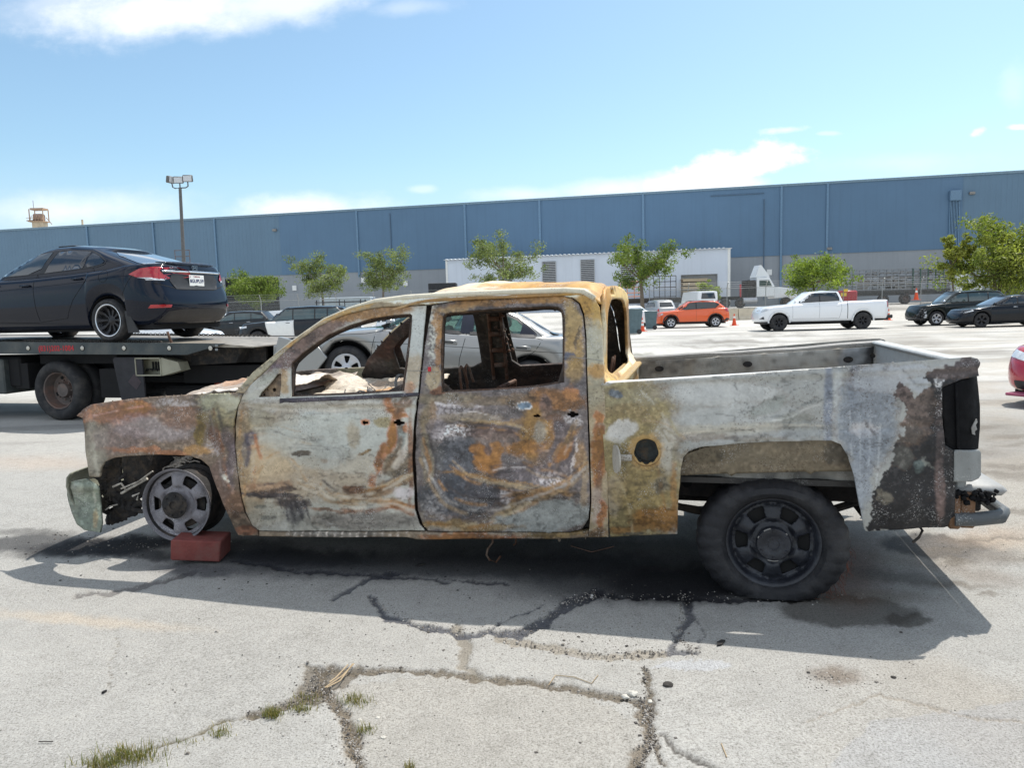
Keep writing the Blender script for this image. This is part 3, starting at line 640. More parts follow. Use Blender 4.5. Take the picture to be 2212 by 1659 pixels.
# --- inner structure behind the skins, holes slightly smaller than the door openings
def grow(poly, k):
    P = np.array(resample(smooth_poly(poly, 1), 12)); n = len(P); out = []
    for i in range(n):
        t = P[(i+1) % n]-P[i-1]; t = t/max(1e-6, np.hypot(*t)); q = np.array([-t[1], t[0]])*k
        out.append(tuple(P[i]+q))
    A = lambda Q: abs(sum(Q[i][0]*Q[(i+1) % n][1]-Q[(i+1) % n][0]*Q[i][1] for i in range(n)))
    if A(out) > A([tuple(x) for x in P]): out = [tuple(2*P[i]-np.array(out[i])) for i in range(n)]
    return out
    return [tuple(p+(c-p)/max(1e-6, np.linalg.norm(c-p))*k) for p in P]
INNER = [(524, 860), (560, 812), (640, 744), (709, 696), (760, 678), (820, 664), (1000, 645), (1220, 637), (1262, 660), (1270, 760), (1290, 900), (1300, 1150), (560, 1150), (520, 1060)]
F_in = [(1100, 900, 120, 80, 0, (96, 58, 40), .6), (800, 900, 100, 80, 0, (70, 58, 52), .6), (930, 800, 30, 80, 0, (84, 68, 56), .6)]
panel('inner_frame', INNER, (grow(WINF, 4.5), grow(WINR, 4.5)), (70, 60, 54), F_in, seed=6, mt=M_burn_in, extra=.075, res=6, thick=.03)
# far side of the cab: the same pressings mirrored, seen from inside through the windows
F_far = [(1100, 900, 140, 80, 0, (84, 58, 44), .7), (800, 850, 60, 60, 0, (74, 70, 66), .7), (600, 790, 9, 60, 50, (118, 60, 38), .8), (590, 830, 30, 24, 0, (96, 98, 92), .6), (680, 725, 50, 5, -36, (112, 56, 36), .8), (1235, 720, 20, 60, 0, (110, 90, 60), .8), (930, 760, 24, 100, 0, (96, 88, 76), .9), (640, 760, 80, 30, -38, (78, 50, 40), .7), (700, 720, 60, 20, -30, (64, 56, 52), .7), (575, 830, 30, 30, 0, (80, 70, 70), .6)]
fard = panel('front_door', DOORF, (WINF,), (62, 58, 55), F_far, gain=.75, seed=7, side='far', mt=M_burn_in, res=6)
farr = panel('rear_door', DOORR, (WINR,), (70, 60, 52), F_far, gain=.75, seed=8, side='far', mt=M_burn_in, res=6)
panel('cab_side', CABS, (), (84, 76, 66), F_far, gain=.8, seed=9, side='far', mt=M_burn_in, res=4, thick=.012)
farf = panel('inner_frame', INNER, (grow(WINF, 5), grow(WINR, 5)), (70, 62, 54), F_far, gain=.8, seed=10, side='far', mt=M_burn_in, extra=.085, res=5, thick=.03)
panel('front_fender', FEND, (), (104, 92, 84), F_fend, seed=11, side='far', res=6)
# pressings, studs and wires on the far inner frame
mb = MB(); rs = np.random.RandomState(3)
for k in range(26):
    px = rs.uniform(905, 950); py = rs.uniform(690, 850)
    u, z = tl(px, py, 0); v = TW-float(side_off(u, z)[0])-.135; r = rs.uniform(.006, .016)
    mb.lathe([(0, r), (-.012, r*.8), (-.014, 0.001)], 8, 'y', (float(u[0]), v, float(z[0])))
for s_ in (-1, 1):   # B pillar ribs
    mb.tube([(-1.93+s_*.055, TW-.14, 1.0), (-1.925+s_*.055, TW-.20, 1.2), (-1.915+s_*.05, TW-.30, 1.45), (-1.91+s_*.05, TW-.36, 1.6)], .014, 6)
for zz in (1.12, 1.24, 1.37, 1.49):
    mb.box(-1.965, -1.875, TW-.19-(zz-1.1)*.4, TW-.15-(zz-1.1)*.4, zz-.018, zz+.018, .005)
M_soot = mat('soot_black', (.018, .017, .017), .85, var=.5, vscale=18, bump=.6, bscale=60, dirt=S(95, 82, 68), dirt_amt=.6)
M_rusty = mat('rusted_steel', S(92, 62, 44), .8, var=.45, vscale=16, bump=.6, bscale=70, dirt=S(150, 140, 128), dirt_amt=.6)
M_ash = mat('ash_grey_metal', S(138, 136, 132), .7, var=.35, vscale=14, bump=.6, bscale=50, dirt=S(70, 55, 45), dirt_amt=.7)
mb.build('pillar_fittings', M_rusty, farf, 60)

# --- roof
def roof_pts():
    nu, nv = 90, 60
    us = np.linspace(-2.36, -.90, nu); V = []; px = []
    for i, u in enumerate(us):
        t = (u+2.36)/1.46
        zr = 1.655+.02*t-.075*sst(.30, 0, t)-.06*sst(.93, 1.0, t)
        crown = np.interp(u, [-2.42, -2.2, -1.95, -1.72, -1.4, -1.1, -.95, -.9], [.012, .035, .055, .088, .072, .06, .045, .03])
        for j in range(nv):
            s = j/(nv-1); v = .225+s*1.5; q = abs(2*s-1)
            z = zr-.03*(q**10)*1.0+crown*(1-q**2.6)
            V.append((u, v, z))
    V = np.array(V); u, v, z = V.T
    edge = np.clip(np.minimum(np.minimum(v-.225, 1.725-v)/.12, np.minimum(-.90-u, u+2.36)/.10), 0, 1)
    z += edge*((fbm(u*3.2, v*2.0, 4, 3)-.5)*.045+(fbm(u*2+v*5, v*1.6-u*4, 3, 8)-.5)*.025)
    z += -edge*.022*np.exp(-((v-.55+u*.22+.4)/.05)**2)
    F_ = [(i*nv+j, (i+1)*nv+j, (i+1)*nv+j+1, i*nv+j+1) for i in range(nu-1) for j in range(nv-1)]
    return np.column_stack([u, v, z]), F_
V, F_ = roof_pts()
PX = V[:, 0]*200; PY = V[:, 1]*200
C = paint_px(PX, PY, (188, 146, 84), [(-330, 150, 80, 60, 0, (216, 206, 180), .8), (-440, 200, 60, 160, 0, (206, 186, 150), .7), (-290, 120, 50, 40, 10, (220, 168, 70), .9), (-240, 200, 40, 90, 0, (214, 160, 66), .8), (-200, 90, 30, 70, 0, (214, 170, 80), .8), (-370, 90, 60, 20, 0, (196, 190, 178), .8), (-300, 260, 90, 50, 0, (186, 140, 80), .7)], 12, 60, gain=.80)
roof = mesh_raw('roof', V, F_, M_burn, truck, C, 180, .01)
for f in roof.data.polygons: pass
# near rail bead, bright drip channel
bead = []
for px, py in [(592, 768), (630, 738), (700, 690), (755, 667), (810, 651), (880, 643), (1000, 636), (1120, 631), (1223, 628), (1262, 631), (1284, 645)]:
    u, v, z = tl_side(px, py); bead.append((float(u[0]), float(v[0])-.002, float(z[0])+.002))
M_pale = burnt_mat('pale_burnt_steel', bump=.4, speck=.8)
def with_col(o, rgb, seed=0, amp=.2, gain=1.0):
    me = o.data; n_ = len(me.vertices); co = np.empty(n_*3); me.vertices.foreach_get('co', co); co = co.reshape(-1, 3)
    k = fbm(co[:, 0]*9+co[:, 1]*5, co[:, 2]*9+co[:, 1]*3, 4, seed)
    C = np.clip(lin(rgb)[None]*(1-amp+2*amp*k[:, None])*gain, 0, .85); C = np.hstack([C, np.ones((n_, 1))])
    a = me.color_attributes.new('Col', 'FLOAT_COLOR', 'POINT'); a.data.foreach_set('color', C.astype(np.float32).ravel()); return o
with_col(MB().tube(bead, [.003, .004, .006, .009, .013, .017, .018, .018, .018, .02, .016], 8).build('roof_rail', M_pale, truck, 180), (214, 206, 184), 1)
with_col(MB().tube([(x, TW-y, z) for x, y, z in bead], .02, 8).build('roof_rail', M_pale, truck, 180), (190, 170, 130), 2)
# windscreen header and far A pillar are part of the cab sides; header bar:
with_col(MB().tube([(-2.36, .25, 1.565), (-2.39, .6, 1.60), (-2.40, .98, 1.61), (-2.39, 1.35, 1.60), (-2.36, 1.70, 1.565)], .02, 8).build('windscreen_header', M_pale, truck, 180), (160, 140, 110), 3)

# --- cab back wall with the empty rear window
def u_panel(name, outer, holes, u0, res, base, feats, seed, bulge=None, mt=None, thick=.02, parent=None):
    V, T = tri2d(outer, holes, res, seed); v, z = V.T
    uu = u0+(fbm(v*4, z*4, 3, seed)-.5)*.008
    if bulge is not None: uu = uu+bulge(v, z)
    C = paint_px(v*250, z*250, base, feats, 12, seed)
    o = mesh_raw(name, np.column_stack([uu, v, z]), T, mt or M_burn, parent or truck, C, 60)
    if np.mean([p.normal.x for p in o.data.polygons[:60]]) < 0: o.data.flip_normals()
    md = o.modifiers.new('thickness', 'SOLIDIFY'); md.thickness = thick; md.offset = -1
    return o
BACK = [(.06, .35), (.02, .8), (.015, 1.11), (.10, 1.24), (.21, 1.55), (.25, 1.63), (.33, 1.668), (.6, 1.69), (.98, 1.70), (1.35, 1.69), (1.62, 1.668), (1.70, 1.63), (1.74, 1.55), (1.85, 1.24), (1.935, 1.11), (1.93, .8), (1.89, .35)]
BWIN = smooth_poly([(.29, 1.24), (.36, 1.595), (.98, 1.62), (1.59, 1.595), (1.66, 1.24), (1.62, 1.165), (.98, 1.155), (.33, 1.165)], 2)
BLAMP = [(.84, 1.66), (.96, 1.66), (.96, 1.69), (.84, 1.69)]
u_panel('cab_back', smooth_poly(BACK, 1), (BWIN, [(.55, 1.635), (.78, 1.64), (.78, 1.672), (.55, 1.665)]), -.89, .016, (150, 116, 64), [(250, 400, 200, 20, 0, (178, 132, 62), .7), (100, 400, 60, 40, 0, (184, 138, 56), .8), (40, 330, 30, 60, 0, (150, 150, 130), .8), (30, 410, 20, 20, 0, (178, 124, 52), .8), (440, 350, 12, 60, 0, (96, 84, 70), .8), (480, 240, 60, 30, 0, (140, 136, 118), .7), (60, 290, 60, 30, 0, (190, 156, 84), .8), (250, 280, 90, 20, 0, (196, 180, 140), .7), (420, 285, 60, 20, 0, (190, 186, 170), .7), (300, 410, 160, 14, 0, (206, 180, 120), .7)], 12,
        bulge=lambda v, z: .07*sst(1.22, 1.08, z)-.012*sst(1.60, 1.73, z))
# shelf along the bottom of the rear window and the ledge below it
o = MB(); o.box(-.93, -.80, .14, 1.82, 1.10, 1.135, .012); with_col(o.build('window_ledge', M_burn, truck, 40), (176, 148, 98), 4, .4)
# --- interior: floor, far trim, dash, firewall, seat wreckage
fl = MB(); fl.box(-3.25, -.92, .10, TW-.10, .33, .37); fl.box(-3.28, -3.2, .12, TW-.12, .33, 1.0)
fl.build('cab_floor', M_soot, truck)
def sheet(name, u0, u1, v0, v1, nu, nv, zf, rgb, mt, parent=truck, seed=0, feats=(), gain=1.0, thick=.008):
    us = np.linspace(u0, u1, nu); vs = np.linspace(v0, v1, nv); Ug, Vg = np.meshgrid(us, vs, indexing='ij'); Ug = Ug.ravel(); Vg = Vg.ravel()
    Z = zf(Ug, Vg); P = np.column_stack([Ug, Vg, Z]); F_ = [(i*nv+j, (i+1)*nv+j, (i+1)*nv+j+1, i*nv+j+1) for i in range(nu-1) for j in range(nv-1)]
    C = paint_px(Ug*200, Vg*200, rgb, feats, 14, seed, gain=gain)
    return mesh_raw(name, P, F_, mt, parent, C, 180, thick)
def crump(u, v, a, s, seed):
    r1 = 1-np.abs(2*fbm(u*s, v*s, 3, seed)-1); r2 = 1-np.abs(2*fbm(u*s*2.3+v, v*s*2.1-u, 3, seed+9)-1)
    return a*(r1-.6)+a*.5*(r2-.6)
# collapsed cowl / dash top: pale ash and ochre, lit by the sun through the missing windscreen
cowl = sheet('collapsed_dash_top', -3.25, -2.34, .80, 1.76, 90, 100, lambda u, v: .95+.055*sst(.9, 1.7, v)+crump(u, v, .075, 3.6, 4)+.02*np.sin(u*9+v*3)-.22*sst(1.0+.35*(u+3.2), .80+.35*(u+3.2), v), (204, 196, 180), M_burn, seed=21,
             feats=[(-500, 230, 50, 40, 20, (206, 156, 88), .95), (-440, 180, 40, 30, 0, (214, 170, 104), .85), (-540, 300, 40, 30, 0, (170, 140, 110), .6), (-420, 280, 26, 50, 0, (190, 130, 96), .6)], gain=.64)
dk = MB(); dk.box(-2.95, -2.1, .16, TW-.2, .55, .90, .05); dk.build('dash_carcass', M_soot, truck)
st = MB()
st.tube([(-2.75, .62, .9), (-2.4, .58, 1.0), (-2.22, .56, 1.06)], .035, 8)
o = st.build('steering_column', M_soot, truck, 60)
sw = MB(); sw.lathe([(0, .16), (.012, .172), (0, .184), (-.012, .172), (0, .16)], 28, 'x')
for a in (20, 160, 270): sw.tube([(0, 0, 0), (0, .165*math.cos(R(a)), .165*math.sin(R(a)))], .012, 6)
sw.build('steering_wheel', M_ash, truck, 60, loc=(-2.2, .56, 1.0), rot=(0, R(-28), 0))
ash = sheet('fallen_headliner', -3.05, -2.78, .16, .42, 30, 26, lambda u, v: .955+crump(u, v, .10, 6, 14)-.10*np.abs(u+2.55)**1.2-.08*sst(.35, .6, v), (204, 200, 194), M_burn, seed=22, gain=.62)
# seat frames: springs, posts of head restraints
def seat(u0, v0, w, post=True):
    s_ = MB()
    for k in range(7):
        vv = v0+w*k/6; s_.tube([(u0-.42, vv, .62), (u0, vv, .60), (u0+.12, vv, .72), (u0+.2, vv, .98+.02*math.sin(k*2.3))], .009, 5)
    s_.tube([(u0-.44, v0, .62), (u0-.44, v0+w, .62)], .016, 6); s_.tube([(u0+.2, v0-.02, .6), (u0+.22, v0, 1.0), (u0+.22, v0+w, 1.0), (u0+.2, v0+w+.02, .6)], .018, 6)
    s_.box(u0-.3, u0-.26, v0, v0+w, .37, .62); s_.box(u0, u0+.04, v0, v0+w, .37, .6)
    if post:
        c = v0+w*.5
        s_.tube([(u0+.2, c-.1, .97), (u0+.18, c-.09, 1.12), (u0+.17, c-.07, 1.2), (u0+.17, c-.04, 1.215), (u0+.18, c-.02, 1.19), (u0+.2, c-.0, 1.10)], .0085, 6)
        s_.tube([(u0+.2, c+.03, .97), (u0+.18, c+.03, 1.12), (u0+.17, c+.05, 1.2), (u0+.17, c+.08, 1.215), (u0+.18, c+.1, 1.19), (u0+.2, c+.12, 1.10)], .0085, 6)
        s_.box(u0+.16, u0+.26, c-.16, c+.16, .985, 1.02, .01)
    return s_
seat(-2.0, .28, .48).build('seat_frame', M_rusty, truck, 60)
seat(-2.0, 1.2, .48, False).build('seat_frame', M_rusty, truck, 60)
rsb = seat(-1.2, .3, 1.3, False)
for vv in (.5, .62, 1.3, 1.42): rsb.tube([(-1.0, vv, .98), (-.98, vv, 1.13), (-.97, vv+.05, 1.2), (-.98, vv+.09, 1.12), (-1.0, vv+.1, .98)], .009, 6)
rsb.build('rear_seat_frame', M_rusty, truck, 60)
db = MB(); rs = np.random.RandomState(5)
for k in range(60):
    u = rs.uniform(-2.75, -2.05); v = rs.uniform(.14, 1.0); z = .93+rs.uniform(0, .08)
    if rs.rand() < .5:
        p = [(u, v, z)]; 
        for q in range(4): p.append((p[-1][0]+rs.uniform(-.05, .05), p[-1][1]+rs.uniform(-.05, .05), p[-1][2]+rs.uniform(-.03, .045)))
        db.tube(p, rs.uniform(.002, .006), 5)
    else:
        s_ = rs.uniform(.01, .035); db.box(u-s_, u+s_, v-s_*.6, v+s_*.6, z-s_*.3, z+s_*.5, .004, Matrix.Translation((u, v, z)) @ Matrix.Rotation(rs.uniform(0, 3), 4, 'X') @ Matrix.Rotation(rs.uniform(0, 3), 4, 'Z') @ Matrix.Translation((-u, -v, -z)))
for k in range(3):
    db.tube([(-2.3+.1*k, .34, .96), (-2.27+.1*k, .3, 1.06+.02*k), (-2.2+.1*k, .28, 1.02)], .013, 6)
db.build('cabin_debris', M_ash, truck, 60)['kind'] = 'stuff'
# --- crumpled bonnet and engine bay
hood = sheet('bonnet', -4.2, -3.15, .50, TW-.2, 90, 120, lambda u, v: .965+.05*sst(-4.25, -3.2, u)-.10*sst(-4.0, -4.25, u)+.02*np.sin(v*7)+crump(u, v, .085, 2.4, 44)+.035*sst(.2, .6, v), (150, 140, 128), M_burn, seed=23,
             feats=[(-700, 100, 60, 30, 0, (190, 186, 180), .9), (-760, 240, 60, 60, 0, (150, 110, 74), .7), (-660, 200, 40, 70, 0, (196, 190, 184), .8)], gain=1.1)
eb = MB(); eb.box(-4.0, -3.2, .80, TW-.35, .30, .86, .04); eb.box(-4.24, -4.02, .26, TW-.26, .34, .84, .02); eb.box(-4.1, -3.3, .62, .68, .4, .6); eb.box(-4.1, -3.3, TW-.36, TW-.3, .5, .62)
rs = np.random.RandomState(8)
for k in range(40):
    u = rs.uniform(-4.1, -3.45); v = rs.uniform(.45, .9); z = rs.uniform(.45, .85); p = [(u, v, z)]
    for q in range(5): p.append((p[-1][0]+rs.uniform(-.1, .1), p[-1][1]+rs.uniform(-.06, .06), max(.3, p[-1][2]+rs.uniform(-.08, .08))))
    eb.tube(p, rs.uniform(.003, .012), 5)
eb.build('engine_bay', M_soot, truck, 60)
def tp3(px, py, v): a, b = tl(px, py, v); return (float(a[0]), v, float(b[0]))
ai = MB()
for pts, v, r in (([(268, 1054), (330, 1024), (412, 990)], .40, .014), ([(262, 1064), (345, 1036), (412, 1006)], .36, .010), ([(288, 1076), (330, 1052), (380, 1030)], .42, .016), ([(272, 1014), (300, 998), (352, 982)], .5, .007), ([(244, 1052), (262, 1044), (272, 1058)], .21, .008), ([(262, 1066), (290, 1050), (318, 1034)], .22, .010), ([(262, 1056), (300, 1040), (330, 1018)], .21, .006), ([(228, 1102), (238, 1094), (254, 1090)], .2, .005), ([(286, 1072), (300, 1066), (296, 1080)], .2, .007), ([(318, 986), (352, 984)], .55, .012), ([(280, 1046), (340, 1016), (420, 984)], .48, .02)):
    ai.tube([tp3(x, y, v+.01*k) for k, (x, y) in enumerate(pts)], r, 7)
rs = np.random.RandomState(31)
for k in range(46):
    x, y = rs.uniform(262, 400), 0; y = 1068-(x-262)*.5+rs.uniform(-18, 14); a = tp3(x, y, rs.uniform(.34, .5)); p = [a]
    for q in range(3): p.append((p[-1][0]+rs.uniform(-.05, .07), p[-1][1]+rs.uniform(-.03, .03), p[-1][2]+rs.uniform(-.03, .03)))
    ai.tube(p, rs.uniform(.002, .006), 5)
ai.build('control_arm', mat('pale_ash_metal', S(176, 170, 160), .7, var=.4, vscale=30, dirt=S(70, 58, 50), dirt_amt=.7), truck, 60)
# --- bed
BED = [(1299, 829), (1330, 826), (1500, 815), (1706, 800), (1915, 784), (2040, 775), (2098, 771), (2112, 774), (2117, 783), (2112, 797), (2115, 812), (2076, 820), (2036, 837), (2036, 900), (2042, 962), (2064, 975), (2064, 1040), (2062, 1133), (2040, 1140), (1870, 1148),
       (1866, 1142), (1856, 1087), (1844, 1025), (1831, 985), (1816, 960), (1796, 952), (1706, 952), (1580, 958), (1514, 966), (1488, 975), (1476, 989), (1470, 1016), (1465, 1087), (1463, 1154), (1318, 1160), (1310, 1046), (1301, 920)]
FUEL = [(1396+26*math.cos(t)*(1+.05*math.sin(5*t)), 975+27*math.sin(t)*(1+(.10*math.sin(9*t)+.04 if 0.3 < t < 2.8 else 0))) for t in np.linspace(0, 2*math.pi, 44, endpoint=False)]
F_bed = [(1370, 880, 80, 60, 0, (134, 122, 84), .95), (1350, 1040, 120, 140, 0, (132, 120, 78), .95, .35), (1330, 850, 60, 24, 0, (136, 130, 98), .9), (1400, 850, 40, 20, 0, (128, 122, 100), .6), (1440, 1010, 20, 40, 0, (150, 146, 134), .7), (1440, 940, 30, 30, 0, (158, 156, 146), .6),
         (1325, 849, 22, 13, 20, (118, 110, 84), .9, .15, .4), (1328, 851, 16, 8, 20, (88, 98, 108), .95, .15, .4), (1345, 925, 32, 16, -20, (172, 174, 174), .85, .3), (1330, 945, 20, 10, 0, (166, 168, 166), .7), (1340, 1000, 28, 40, 0, (126, 116, 78), .6),
         (1325, 1070, 26, 40, 10, (146, 138, 124), .7), (1400, 1060, 70, 50, 0, (140, 122, 74), .7), (1430, 1050, 20, 16, 0, (108, 104, 92), .7), (1420, 1120, 50, 22, 0, (152, 108, 46), .85), (1380, 1142, 70, 10, 0, (140, 102, 50), .8), (1365, 1154, 24, 5, 0, (80, 78, 68), .9, .2, .3), (1460, 1080, 6, 70, 0, (156, 112, 54), .6),
         (1396, 975, 37, 38, 0, (164, 134, 78), .9, .12, .1), (1444, 975, 14, 50, 0, (160, 160, 154), .5),
         (1560, 850, 120, 26, 0, (164, 168, 168), .7), (1600, 900, 130, 26, -4, (156, 162, 164), .6), (1660, 880, 40, 14, -30, (126, 134, 130), .6), (1560, 930, 120, 12, -2, (160, 158, 146), .6), (1720, 910, 40, 16, 0, (130, 134, 126), .6), (1520, 946, 60, 8, 0, (128, 118, 106), .6), (1630, 946, 80, 5, -2, (120, 114, 104), .6),
         (1789, 880, 9, 100, 0, (112, 122, 138), .85, .5, .25), (1843, 840, 9, 60, 2, (112, 120, 134), .7, .5, .3), (1810, 860, 8, 90, 0, (164, 172, 176), .5, .5, .3), (1870, 900, 60, 100, 0, (116, 126, 138), .85), (1740, 930, 60, 20, 0, (132, 138, 140), .6), (1900, 820, 60, 30, 0, (146, 152, 158), .8), (1868, 925, 26, 16, 0, (176, 176, 180), .6), (1880, 925, 4, 20, -36, (92, 88, 88), .8, .3, .3),
         (1860, 1020, 24, 90, 8, (126, 136, 148), .8), (1970, 800, 60, 12, -3, (150, 156, 162), .8), (1985, 830, 24, 16, 0, (150, 158, 166), .8)]
DARKP = [(1944, 822), (1935, 845), (1956, 891), (1948, 920), (1956, 937), (1931, 962), (1923, 1004), (1894, 1046), (1881, 1092), (1871, 1150), (2150, 1150), (2150, 775), (2092, 770), (2050, 786), (2000, 802), (1992, 812), (2010, 832), (1975, 856), (1955, 838)]
V, T = tri2d(BED, (FUEL,), 3.6, 3)
u, v, z = tl_side(V[:, 0], V[:, 1], False)
X, Y = V.T
v = v+(fbm(u*3.1, z*3.1, 3, 71)-.5)*.016+.006*np.exp(-((Y-(938-.03*(X-1500)))/7)**2)*(X > 1440)
v = v-.018*np.exp(-((np.sqrt(((X-1650)/205)**2+((Y-1150)/205)**2)-1)/.06)**2)*(Y < 1100)   # arch flare
v = v+.014*np.exp(-((X-2000)/26)**2)*(Y > 830)-.012*np.exp(-((Y-(790-.05*(X-2100)))/8)**2)
C = paint_px(X, Y, (143, 147, 146), F_bed, 9, 5, strokes=True, gain=1.22)
wx = (fbm(X/9, Y/8, 4, 3)-.5)*20+(fbm(X/40, Y/40, 3, 23)-.5)*16; wy = (fbm(X/9, Y/8, 4, 33)-.5)*20+(fbm(X/40, Y/40, 3, 43)-.5)*16
dk_ = inpoly(np.column_stack([X+wx, Y+wy]), DARKP)
DC = paint_px(X, Y, (40, 40, 44), [(1975, 890, 44, 66, 10, (104, 92, 86), .9), (1950, 850, 24, 40, -30, (96, 84, 82), .8), (2070, 790, 60, 22, -6, (84, 76, 76), .9), (2030, 1060, 10, 60, 0, (112, 94, 90), .8, .4, .4), (2032, 960, 8, 90, 0, (90, 80, 80), .7, .4, .4), (1950, 990, 30, 20, 0, (78, 78, 74), .8, .2), (1910, 1075, 16, 12, 0, (108, 104, 92), .85, .2), (1960, 940, 40, 22, 0, (84, 78, 72), .7), (1995, 1005, 14, 12, 0, (84, 98, 98), .8, .2), (2010, 1000, 20, 3, 50, (130, 136, 130), .5), (2030, 820, 12, 6, -20, (170, 174, 178), .8, .2)], 12, 9)
C[dk_] = DC[dk_]
bed_side = mesh_raw('bed_side', np.column_stack([u, v, z]), T, M_burn, truck, C, 180)
if np.mean([p.normal.y for p in bed_side.data.polygons[:60]]) > 0: bed_side.data.flip_normals()
md = bed_side.modifiers.new('thickness', 'SOLIDIFY'); md.thickness = .008; md.offset = -1
# fuel recess and hanging flap
fu, fz = tl(1396, 975, .0); fu, fz = float(fu[0]), float(fz[0])
o = MB(); o.lathe([(.0, .071), (.06, .064), (.065, .001)], 28, 'y', (fu, .01, fz)); o.build('fuel_filler', mat('charred_plate', S(62, 66, 64), .7, var=.5, vscale=30, dirt=S(110, 84, 54), dirt_amt=.7), bed_side, 60)
o = MB(); o.lathe([(-.006, .085), (-.012, .078), (-.004, .069), (.006, .071)], 36, 'y', (fu, .0, fz)); with_col(o.build('filler_ring', M_burn, bed_side, 60), (140, 108, 66), 6, .5)
o = MB()
ju, jz = tl(1325, 991, -.05); ju, jz = float(ju[0]), float(jz[0])
pts = [(math.cos(a)*.076, math.sin(a)*.076) for a in np.linspace(0, 2*math.pi, 26, endpoint=False)]
Mx = Matrix.Translation((ju, -.06, jz)) @ Matrix.Rotation(R(-68), 4, 'Z') @ Matrix.Rotation(R(-6), 4, 'Y')
vs = [Mx @ Vector((x, (.012*((x*x+z_*z_)/.0058)), z_)) for x, z_ in pts]+[Mx @ Vector((0, .002, 0))]
vs2 = [Mx @ Vector((x*.97, .012+(.010*((x*x+z_*z_)/.0058)), z_*.97)) for x, z_ in pts]+[Mx @ Vector((0, .014, 0))]
o.add(vs+vs2, [(i, (i+1) % 26, 26) for i in range(26)]+[(27+(i+1) % 26, 27+i, 53) for i in range(26)]+[(i, 27+i, 27+(i+1) % 26, (i+1) % 26) for i in range(26)])
o.box(ju+.01, fu-.06, -.045, -.03, jz+.0, jz+.035, .004, Matrix.Rotation(R(-1), 4, 'Y'))
with_col(o.build('filler_flap', M_burn, bed_side, 50), (176, 170, 158), 7)
# rails and inner walls
def rail(vc0, vc1, name, rgb, sd_, ua=-.87, ub=.90):
    us = np.linspace(ua, ub, 60); V = []; F_ = []
    prof = [(vc0-.0, -.05), (vc0+.0, -.006), (vc0+.012, .004), (vc1-.012, .002), (vc1, -.006), (vc1, -.05)]
    for u_ in us:
        wob = .006*math.sin(u_*4+vc0*9)+.002*math.sin(u_*13)
        for p in prof: V.append((u_, p[0], railz(u_)+p[1]+(wob if vc0 > 1 else wob*.2)))
    k = len(prof)
    for i in range(59):
        for j in range(k-1): F_.append((i*k+j, (i+1)*k+j, (i+1)*k+j+1, i*k+j+1))
    return with_col(mesh_raw(name, V, F_, M_pale, truck, None, 40, .004), rgb, sd_)
rail(.022, .115, 'bed_rail', (204, 206, 206), 11, -.87, .82)
rail(TW-.115, TW-.022, 'bed_rail', (150, 148, 144), 12)
M_bedin = burnt_mat('bed_inner_steel', bump=.5, speck=.5)
def wall(name, v, rgb, sd_):
    zb0 = .62
    V, T = tri2d([(-.86, zb0), (.84, zb0), (.84, railz(.84)-.03), (-.86, railz(-.86)-.03)], [], .03, sd_)
    vv = v+.012*np.sin(V[:, 0]*0)+(fbm(V[:, 0]*4, V[:, 1]*4, 3, sd_)-.5)*.02
    rib = .03*sum(np.exp(-((V[:, 0]-c)/.10)**6) for c in (-.35, .2, .72))
    vv = vv+(-rib if v > 1 else rib)
    C = paint_px(V[:, 0]*260, V[:, 1]*260, rgb, [(-200, 290, 80, 20, 0, (96, 92, 86), .5), (60, 300, 90, 20, 0, (150, 152, 150), .6), (190, 300, 30, 30, 0, (120, 130, 140), .7), (210, 300, 12, 40, 0, (60, 60, 64), .7)], 14, sd_, gain=1.3)
    o = mesh_raw(name, np.column_stack([V[:, 0], vv, V[:, 1]]), T, M_bedin, truck, C, 60, .006); return o
wall('bed_inner_wall', .13, (120, 120, 116), 13); fw = wall('bed_inner_wall', TW-.14, (136, 136, 130), 14)
o = MB()
for px, py in ((1424, 797), (1615, 787), (1833, 777), (1886, 769)):
    u_, z_ = tl(px, py, TW-.19); u_, z_ = float(u_[0]), float(z_[0])
    a_, b_ = (.034, .022) if px != 1886 else (.018, .018)
    pts = ell(0, 0, a_, b_, 16)
    MB().add([(u_+p[0], TW-.178, z_+p[1]) for p in pts], [tuple(range(16))]).build('rail_slot', M_soot, fw)
bf = MB(); bf.box(-.87, .84, .12, TW-.12, .60, .63); bf.box(-.88, -.85, .12, TW-.12, .6, railz(-.86)-.02, .01)
bf.box(-.35, .38, TW-.34, TW-.13, .63, .86, .03)
with_col(bf.build('bed_floor', M_bedin, truck, 40), (44, 41, 38), 15)
tg = MB(); tg.box(.85, .905, .07, TW-.07, .58, railz(.88)-.01, .012); tg.box(.846, .85, .3, TW-.3, .75, 1.05); tg.box(.83, .915, .05, TW-.05, railz(.88)-.022, railz(.88)+.004, .01)
with_col(tg.build('tailgate', M_pale, truck, 40), (176, 178, 176), 16, .4)
# inner wheelhouse seen under the arch
V, T = tri2d([(1462, 1026), (1480, 980), (1540, 960), (1700, 944), (1800, 944), (1836, 980), (1844, 1016), (1810, 1016), (1760, 1017), (1750, 1023), (1740, 1017), (1590, 1021), (1580, 1027), (1570, 1021)], (), 5, 5)
u, z = tl(V[:, 0], V[:, 1], .16); vv = .07+.045*sst(960, 1045, V[:, 1])
u, z = tl(V[:, 0], V[:, 1], vv)
C = paint_px(V[:, 0], V[:, 1], (134, 124, 104), [(1600, 985, 160, 14, 0, (132, 124, 106), .6), (1530, 985, 50, 16, 0, (112, 104, 84), .6), (1810, 980, 30, 20, 20, (90, 86, 78), .7)], 12, 15, gain=.85)
wh = mesh_raw('inner_wheelhouse', np.column_stack([u, vv, z]), T, M_burn, truck, C, 60, .01)
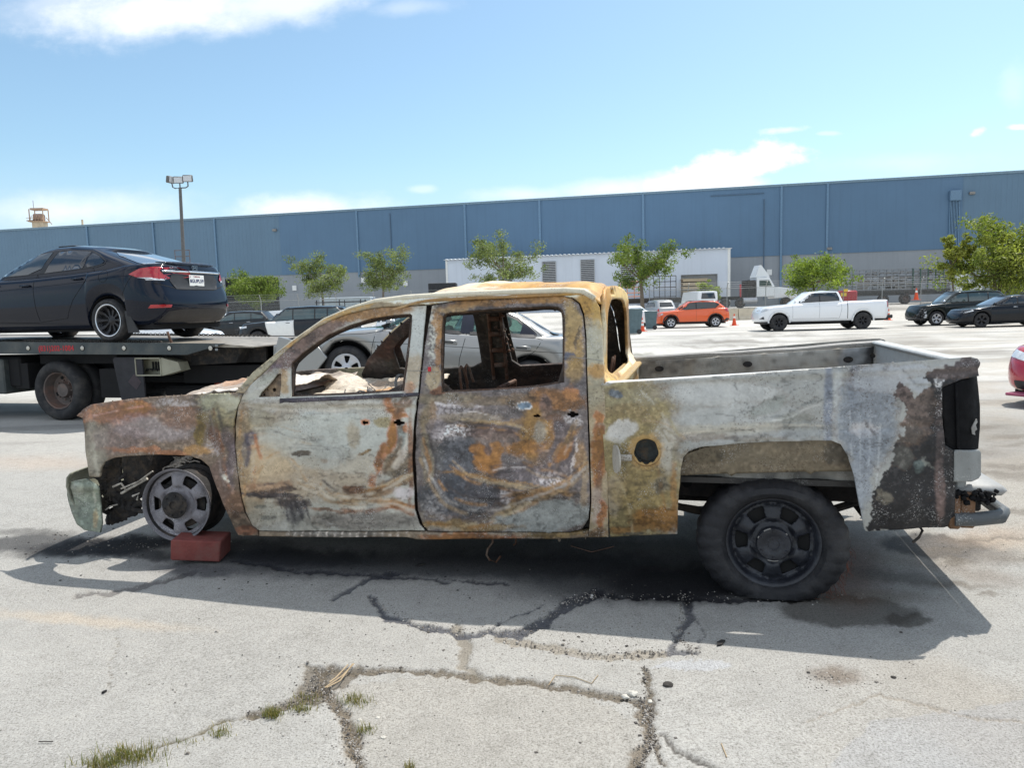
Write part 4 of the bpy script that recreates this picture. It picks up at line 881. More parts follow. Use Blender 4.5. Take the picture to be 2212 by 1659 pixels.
# tail lamp cavity, corner piece
def skin_px(name, poly, extra, res, mt, parent, thick, rgb=None, seed=0, cab=False, round_r=0):
    V, T = tri2d(poly, (), res, seed); u, v, z = tl_side(V[:, 0], V[:, 1], cab, extra)
    if round_r: v = v+round_r*sst(2085, 2122, V[:, 0])**2
    o = mesh_raw(name, np.column_stack([u, v, z]), T, mt, parent, None, 60)
    if np.mean([p.normal.y for p in o.data.polygons[:60]]) > 0: o.data.flip_normals()
    if rgb: with_col(o, rgb, seed)
    md = o.modifiers.new('thickness', 'SOLIDIFY'); md.thickness = thick; md.offset = -1
    return o
M_char = mat('charred_plastic', (.005, .005, .006), .75, spec=.15, var=.5, vscale=12, bump=.5, bscale=30, dirt=S(110, 108, 104), dirt_amt=.05)
lamp = skin_px('tail_lamp', [(2034, 836), (2076, 819), (2114, 811), (2118, 840), (2122, 880), (2122, 925), (2118, 972), (2069, 975), (2044, 964), (2037, 900)], .012, 5, M_char, truck, .05, round_r=.03)
skin_px('lamp_rib', [(2064, 830), (2069, 828), (2074, 970), (2068, 970)], -.002, 5, M_char, lamp, .01)
skin_px('burnt_flakes', [(2104, 915), (2110, 905), (2112, 912), (2108, 918), (2111, 928), (2106, 932), (2107, 940), (2101, 938), (2099, 925)], .006, 2, M_ash, lamp, .006)
skin_px('lamp_corner_panel', [(2062, 976), (2068, 973), (2120, 974), (2124, 980), (2124, 1030), (2118, 1037), (2100, 1041), (2062, 1041)], -.006, 4, M_pale, truck, .05, (132, 134, 132), 17, round_r=.03)
sx = MB()
# bumper
bp_ = MB(); bp_.box(.80, 1.085, .06, TW-.06, .588, .640, .022); bmp = with_col(bp_.build('rear_bumper', M_pale, truck, 50), (150, 150, 148), 18, .7)
b2 = MB(); b2.tube([(.84, .03, .475), (.93, .03, .478), (1.05, .05, .49), (1.085, .12, .495), (1.09, TW/2, .50), (1.085, TW-.12, .495), (.9, TW-.03, .48)], .034, 10)
with_col(b2.build('bumper_tube', M_pale, bmp, 60), (74, 78, 80), 19, .7)
b3 = MB(); b3.box(.815, .868, .02, .05, .425, .60, .008); b3.box(.868, .935, .03, .06, .43, .61, .008); b3.box(.81, .9, .05, .3, .43, .46)
with_col(b3.build('bumper_bracket', M_burn, bmp, 50), (104, 74, 48), 20, .8)
b4 = MB(); b4.box(.86, .98, .09, TW-.09, .50, .60, .01); b4.build('bumper_recess', M_soot, bmp, 50)
b5 = MB(); rs = np.random.RandomState(4)
for k in range(110):
    c_ = (rs.uniform(.82, 1.04), rs.uniform(.015, .10), rs.uniform(.56, .615)); s_ = rs.uniform(.003, .011)
    b5.box(c_[0]-s_, c_[0]+s_, c_[1]-s_, c_[1]+s_, c_[2]-s_*1.4, c_[2]+s_, .003, Matrix.Translation(c_) @ Matrix.Rotation(rs.uniform(0, 3), 4, 'Y') @ Matrix.Translation(tuple(-q for q in c_)))
b5.build('melted_pad', M_char, bmp, 60)
b6 = MB(); b6.tube([(.70, .12, .42), (.72, .10, .39), (.70, .08, .36), (.67, .08, .33)], .007, 6); b6.build('hanging_wire', M_soot, truck, 60)
# front bumper end, green-grey plastic-look chrome remains
V, T = tri2d([(188, 1034), (170, 1037), (158, 1041), (148, 1053), (148, 1066), (152, 1084), (160, 1110), (170, 1133), (185, 1145), (219, 1150), (223, 1130), (220, 1090), (216, 1055), (210, 1046)], (), 3, 4)
u, z = tl(V[:, 0], V[:, 1], .12); vv = .12+.10*sst(175, 148, V[:, 0])**1.5+.02*np.sin((V[:, 1]-1040)/34)-.025*np.exp(-((V[:, 1]-1052)/8)**2)
u, z = tl(V[:, 0], V[:, 1], vv)
C = paint_px(V[:, 0], V[:, 1], (108, 118, 106), [(165, 1060, 20, 10, 0, (130, 136, 124), .7), (190, 1110, 20, 30, 0, (92, 104, 96), .7), (212, 1120, 6, 20, 0, (140, 120, 84), .6), (206, 1075, 2, 16, 0, (150, 150, 140), .5)], 6, 25, gain=1.5)
fb = mesh_raw('front_bumper', np.column_stack([u, vv, z]), T, M_burn, truck, C, 60, .012)
o = MB()
us = [float(tl(x, 1090, .12)[0][0]) for x in (150, 219)]
grid = []
for j, t in enumerate(np.linspace(0, 1, 30)):
    v_ = .14+t*(TW-.28); uu = us[0]-.02-.10*math.sin(math.pi*t)**.6
    for (du, z_) in ((.03, .53), (.0, .50), (-.01, .44), (.01, .36), (.05, .30), (.10, .26)): grid.append((uu+du, v_, z_))
o.add(grid, [(j*6+i, (j+1)*6+i, (j+1)*6+i+1, j*6+i+1) for j in range(29) for i in range(5)])
with_col(o.build('bumper_face', M_burn, fb, 60, thick=.01), (128, 128, 112), 21)
# far bed side, simple pressing
V, T = tri2d(BED, (), 8, 3); u, v, z = tl_side(V[:, 0], V[:, 1], False)
with_col(mesh_raw('bed_side', np.column_stack([u, TW-v, z]), T, M_burn, truck, None, 60, .01), (120, 118, 112), 30)
# --- chassis
M_under0 = mat('hole_black', (.004, .004, .004), .9, bump=0)
ch = MB()
for vc in (.42, TW-.42):
    ch.box(-4.0, -3.1, vc-.035, vc+.035, .40, .53, .008); ch.box(-3.1, -.75, vc-.035, vc+.035, .30, .44, .008)
    ch.box(-.80, .80, vc-.035, vc+.035, .45, .640, .008)
for uc in (-3.9, -2.6, -1.5, -.6, .55): ch.box(uc-.04, uc+.04, .42, TW-.42, .34, .42)
fr = ch.build('chassis_frame', mat('sooty_frame', S(34, 30, 29), .85, var=.4, vscale=10, bump=.6, dirt=S(84, 72, 64), dirt_amt=.4), truck, 40)
o = MB()
for px, py, r in ((1484, 1042, .030), (1814, 1030, .032), (1690, 1029, .014)):
    u_, z_ = tl(px, py, .38); MB().lathe([(-.004, r), (-.004, .0005)], 20, 'y', (float(u_[0]), .381, float(z_[0]))).build('frame_hole', M_under0, fr, 60)
ax = MB(); ax.tube([(0, .30, .306), (0, TW-.30, .306)], .045, 12); ax.lathe([(-.13, .05), (-.1, .13), (0, .16), (.1, .13), (.13, .05)], 16, 'y', (0, TW/2, .31))
for vc in (.42, TW-.42):
    ax.tube([(-.68, vc, .42), (-.4, vc, .36), (0, vc, .335), (.36, vc, .40), (.62, vc, .50)], .022, 6); ax.tube([(-.5, vc, .38), (0, vc, .315), (.3, vc, .37)], .022, 6)
    ax.tube([(-.12, vc-.05, .2), (-.15, vc-.08, .5)], .022, 8)
ax.build('rear_axle', M_soot, truck, 50)
ds = MB(); ds.tube([(-3.0, TW/2, .32), (-.1, TW/2, .31)], .04, 8); ds.tube([(-2.6, 1.25, .26), (-1.2, 1.3, .26), (-.5, 1.4, .3)], .035, 8); ds.box(-1.9, -1.2, 1.15, 1.5, .2, .34, .04)
ds.build('driveshaft', M_soot, truck, 50)
hw = MB(); a_ = tl(1060, 1165, .25); b_ = tl(1075, 1215, .25); u1, z1 = float(a_[0][0]), float(a_[1][0]); u2, z2 = float(b_[0][0]), float(b_[1][0])
hw.tube([(u1+.01, .25, z1+.03), (u1+.012, .25, z1-.02), (u1-.02, .25, z1-.06), (u1-.03, .25, z1-.10), (u1-.01, .25, z2+.01), (u2-.01, .25, z2), (u2+.02, .25, z2+.04)], .007, 6)
hw.build('brake_line', M_rusty, truck, 60); hw = MB()
hw.tube([(u1+.16, .25, z1+.02), (u1+.155, .25, z1-.02), (u1+.14, .25, z1-.03)], .005, 6)
hw.build('brake_line', M_rusty, truck, 60); hw = MB()
hw.tube([(u1+.5, .2, z1+.0), (u1+.62, .2, z1-.03), (u1+.75, .2, z1+.01)], .002, 5)
hw.build('brake_line', M_rusty, truck, 60)
# wire and red seal across the B pillar
wr = MB(); q = [tl_side(x, y) for x, y in ((880, 800), (925, 801), (950, 803))]; q2 = [tl_side(x, y) for x, y in ((1218, 770), (1270, 774), (1302, 779))]
wr.tube([(float(a[0][0]), float(a[1][0])-.012, float(a[2][0])) for a in q], .0015, 5); wr.build('tie_wire', M_ash, truck); wr = MB(); wr.tube([(float(a[0][0]), float(a[1][0])-.012, float(a[2][0])) for a in q2], .0015, 5)
tg_ = wr.build('tie_wire', M_ash, truck)
s_ = tl_side(930, 797); s_ = (float(s_[0][0]), float(s_[1][0])-.016, float(s_[2][0]))
MB().box(s_[0]-.009, s_[0]+.009, s_[1]-.006, s_[1]+.004, s_[2]-.013, s_[2]+.013, .002).build('seal_tag', mat('red_plastic', S(190, 30, 45), .4, bump=0), tg_)

# --- wheels
def rim_face(Rr, nwin, ri, ro, frac, dep, res=.012, seed=1, rot0=0.0, taper=.75, skew=0.0):
    """disc with nwin windows; dep(r, ang) -> axial depth (+ = inwards)"""
    holes = []
    for k in range(nwin):
        a = 2*math.pi*k/nwin+rot0; h = math.pi/nwin*frac
        p = []
        for r, w in ((ri, h*taper), (ri+(ro-ri)*.12, h*.95), (ro-(ro-ri)*.12, h), (ro, h*.86)):
            p.append((r, -w))
        pl = [(r*math.cos(a+w+skew*(r-ri)), r*math.sin(a+w+skew*(r-ri))) for r, w in p]+[(r*math.cos(a-w+skew*(r-ri)), r*math.sin(a-w+skew*(r-ri))) for r, w in reversed(p)]
        holes.append(smooth_poly(pl, 2))
    V, T = tri2d([(Rr*math.cos(t), Rr*math.sin(t)) for t in np.linspace(0, 2*math.pi, 56, endpoint=False)], holes, res, seed)
    r = np.hypot(V[:, 0], V[:, 1]); an = np.arctan2(V[:, 1], V[:, 0])
    return np.column_stack([V[:, 0], dep(r, an), V[:, 1]]), T
def steel_dep(r, an, rot0=0.0):
    sp = .5+.5*np.cos(6*(an-rot0)+math.pi)
    return .032*sst(.222, .205, r)-.016*sst(.20, .12, r)-.012*sst(.105, .092, r)+.012*sst(.06, .03, r)-.022*sp*sst(.10, .13, r)*sst(.215, .18, r)
def steel_wheel(parent, loc, rz, mt_rim, mt_cap, mt_in, tyre=None, rot0=0.0, tilt=0.0):
    w = child('wheel', parent, loc, (R(tilt), 0, rz))
    V, T = rim_face(.222, 6, .128, .194, .50, lambda r, a: steel_dep(r, a, rot0)+.02, .010, 3, rot0)
    rf = mesh_raw('rim', V, T, mt_rim, w, None, 180); rf.data.set_sharp_from_angle(angle=R(50))
    if np.mean([p.normal.y for p in rf.data.polygons]) > 0: rf.data.flip_normals()
    md = rf.modifiers.new('t', 'SOLIDIFY'); md.thickness = .008; md.offset = -1
    with_col(rf, (104, 102, 106), 40, .6, 1.45)
    MB().lathe([(.016, .220), (.03, .214), (.20, .205), (.215, .236), (.222, .236), (.2, .215)], 56, 'y').build('rim_barrel', mt_in, w, 60)
    fl = MB(); fl.lathe([(.006, .232), (-.004, .238), (-.004, .232), (.012, .222), (.016, .220)], 56, 'y')
    with_col(fl.build('rim_flange', mt_rim, w, 60), (96, 94, 98), 41, .5, 1.25)
    cp = MB(); cp.lathe([(-.016, .088), (-.022, .08), (-.024, .05), (-.030, .044), (-.03, .028), (-.02, .024), (-.018, .001)], 30, 'y')
    for k in range(6):
        a = 2*math.pi*k/6+.3; cp.lathe([(-.026, .007), (-.034, .006), (-.034, .001)], 8, 'y', (.066*math.cos(a), 0, .066*math.sin(a)))
    cp.build('hub_cap', mt_cap, w, 60)
    bk = MB(); bk.lathe([(.07, .165), (.07, .05), (.085, .05), (.085, .165), (.07, .165)], 32, 'y'); bk.box(-.16, -.06, .05, .12, -.05, .12, .01); bk.build('brake_disc', mt_in, w, 60)
    return w
M_rimburn = burnt_mat('burnt_rim_steel', bump=.5, speck=1.0)
M_blackrim = mat('black_rim', S(30, 32, 39), .42, var=.25, vscale=16, bump=.3, bscale=60, dirt=S(80, 84, 92), dirt_amt=.3)
u_, z_ = tl(1670, 1179, .06)
RW = (float(u_[0]), .055, .302)
mtb = M_blackrim
rw = child('wheel', truck, RW, (0, 0, 0))
V, T = rim_face(.222, 6, .128, .194, .50, lambda r, a: steel_dep(r, a, 0)+.02, .010, 3, 0)
rf = mesh_raw('rim', V, T, mtb, rw, None, 180); rf.data.set_sharp_from_angle(angle=R(50))
if np.mean([p.normal.y for p in rf.data.polygons]) > 0: rf.data.flip_normals()
md = rf.modifiers.new('t', 'SOLIDIFY'); md.thickness = .008; md.offset = -1
MB().lathe([(.006, .232), (-.004, .240), (-.004, .234), (.012, .222), (.03, .214), (.20, .205), (.215, .236)], 56, 'y').build('rim_flange', mtb, rw, 60)
cp = MB(); cp.lathe([(-.012, .090), (-.026, .084), (-.028, .06), (-.024, .05), (-.024, .03), (-.02, .028), (-.02, .001)], 30, 'y')
for k in range(6):
    a = 2*math.pi*k/6+R(30); cp.lathe([(-.026, .008), (-.034, .007), (-.034, .001)], 8, 'y', (.072*math.cos(a), 0, .072*math.sin(a)))
cp.build('hub_cap', mtb, rw, 60)
for a0, a1, rr in ((100, 125, .083), (150, 158, .082), (250, 285, .086), (40, 46, .084)):
    MB().lathe([(-.029, rr), (-.0295, rr+.004), (-.028, rr+.006)], 8, 'y', (0, 0, 0), R(a0), R(a1)).build('paint_chip', M_ash, rw)
MB().lathe([(.06, .001), (.06, .20), (.2, .203)], 32, 'y').build('brake_drum', mat('drum_black', (.006, .006, .006), .9, bump=0), rw, 60)
# melted, squashed tyre
n_ = 150; prof = [(.02, .236), (-.012, .243), (-.034, .262), (-.040, .290), (-.030, .318), (-.012, .338), (.004, .350), (.03, .354), (.10, .352), (.17, .354), (.23, .346), (.25, .32), (.25, .27), (.22, .236)]
V = []
for i, (a, r) in enumerate(prof):
    for k in range(n_):
        th = 2*math.pi*k/n_; rr = r; aa = a
        if 3 <= i <= 5: aa = a-(.004 if (k % 5) < 3 else 0)*(1 if i > 3 else .5)
        if 5 <= i <= 9: rr = r+(.002 if (k % 5) < 3 else -.004)
        mel = .5+.5*math.cos(th-R(35)); rr = rr*(1-.03*mel*(i > 4)) ; aa = aa+.006*math.sin(3*th)*(i in (2, 3, 4))
        x, z = rr*math.cos(th), rr*math.sin(th)
        if i >= 3: x *= 1+.11*min(1, (i-2)/3); z *= .955 if z > 0 else 1.0
        if z < -.296 and i >= 1:
            ex = -.296-z; z = -.296-.0; aa = aa-ex*.45*(1 if i < 7 else -1); x *= 1+ex*.5
        V.append((x, aa, z))
F_ = [(i*n_+k, i*n_+(k+1) % n_, (i+1)*n_+(k+1) % n_, (i+1)*n_+k) for i in range(len(prof)-1) for k in range(n_)]
M_tyreb = mat('burnt_rubber', S(26, 26, 30), .7, var=.35, vscale=9, bump=.5, bscale=50, dirt=S(84, 82, 80), dirt_amt=.35)
ty = mesh_raw('tyre', V, F_, M_tyreb, rw, None, 180); ty.data.set_sharp_from_angle(angle=R(38))
# rusty cord strands of the shredded right side of the tyre
st_ = MB(); rs = np.random.RandomState(9)
for k in range(90):
    th = R(rs.uniform(-62, 18)); r0 = .345; p = [(r0*math.cos(th), rs.uniform(.02, .2), r0*math.sin(th))]
    for q in range(5): p.append((p[-1][0]+rs.uniform(-.005, .022), p[-1][1]+rs.uniform(-.02, .02), max(-.298, p[-1][2]+rs.uniform(-.05, .0))))
    st_.tube(p, .0009, 3, False)
st_.build('steel_cords', mat('rusty_wire', S(120, 66, 42), .8, bump=0), ty)
shard = MB(); rs = np.random.RandomState(12)
# spare burnt carcass of the other rear tyre
rw2 = child('wheel', truck, (RW[0], TW-.055, .302), (0, 0, math.pi))
for ob in [o_ for o_ in bpy.data.objects if o_.parent == rw and o_.name.split('.')[0] in ('rim', 'rim_flange', 'hub_cap', 'tyre', 'brake_disc')]:
    c_ = ob.copy(); col.objects.link(c_); c_.parent = rw2
# front wheel: bare rim, steered, on the ground behind the red block
u_, z_ = tl(382, 1090, .10)
fwz = .249
steel_wheel(truck, (float(u_[0]), .09, float(z_[0])), R(5.5), M_rimburn, M_soot, M_soot, rot0=0, tilt=-3)
steel_wheel(truck, (float(u_[0]), TW-.09, .25), R(184), M_rimburn, M_soot, M_soot, rot0=0)
print('front hub z', z_, 'rear u', RW)
hub = MB(); hub.box(float(u_[0])-.06, float(u_[0])+.06, .2, .5, .3, .38, .02); hub.tube([(float(u_[0]), .2, float(z_[0])), (float(u_[0]), TW-.2, float(z_[0]))], .04, 8)
hub.tube([(float(u_[0])+.12, .42, .35), (float(u_[0])+.16, .4, .78)], .05, 10); hub.build('front_suspension', M_soot, truck, 50)
# inner splash liner behind the front wheel so the arch reads dark
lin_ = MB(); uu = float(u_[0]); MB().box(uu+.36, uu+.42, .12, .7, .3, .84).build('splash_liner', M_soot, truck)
dc = MB(); rs = np.random.RandomState(14)
V, T = tri2d([(214, 984), (262, 982), (276, 992), (262, 1010), (256, 1034), (285, 1050), (302, 1070), (300, 1090), (292, 1112), (276, 1118), (262, 1126), (240, 1136), (222, 1132), (216, 1080)], (ell(222, 1074, 3, 4), ell(236, 1094, 12, 3, rot=-20)), 3, 4); uq, zq_ = tl(V[:, 0]+(fbm(V[:, 0]/9, V[:, 1]/9, 3, 3)-.5)*12, V[:, 1]+(fbm(V[:, 0]/9, V[:, 1]/9, 3, 9)-.5)*12, .27)
mesh_raw('melted_wheel_liner', np.column_stack([uq, .27+(fbm(uq*9, zq_*9, 3, 2)-.5)*.14, zq_]), T, M_soot, truck, None, 60, .012)
for k in range(14):
    px = rs.uniform(215, 300); py = rs.uniform(1030, 1110); u9, z9 = tl(px, py, .25); s9 = rs.uniform(.01, .04)
    c9 = (float(u9[0]), .25, float(z9[0])); p9 = [c9]
    for q9 in range(4): p9.append((p9[-1][0]+rs.uniform(-.05, .05), .25+rs.uniform(-.04, .1), p9[-1][2]+rs.uniform(-.06, .05)))
    dc.tube(p9, [s9*.3, s9*.7, s9*.45, s9*.6, s9*.2], 6)
dc.build('melted_front_parts', M_soot, truck, 60)
# ------------------------------------------------------------------ generic car bodies
M_tyre = mat('tyre_rubber', (.022, .022, .024), .8, var=.3, vscale=8, bump=.4, bscale=50, dirt=S(110, 104, 95), dirt_amt=.3)
M_trim = mat('black_trim', (.02, .02, .022), .55, var=.3, vscale=8, bump=.2)
M_under = mat('underbody_black', (.008, .008, .009), .9, bump=0)
M_alloy = mat('alloy_rim', S(190, 192, 196), .3, metal=.6, var=.12, bump=.05)
M_darkrim = mat('dark_rim', (.02, .02, .023), .35, metal=.3, var=.1, bump=.05)
M_chrome = mat('chrome', S(220, 222, 224), .12, metal=1.0, var=.05, bump=.05)
M_glass = glass('tinted_glass', (.012, .018, .022, 1))
M_glassg = glass('teal_glass', (.05, .085, .088, 1))
M_red = mat('red_lens', S(165, 14, 26), .12, var=.25, vscale=20, bump=.1, coat=1)
M_clear = mat('clear_lens', S(196, 200, 204), .12, var=.25, vscale=30, bump=.2, coat=1)
M_seam = mat('panel_gap', (.004, .004, .005), .9, bump=0)
M_white = mat('white_plastic', S(226, 226, 222), .5, var=.05, bump=.05)
M_orange = mat('cone_orange', S(222, 84, 40), .55, var=.15, vscale=12, dirt=S(120, 90, 70), dirt_amt=.4)

class Body:
    """lower body from stacked plan outlines, greenhouse lofted from belt to roof"""
    def __init__(s, L, W, zs, top, wheels, Rw, cowl, rooff, roofr, back, zroof, roofdrop=(0, 0), wtop=.74, nose=None, tail=None, rc=(.45, .35), bow=(.10, .07), arch=1.14, crown=.03, gh=True, dx=.04, fl=None, bulge=.03, roof_line=None, zs_end=None):
        s.L, s.W, s.zs = L, W, zs; s.xf, s.xr = -L/2, L/2
        s.top = np.array(top, float); s.wheels = wheels; s.Rw = Rw*arch
        s.arch_zc = Rw
        s.nose = nose or [(0, .06), (.15, .0), (.5, .0), (.8, .06), (1, .22)]
        s.tail = tail or [(0, .10), (.2, .02), (.5, .0), (.8, .02), (1, .06)]
        s.rc, s.bow = rc, bow; s.zs_end = zs_end or (zs+.02, zs+.06)
        s.fs = [0, .03, .09, .18, .3, .42, .54, .66, .76, .85, .92, .97, 1.0]
        s.wf = fl or [(0, .90), (.06, .955), (.25, .99), (.5, 1.0), (.72, .99), (.86, .965), (.96, .93), (1, .89)]
        side = np.arange(s.xf+rc[0]+bow[0]+.06, s.xr-rc[1]-bow[1]-.06, dx)
        ex = []
        for w in wheels: ex += [w-s.Rw-.004, w-s.Rw+.004, w+s.Rw-.004, w+s.Rw+.004]
        s.side = np.array(sorted(set(np.round(np.concatenate([side, ex]), 4))))
        V = []; n = None
        for f in s.fs:
            X, Y = s.outline(f)
            n = len(X)
            Z = s.zl(X)+f*(s.ztop(X)-s.zl(X))
            V += [(x, -y, z) for x, y, z in zip(X, Y, Z)]; V += [(x, y, z) for x, y, z in zip(X, Y, Z)]
        Fs = []; k = 2*n
        for i in range(len(s.fs)-1):
            for j in range(n-1):
                a = i*k+j; b = (i+1)*k+j
                Fs.append((a, a+1, b+1, b)); Fs.append((a+n, b+n, b+n+1, a+n+1))
        # deck (bonnet, boot) across the car
        X, Y = s.outline(1.0); Z = s.ztop(X); cols_ = 9; base = len(V); t0 = (len(s.fs)-1)*k
        for x, y, z in zip(X, Y, Z):
            for q in range(1, cols_):
                t = -1+2*q/cols_
                V.append((x, y*t, z+crown*(1-t**4)*min(1, y/(.6*W/2))))
        def gi(j, q):
            return t0+j if q == 0 else (t0+n+j if q == cols_ else base+j*(cols_-1)+q-1)
        for j in range(n-1):
            for q in range(cols_): Fs.append((gi(j, q), gi(j+1, q), gi(j+1, q+1), gi(j, q+1)))
        # floor
        X0, Y0 = s.outline(0)
        for j in range(n-1): Fs.append((j, n+j, n+j+1, j+1))
        s.V, s.F = V, Fs
        s.GV, s.GF = [], []
        if gh: s.greenhouse(cowl, rooff, roofr, back, zroof, wtop, bulge, roof_line)
        allv = s.V+s.GV; allf = s.F+[tuple(i+len(s.V) for i in f) for f in s.GF]
        s.bvh = BVHTree.FromPolygons([Vector(v) for v in allv], allf)
    def wp(s, f): return np.interp(f, [a for a, b in s.wf], [b for a, b in s.wf])*s.W/2
    def ztop(s, x): return np.interp(x, s.top[:, 0], s.top[:, 1])
    def zl(s, x):
        x = np.asarray(x, float); z = np.full(x.shape, s.zs)
        z = np.where(x < s.wheels[0]-s.Rw, s.zs_end[0], z); z = np.where(x > s.wheels[-1]+s.Rw, s.zs_end[1], z)
        for w in s.wheels:
            d = np.abs(x-w); z = np.where(d < s.Rw, np.maximum(z, s.arch_zc+np.sqrt(np.maximum(0, s.Rw**2-d**2))), z)
        return z
    def outline(s, f):
        w = s.wp(f)
        xf = s.xf+np.interp(f, [a for a, b in s.nose], [b for a, b in s.nose]); xr = s.xr-np.interp(f, [a for a, b in s.tail], [b for a, b in s.tail])
        ryf = min(.45, w*.6); ryr = min(.32, w*.5)
        X, Y = [], []
        for y in np.linspace(0, w-ryf, 7): X.append(xf+s.bow[0]*(y/w)**2); Y.append(y)
        xc = s.side[0]; x0 = X[-1]
        for a in np.linspace(0, math.pi/2, 9)[1:-1]: X.append(xc-(xc-x0)*math.cos(a)); Y.append(w-ryf+ryf*math.sin(a))
        X += list(s.side); Y += list(w*(1-.025*((s.side-s.side.mean())/(s.L/2))**2*1.0)); Y[-len(s.side)] = w*.985
        X1, Y1 = [], []
        for y in np.linspace(0, w-ryr, 7): X1.append(xr-s.bow[1]*(y/w)**2); Y1.append(y)
        xc = s.side[-1]; x0 = X1[-1]
        for a in np.linspace(0, math.pi/2, 9)[1:-1]: X1.append(xc+(x0-xc)*math.cos(a)); Y1.append(w-ryr+ryr*math.sin(a))
        X += X1[::-1]; Y += Y1[::-1]
        return np.array(X), np.array(Y)
    def greenhouse(s, cowl, rooff, roofr, back, zroof, wtop, bulge, roof_line):
        wb = s.wp(1.0)*.975; wt = s.W/2*wtop; N = 34
        def ol(x0, x1, w, rcf, rcr, bw):
            X, Y = [], []
            for y in np.linspace(0, w*.72, 6): X.append(x0+bw*(y/w)**2); Y.append(y)
            xc = x0+rcf; xx = X[-1]
            for a in np.linspace(0, math.pi/2, 7)[1:-1]: X.append(xc-(xc-xx)*math.cos(a)); Y.append(w*.72+w*.28*math.sin(a))
            for x in np.linspace(x0+rcf, x1-rcr, N): X.append(x); Y.append(w)
            t = []; 
            for y in np.linspace(0, w*.72, 6): t.append((x1-bw*.6*(y/w)**2, y))
            xc = x1-rcr; xx = t[-1][0]
            for a in np.linspace(0, math.pi/2, 7)[1:-1]: t.append((xc+(xx-xc)*math.cos(a), w*.72+w*.28*math.sin(a)))
            for p in reversed(t): X.append(p[0]); Y.append(p[1])
            return np.array(X), np.array(Y)
        Xb, Yb = ol(cowl, back, wb, .42, .35, .16); Xt, Yt = ol(rooff, roofr, wt, .22, .22, .08)
        zb = s.ztop(Xb)-.03
        rl = roof_line or [(rooff, zroof-.03), ((rooff+roofr)/2, zroof), (roofr, zroof-.03)]
        zt = np.interp(Xt, [p[0] for p in rl], [p[1] for p in rl])-.015
        G = [0, .12, .3, .5, .7, .85, .94, 1.0]; n = len(Xb); V = []
        for g in G:
            b = bulge*math.sin(math.pi*g)
            X = Xb+(Xt-Xb)*g; Y = Yb+(Yt-Yb)*g+b*(Yb/wb); Z = zb+(zt-zb)*g
            cxm = (X.min()+X.max())/2; X = X+b*1.2*np.where(X < cxm, -1, 1)*(1-Yb/wb)
            if g == 1.0: Y = Y*.985; 
            V += [(x, -y, z) for x, y, z in zip(X, Y, Z)]+[(x, y, z) for x, y, z in zip(X, Y, Z)]
        Fs = []; k = 2*n
        for i in range(len(G)-1):
            for j in range(n-1):
                a = i*k+j; b = (i+1)*k+j; Fs.append((a, a+1, b+1, b)); Fs.append((a+n, b+n, b+n+1, a+n+1))
        base = len(V); t0 = (len(G)-1)*k; cols_ = 9
        zz = V[t0:t0+n]
        for j in range(n):
            x, y, z = V[t0+j]; y = -y
            for q in range(1, cols_):
                t = -1+2*q/cols_; V.append((x, y*t, z+.045*(1-t**4)*min(1, y/(.5*wt))))
        def gi(j, q): return t0+j if q == 0 else (t0+n+j if q == cols_ else base+j*(cols_-1)+q-1)
        for j in range(n-1):
            for q in range(cols_): Fs.append((gi(j, q), gi(j+1, q), gi(j+1, q+1), gi(j, q+1)))
        s.GV, s.GF = V, Fs
    def build(s, root, mt, name='body'):
        b = mesh_raw(name, s.V+s.GV, s.F+[tuple(i+len(s.V) for i in f) for f in s.GF], mt, root, None, None)
        bm = bmesh.new(); bm.from_mesh(b.data); bmesh.ops.remove_doubles(bm, verts=bm.verts, dist=2e-4); bmesh.ops.recalc_face_normals(bm, faces=bm.faces); bm.to_mesh(b.data); bm.free()
        b.data.polygons.foreach_set('use_smooth', [True]*len(b.data.polygons)); b.data.set_sharp_from_angle(angle=R(42))
        s.root = root
        s.well()
        return b
    def well(s):
        m_ = MB()
        for w in s.wheels: m_.lathe([(-s.W/2+.05, s.Rw-.004), (-s.W/2+.30, s.Rw-.004), (-s.W/2+.31, .05)], 24, 'y', (w, 0, s.arch_zc), 0, math.pi)
        m_.box(s.xf+.3, s.xr-.3, -s.W/2+.16, s.W/2-.16, s.zs-.04, s.zs+.2)
        m_.build('underbody', M_under, s.root, 60)
    def patch(s, name, poly, mt, axis='y', off=.006, res=.08, parent=None, sgn=-1, rnd=0, thick=0, quiet=False, mirror=False, label=None):
        """poly in (x,z) cast on the near side, (y,z) on front/rear, (x,y) from the top"""
        if rnd: poly = smooth_poly(poly, rnd)
        V, T = tri2d(poly, (), res, 1); out = []; last = None
        for a, b in V:
            if axis == 'y': o, d = Vector((a, sgn*3, b)), Vector((0, -sgn, 0))
            elif axis == 'x': o, d = Vector((sgn*6, a, b)), Vector((-sgn, 0, 0))
            else: o, d = Vector((a, b, 4)), Vector((0, 0, -1))
            h = s.bvh.ray_cast(o, d)
            if h[0] is None: p = None
            else: p = h[0]-d*off
            out.append(p)
        good = [p for p in out if p is not None]
        if not good: return None
        src = list(out)
        for i, p in enumerate(src):
            if p is None:
                a, b = V[i]; gi_ = [k for k, g in enumerate(out) if g is not None and k != i]
                q = out[min(gi_, key=lambda k: (V[k][0]-a)**2+(V[k][1]-b)**2)]
                out[i] = Vector((a, q.y, b)) if axis == 'y' else (Vector((q.x, a, b)) if axis == 'x' else Vector((a, b, q.z)))
        o = mesh_raw(name, [tuple(p) for p in out], T, mt, parent or s.root, None, 180)
        if thick:
            md = o.modifiers.new('t', 'SOLIDIFY'); md.thickness = thick; md.offset = 0
        if label: o['label'] = label
        if mirror:
            c = o.copy(); c.data = o.data.copy(); col.objects.link(c)
            for v_ in c.data.vertices: v_.co.y = -v_.co.y
            c.data.flip_normals()
        return o
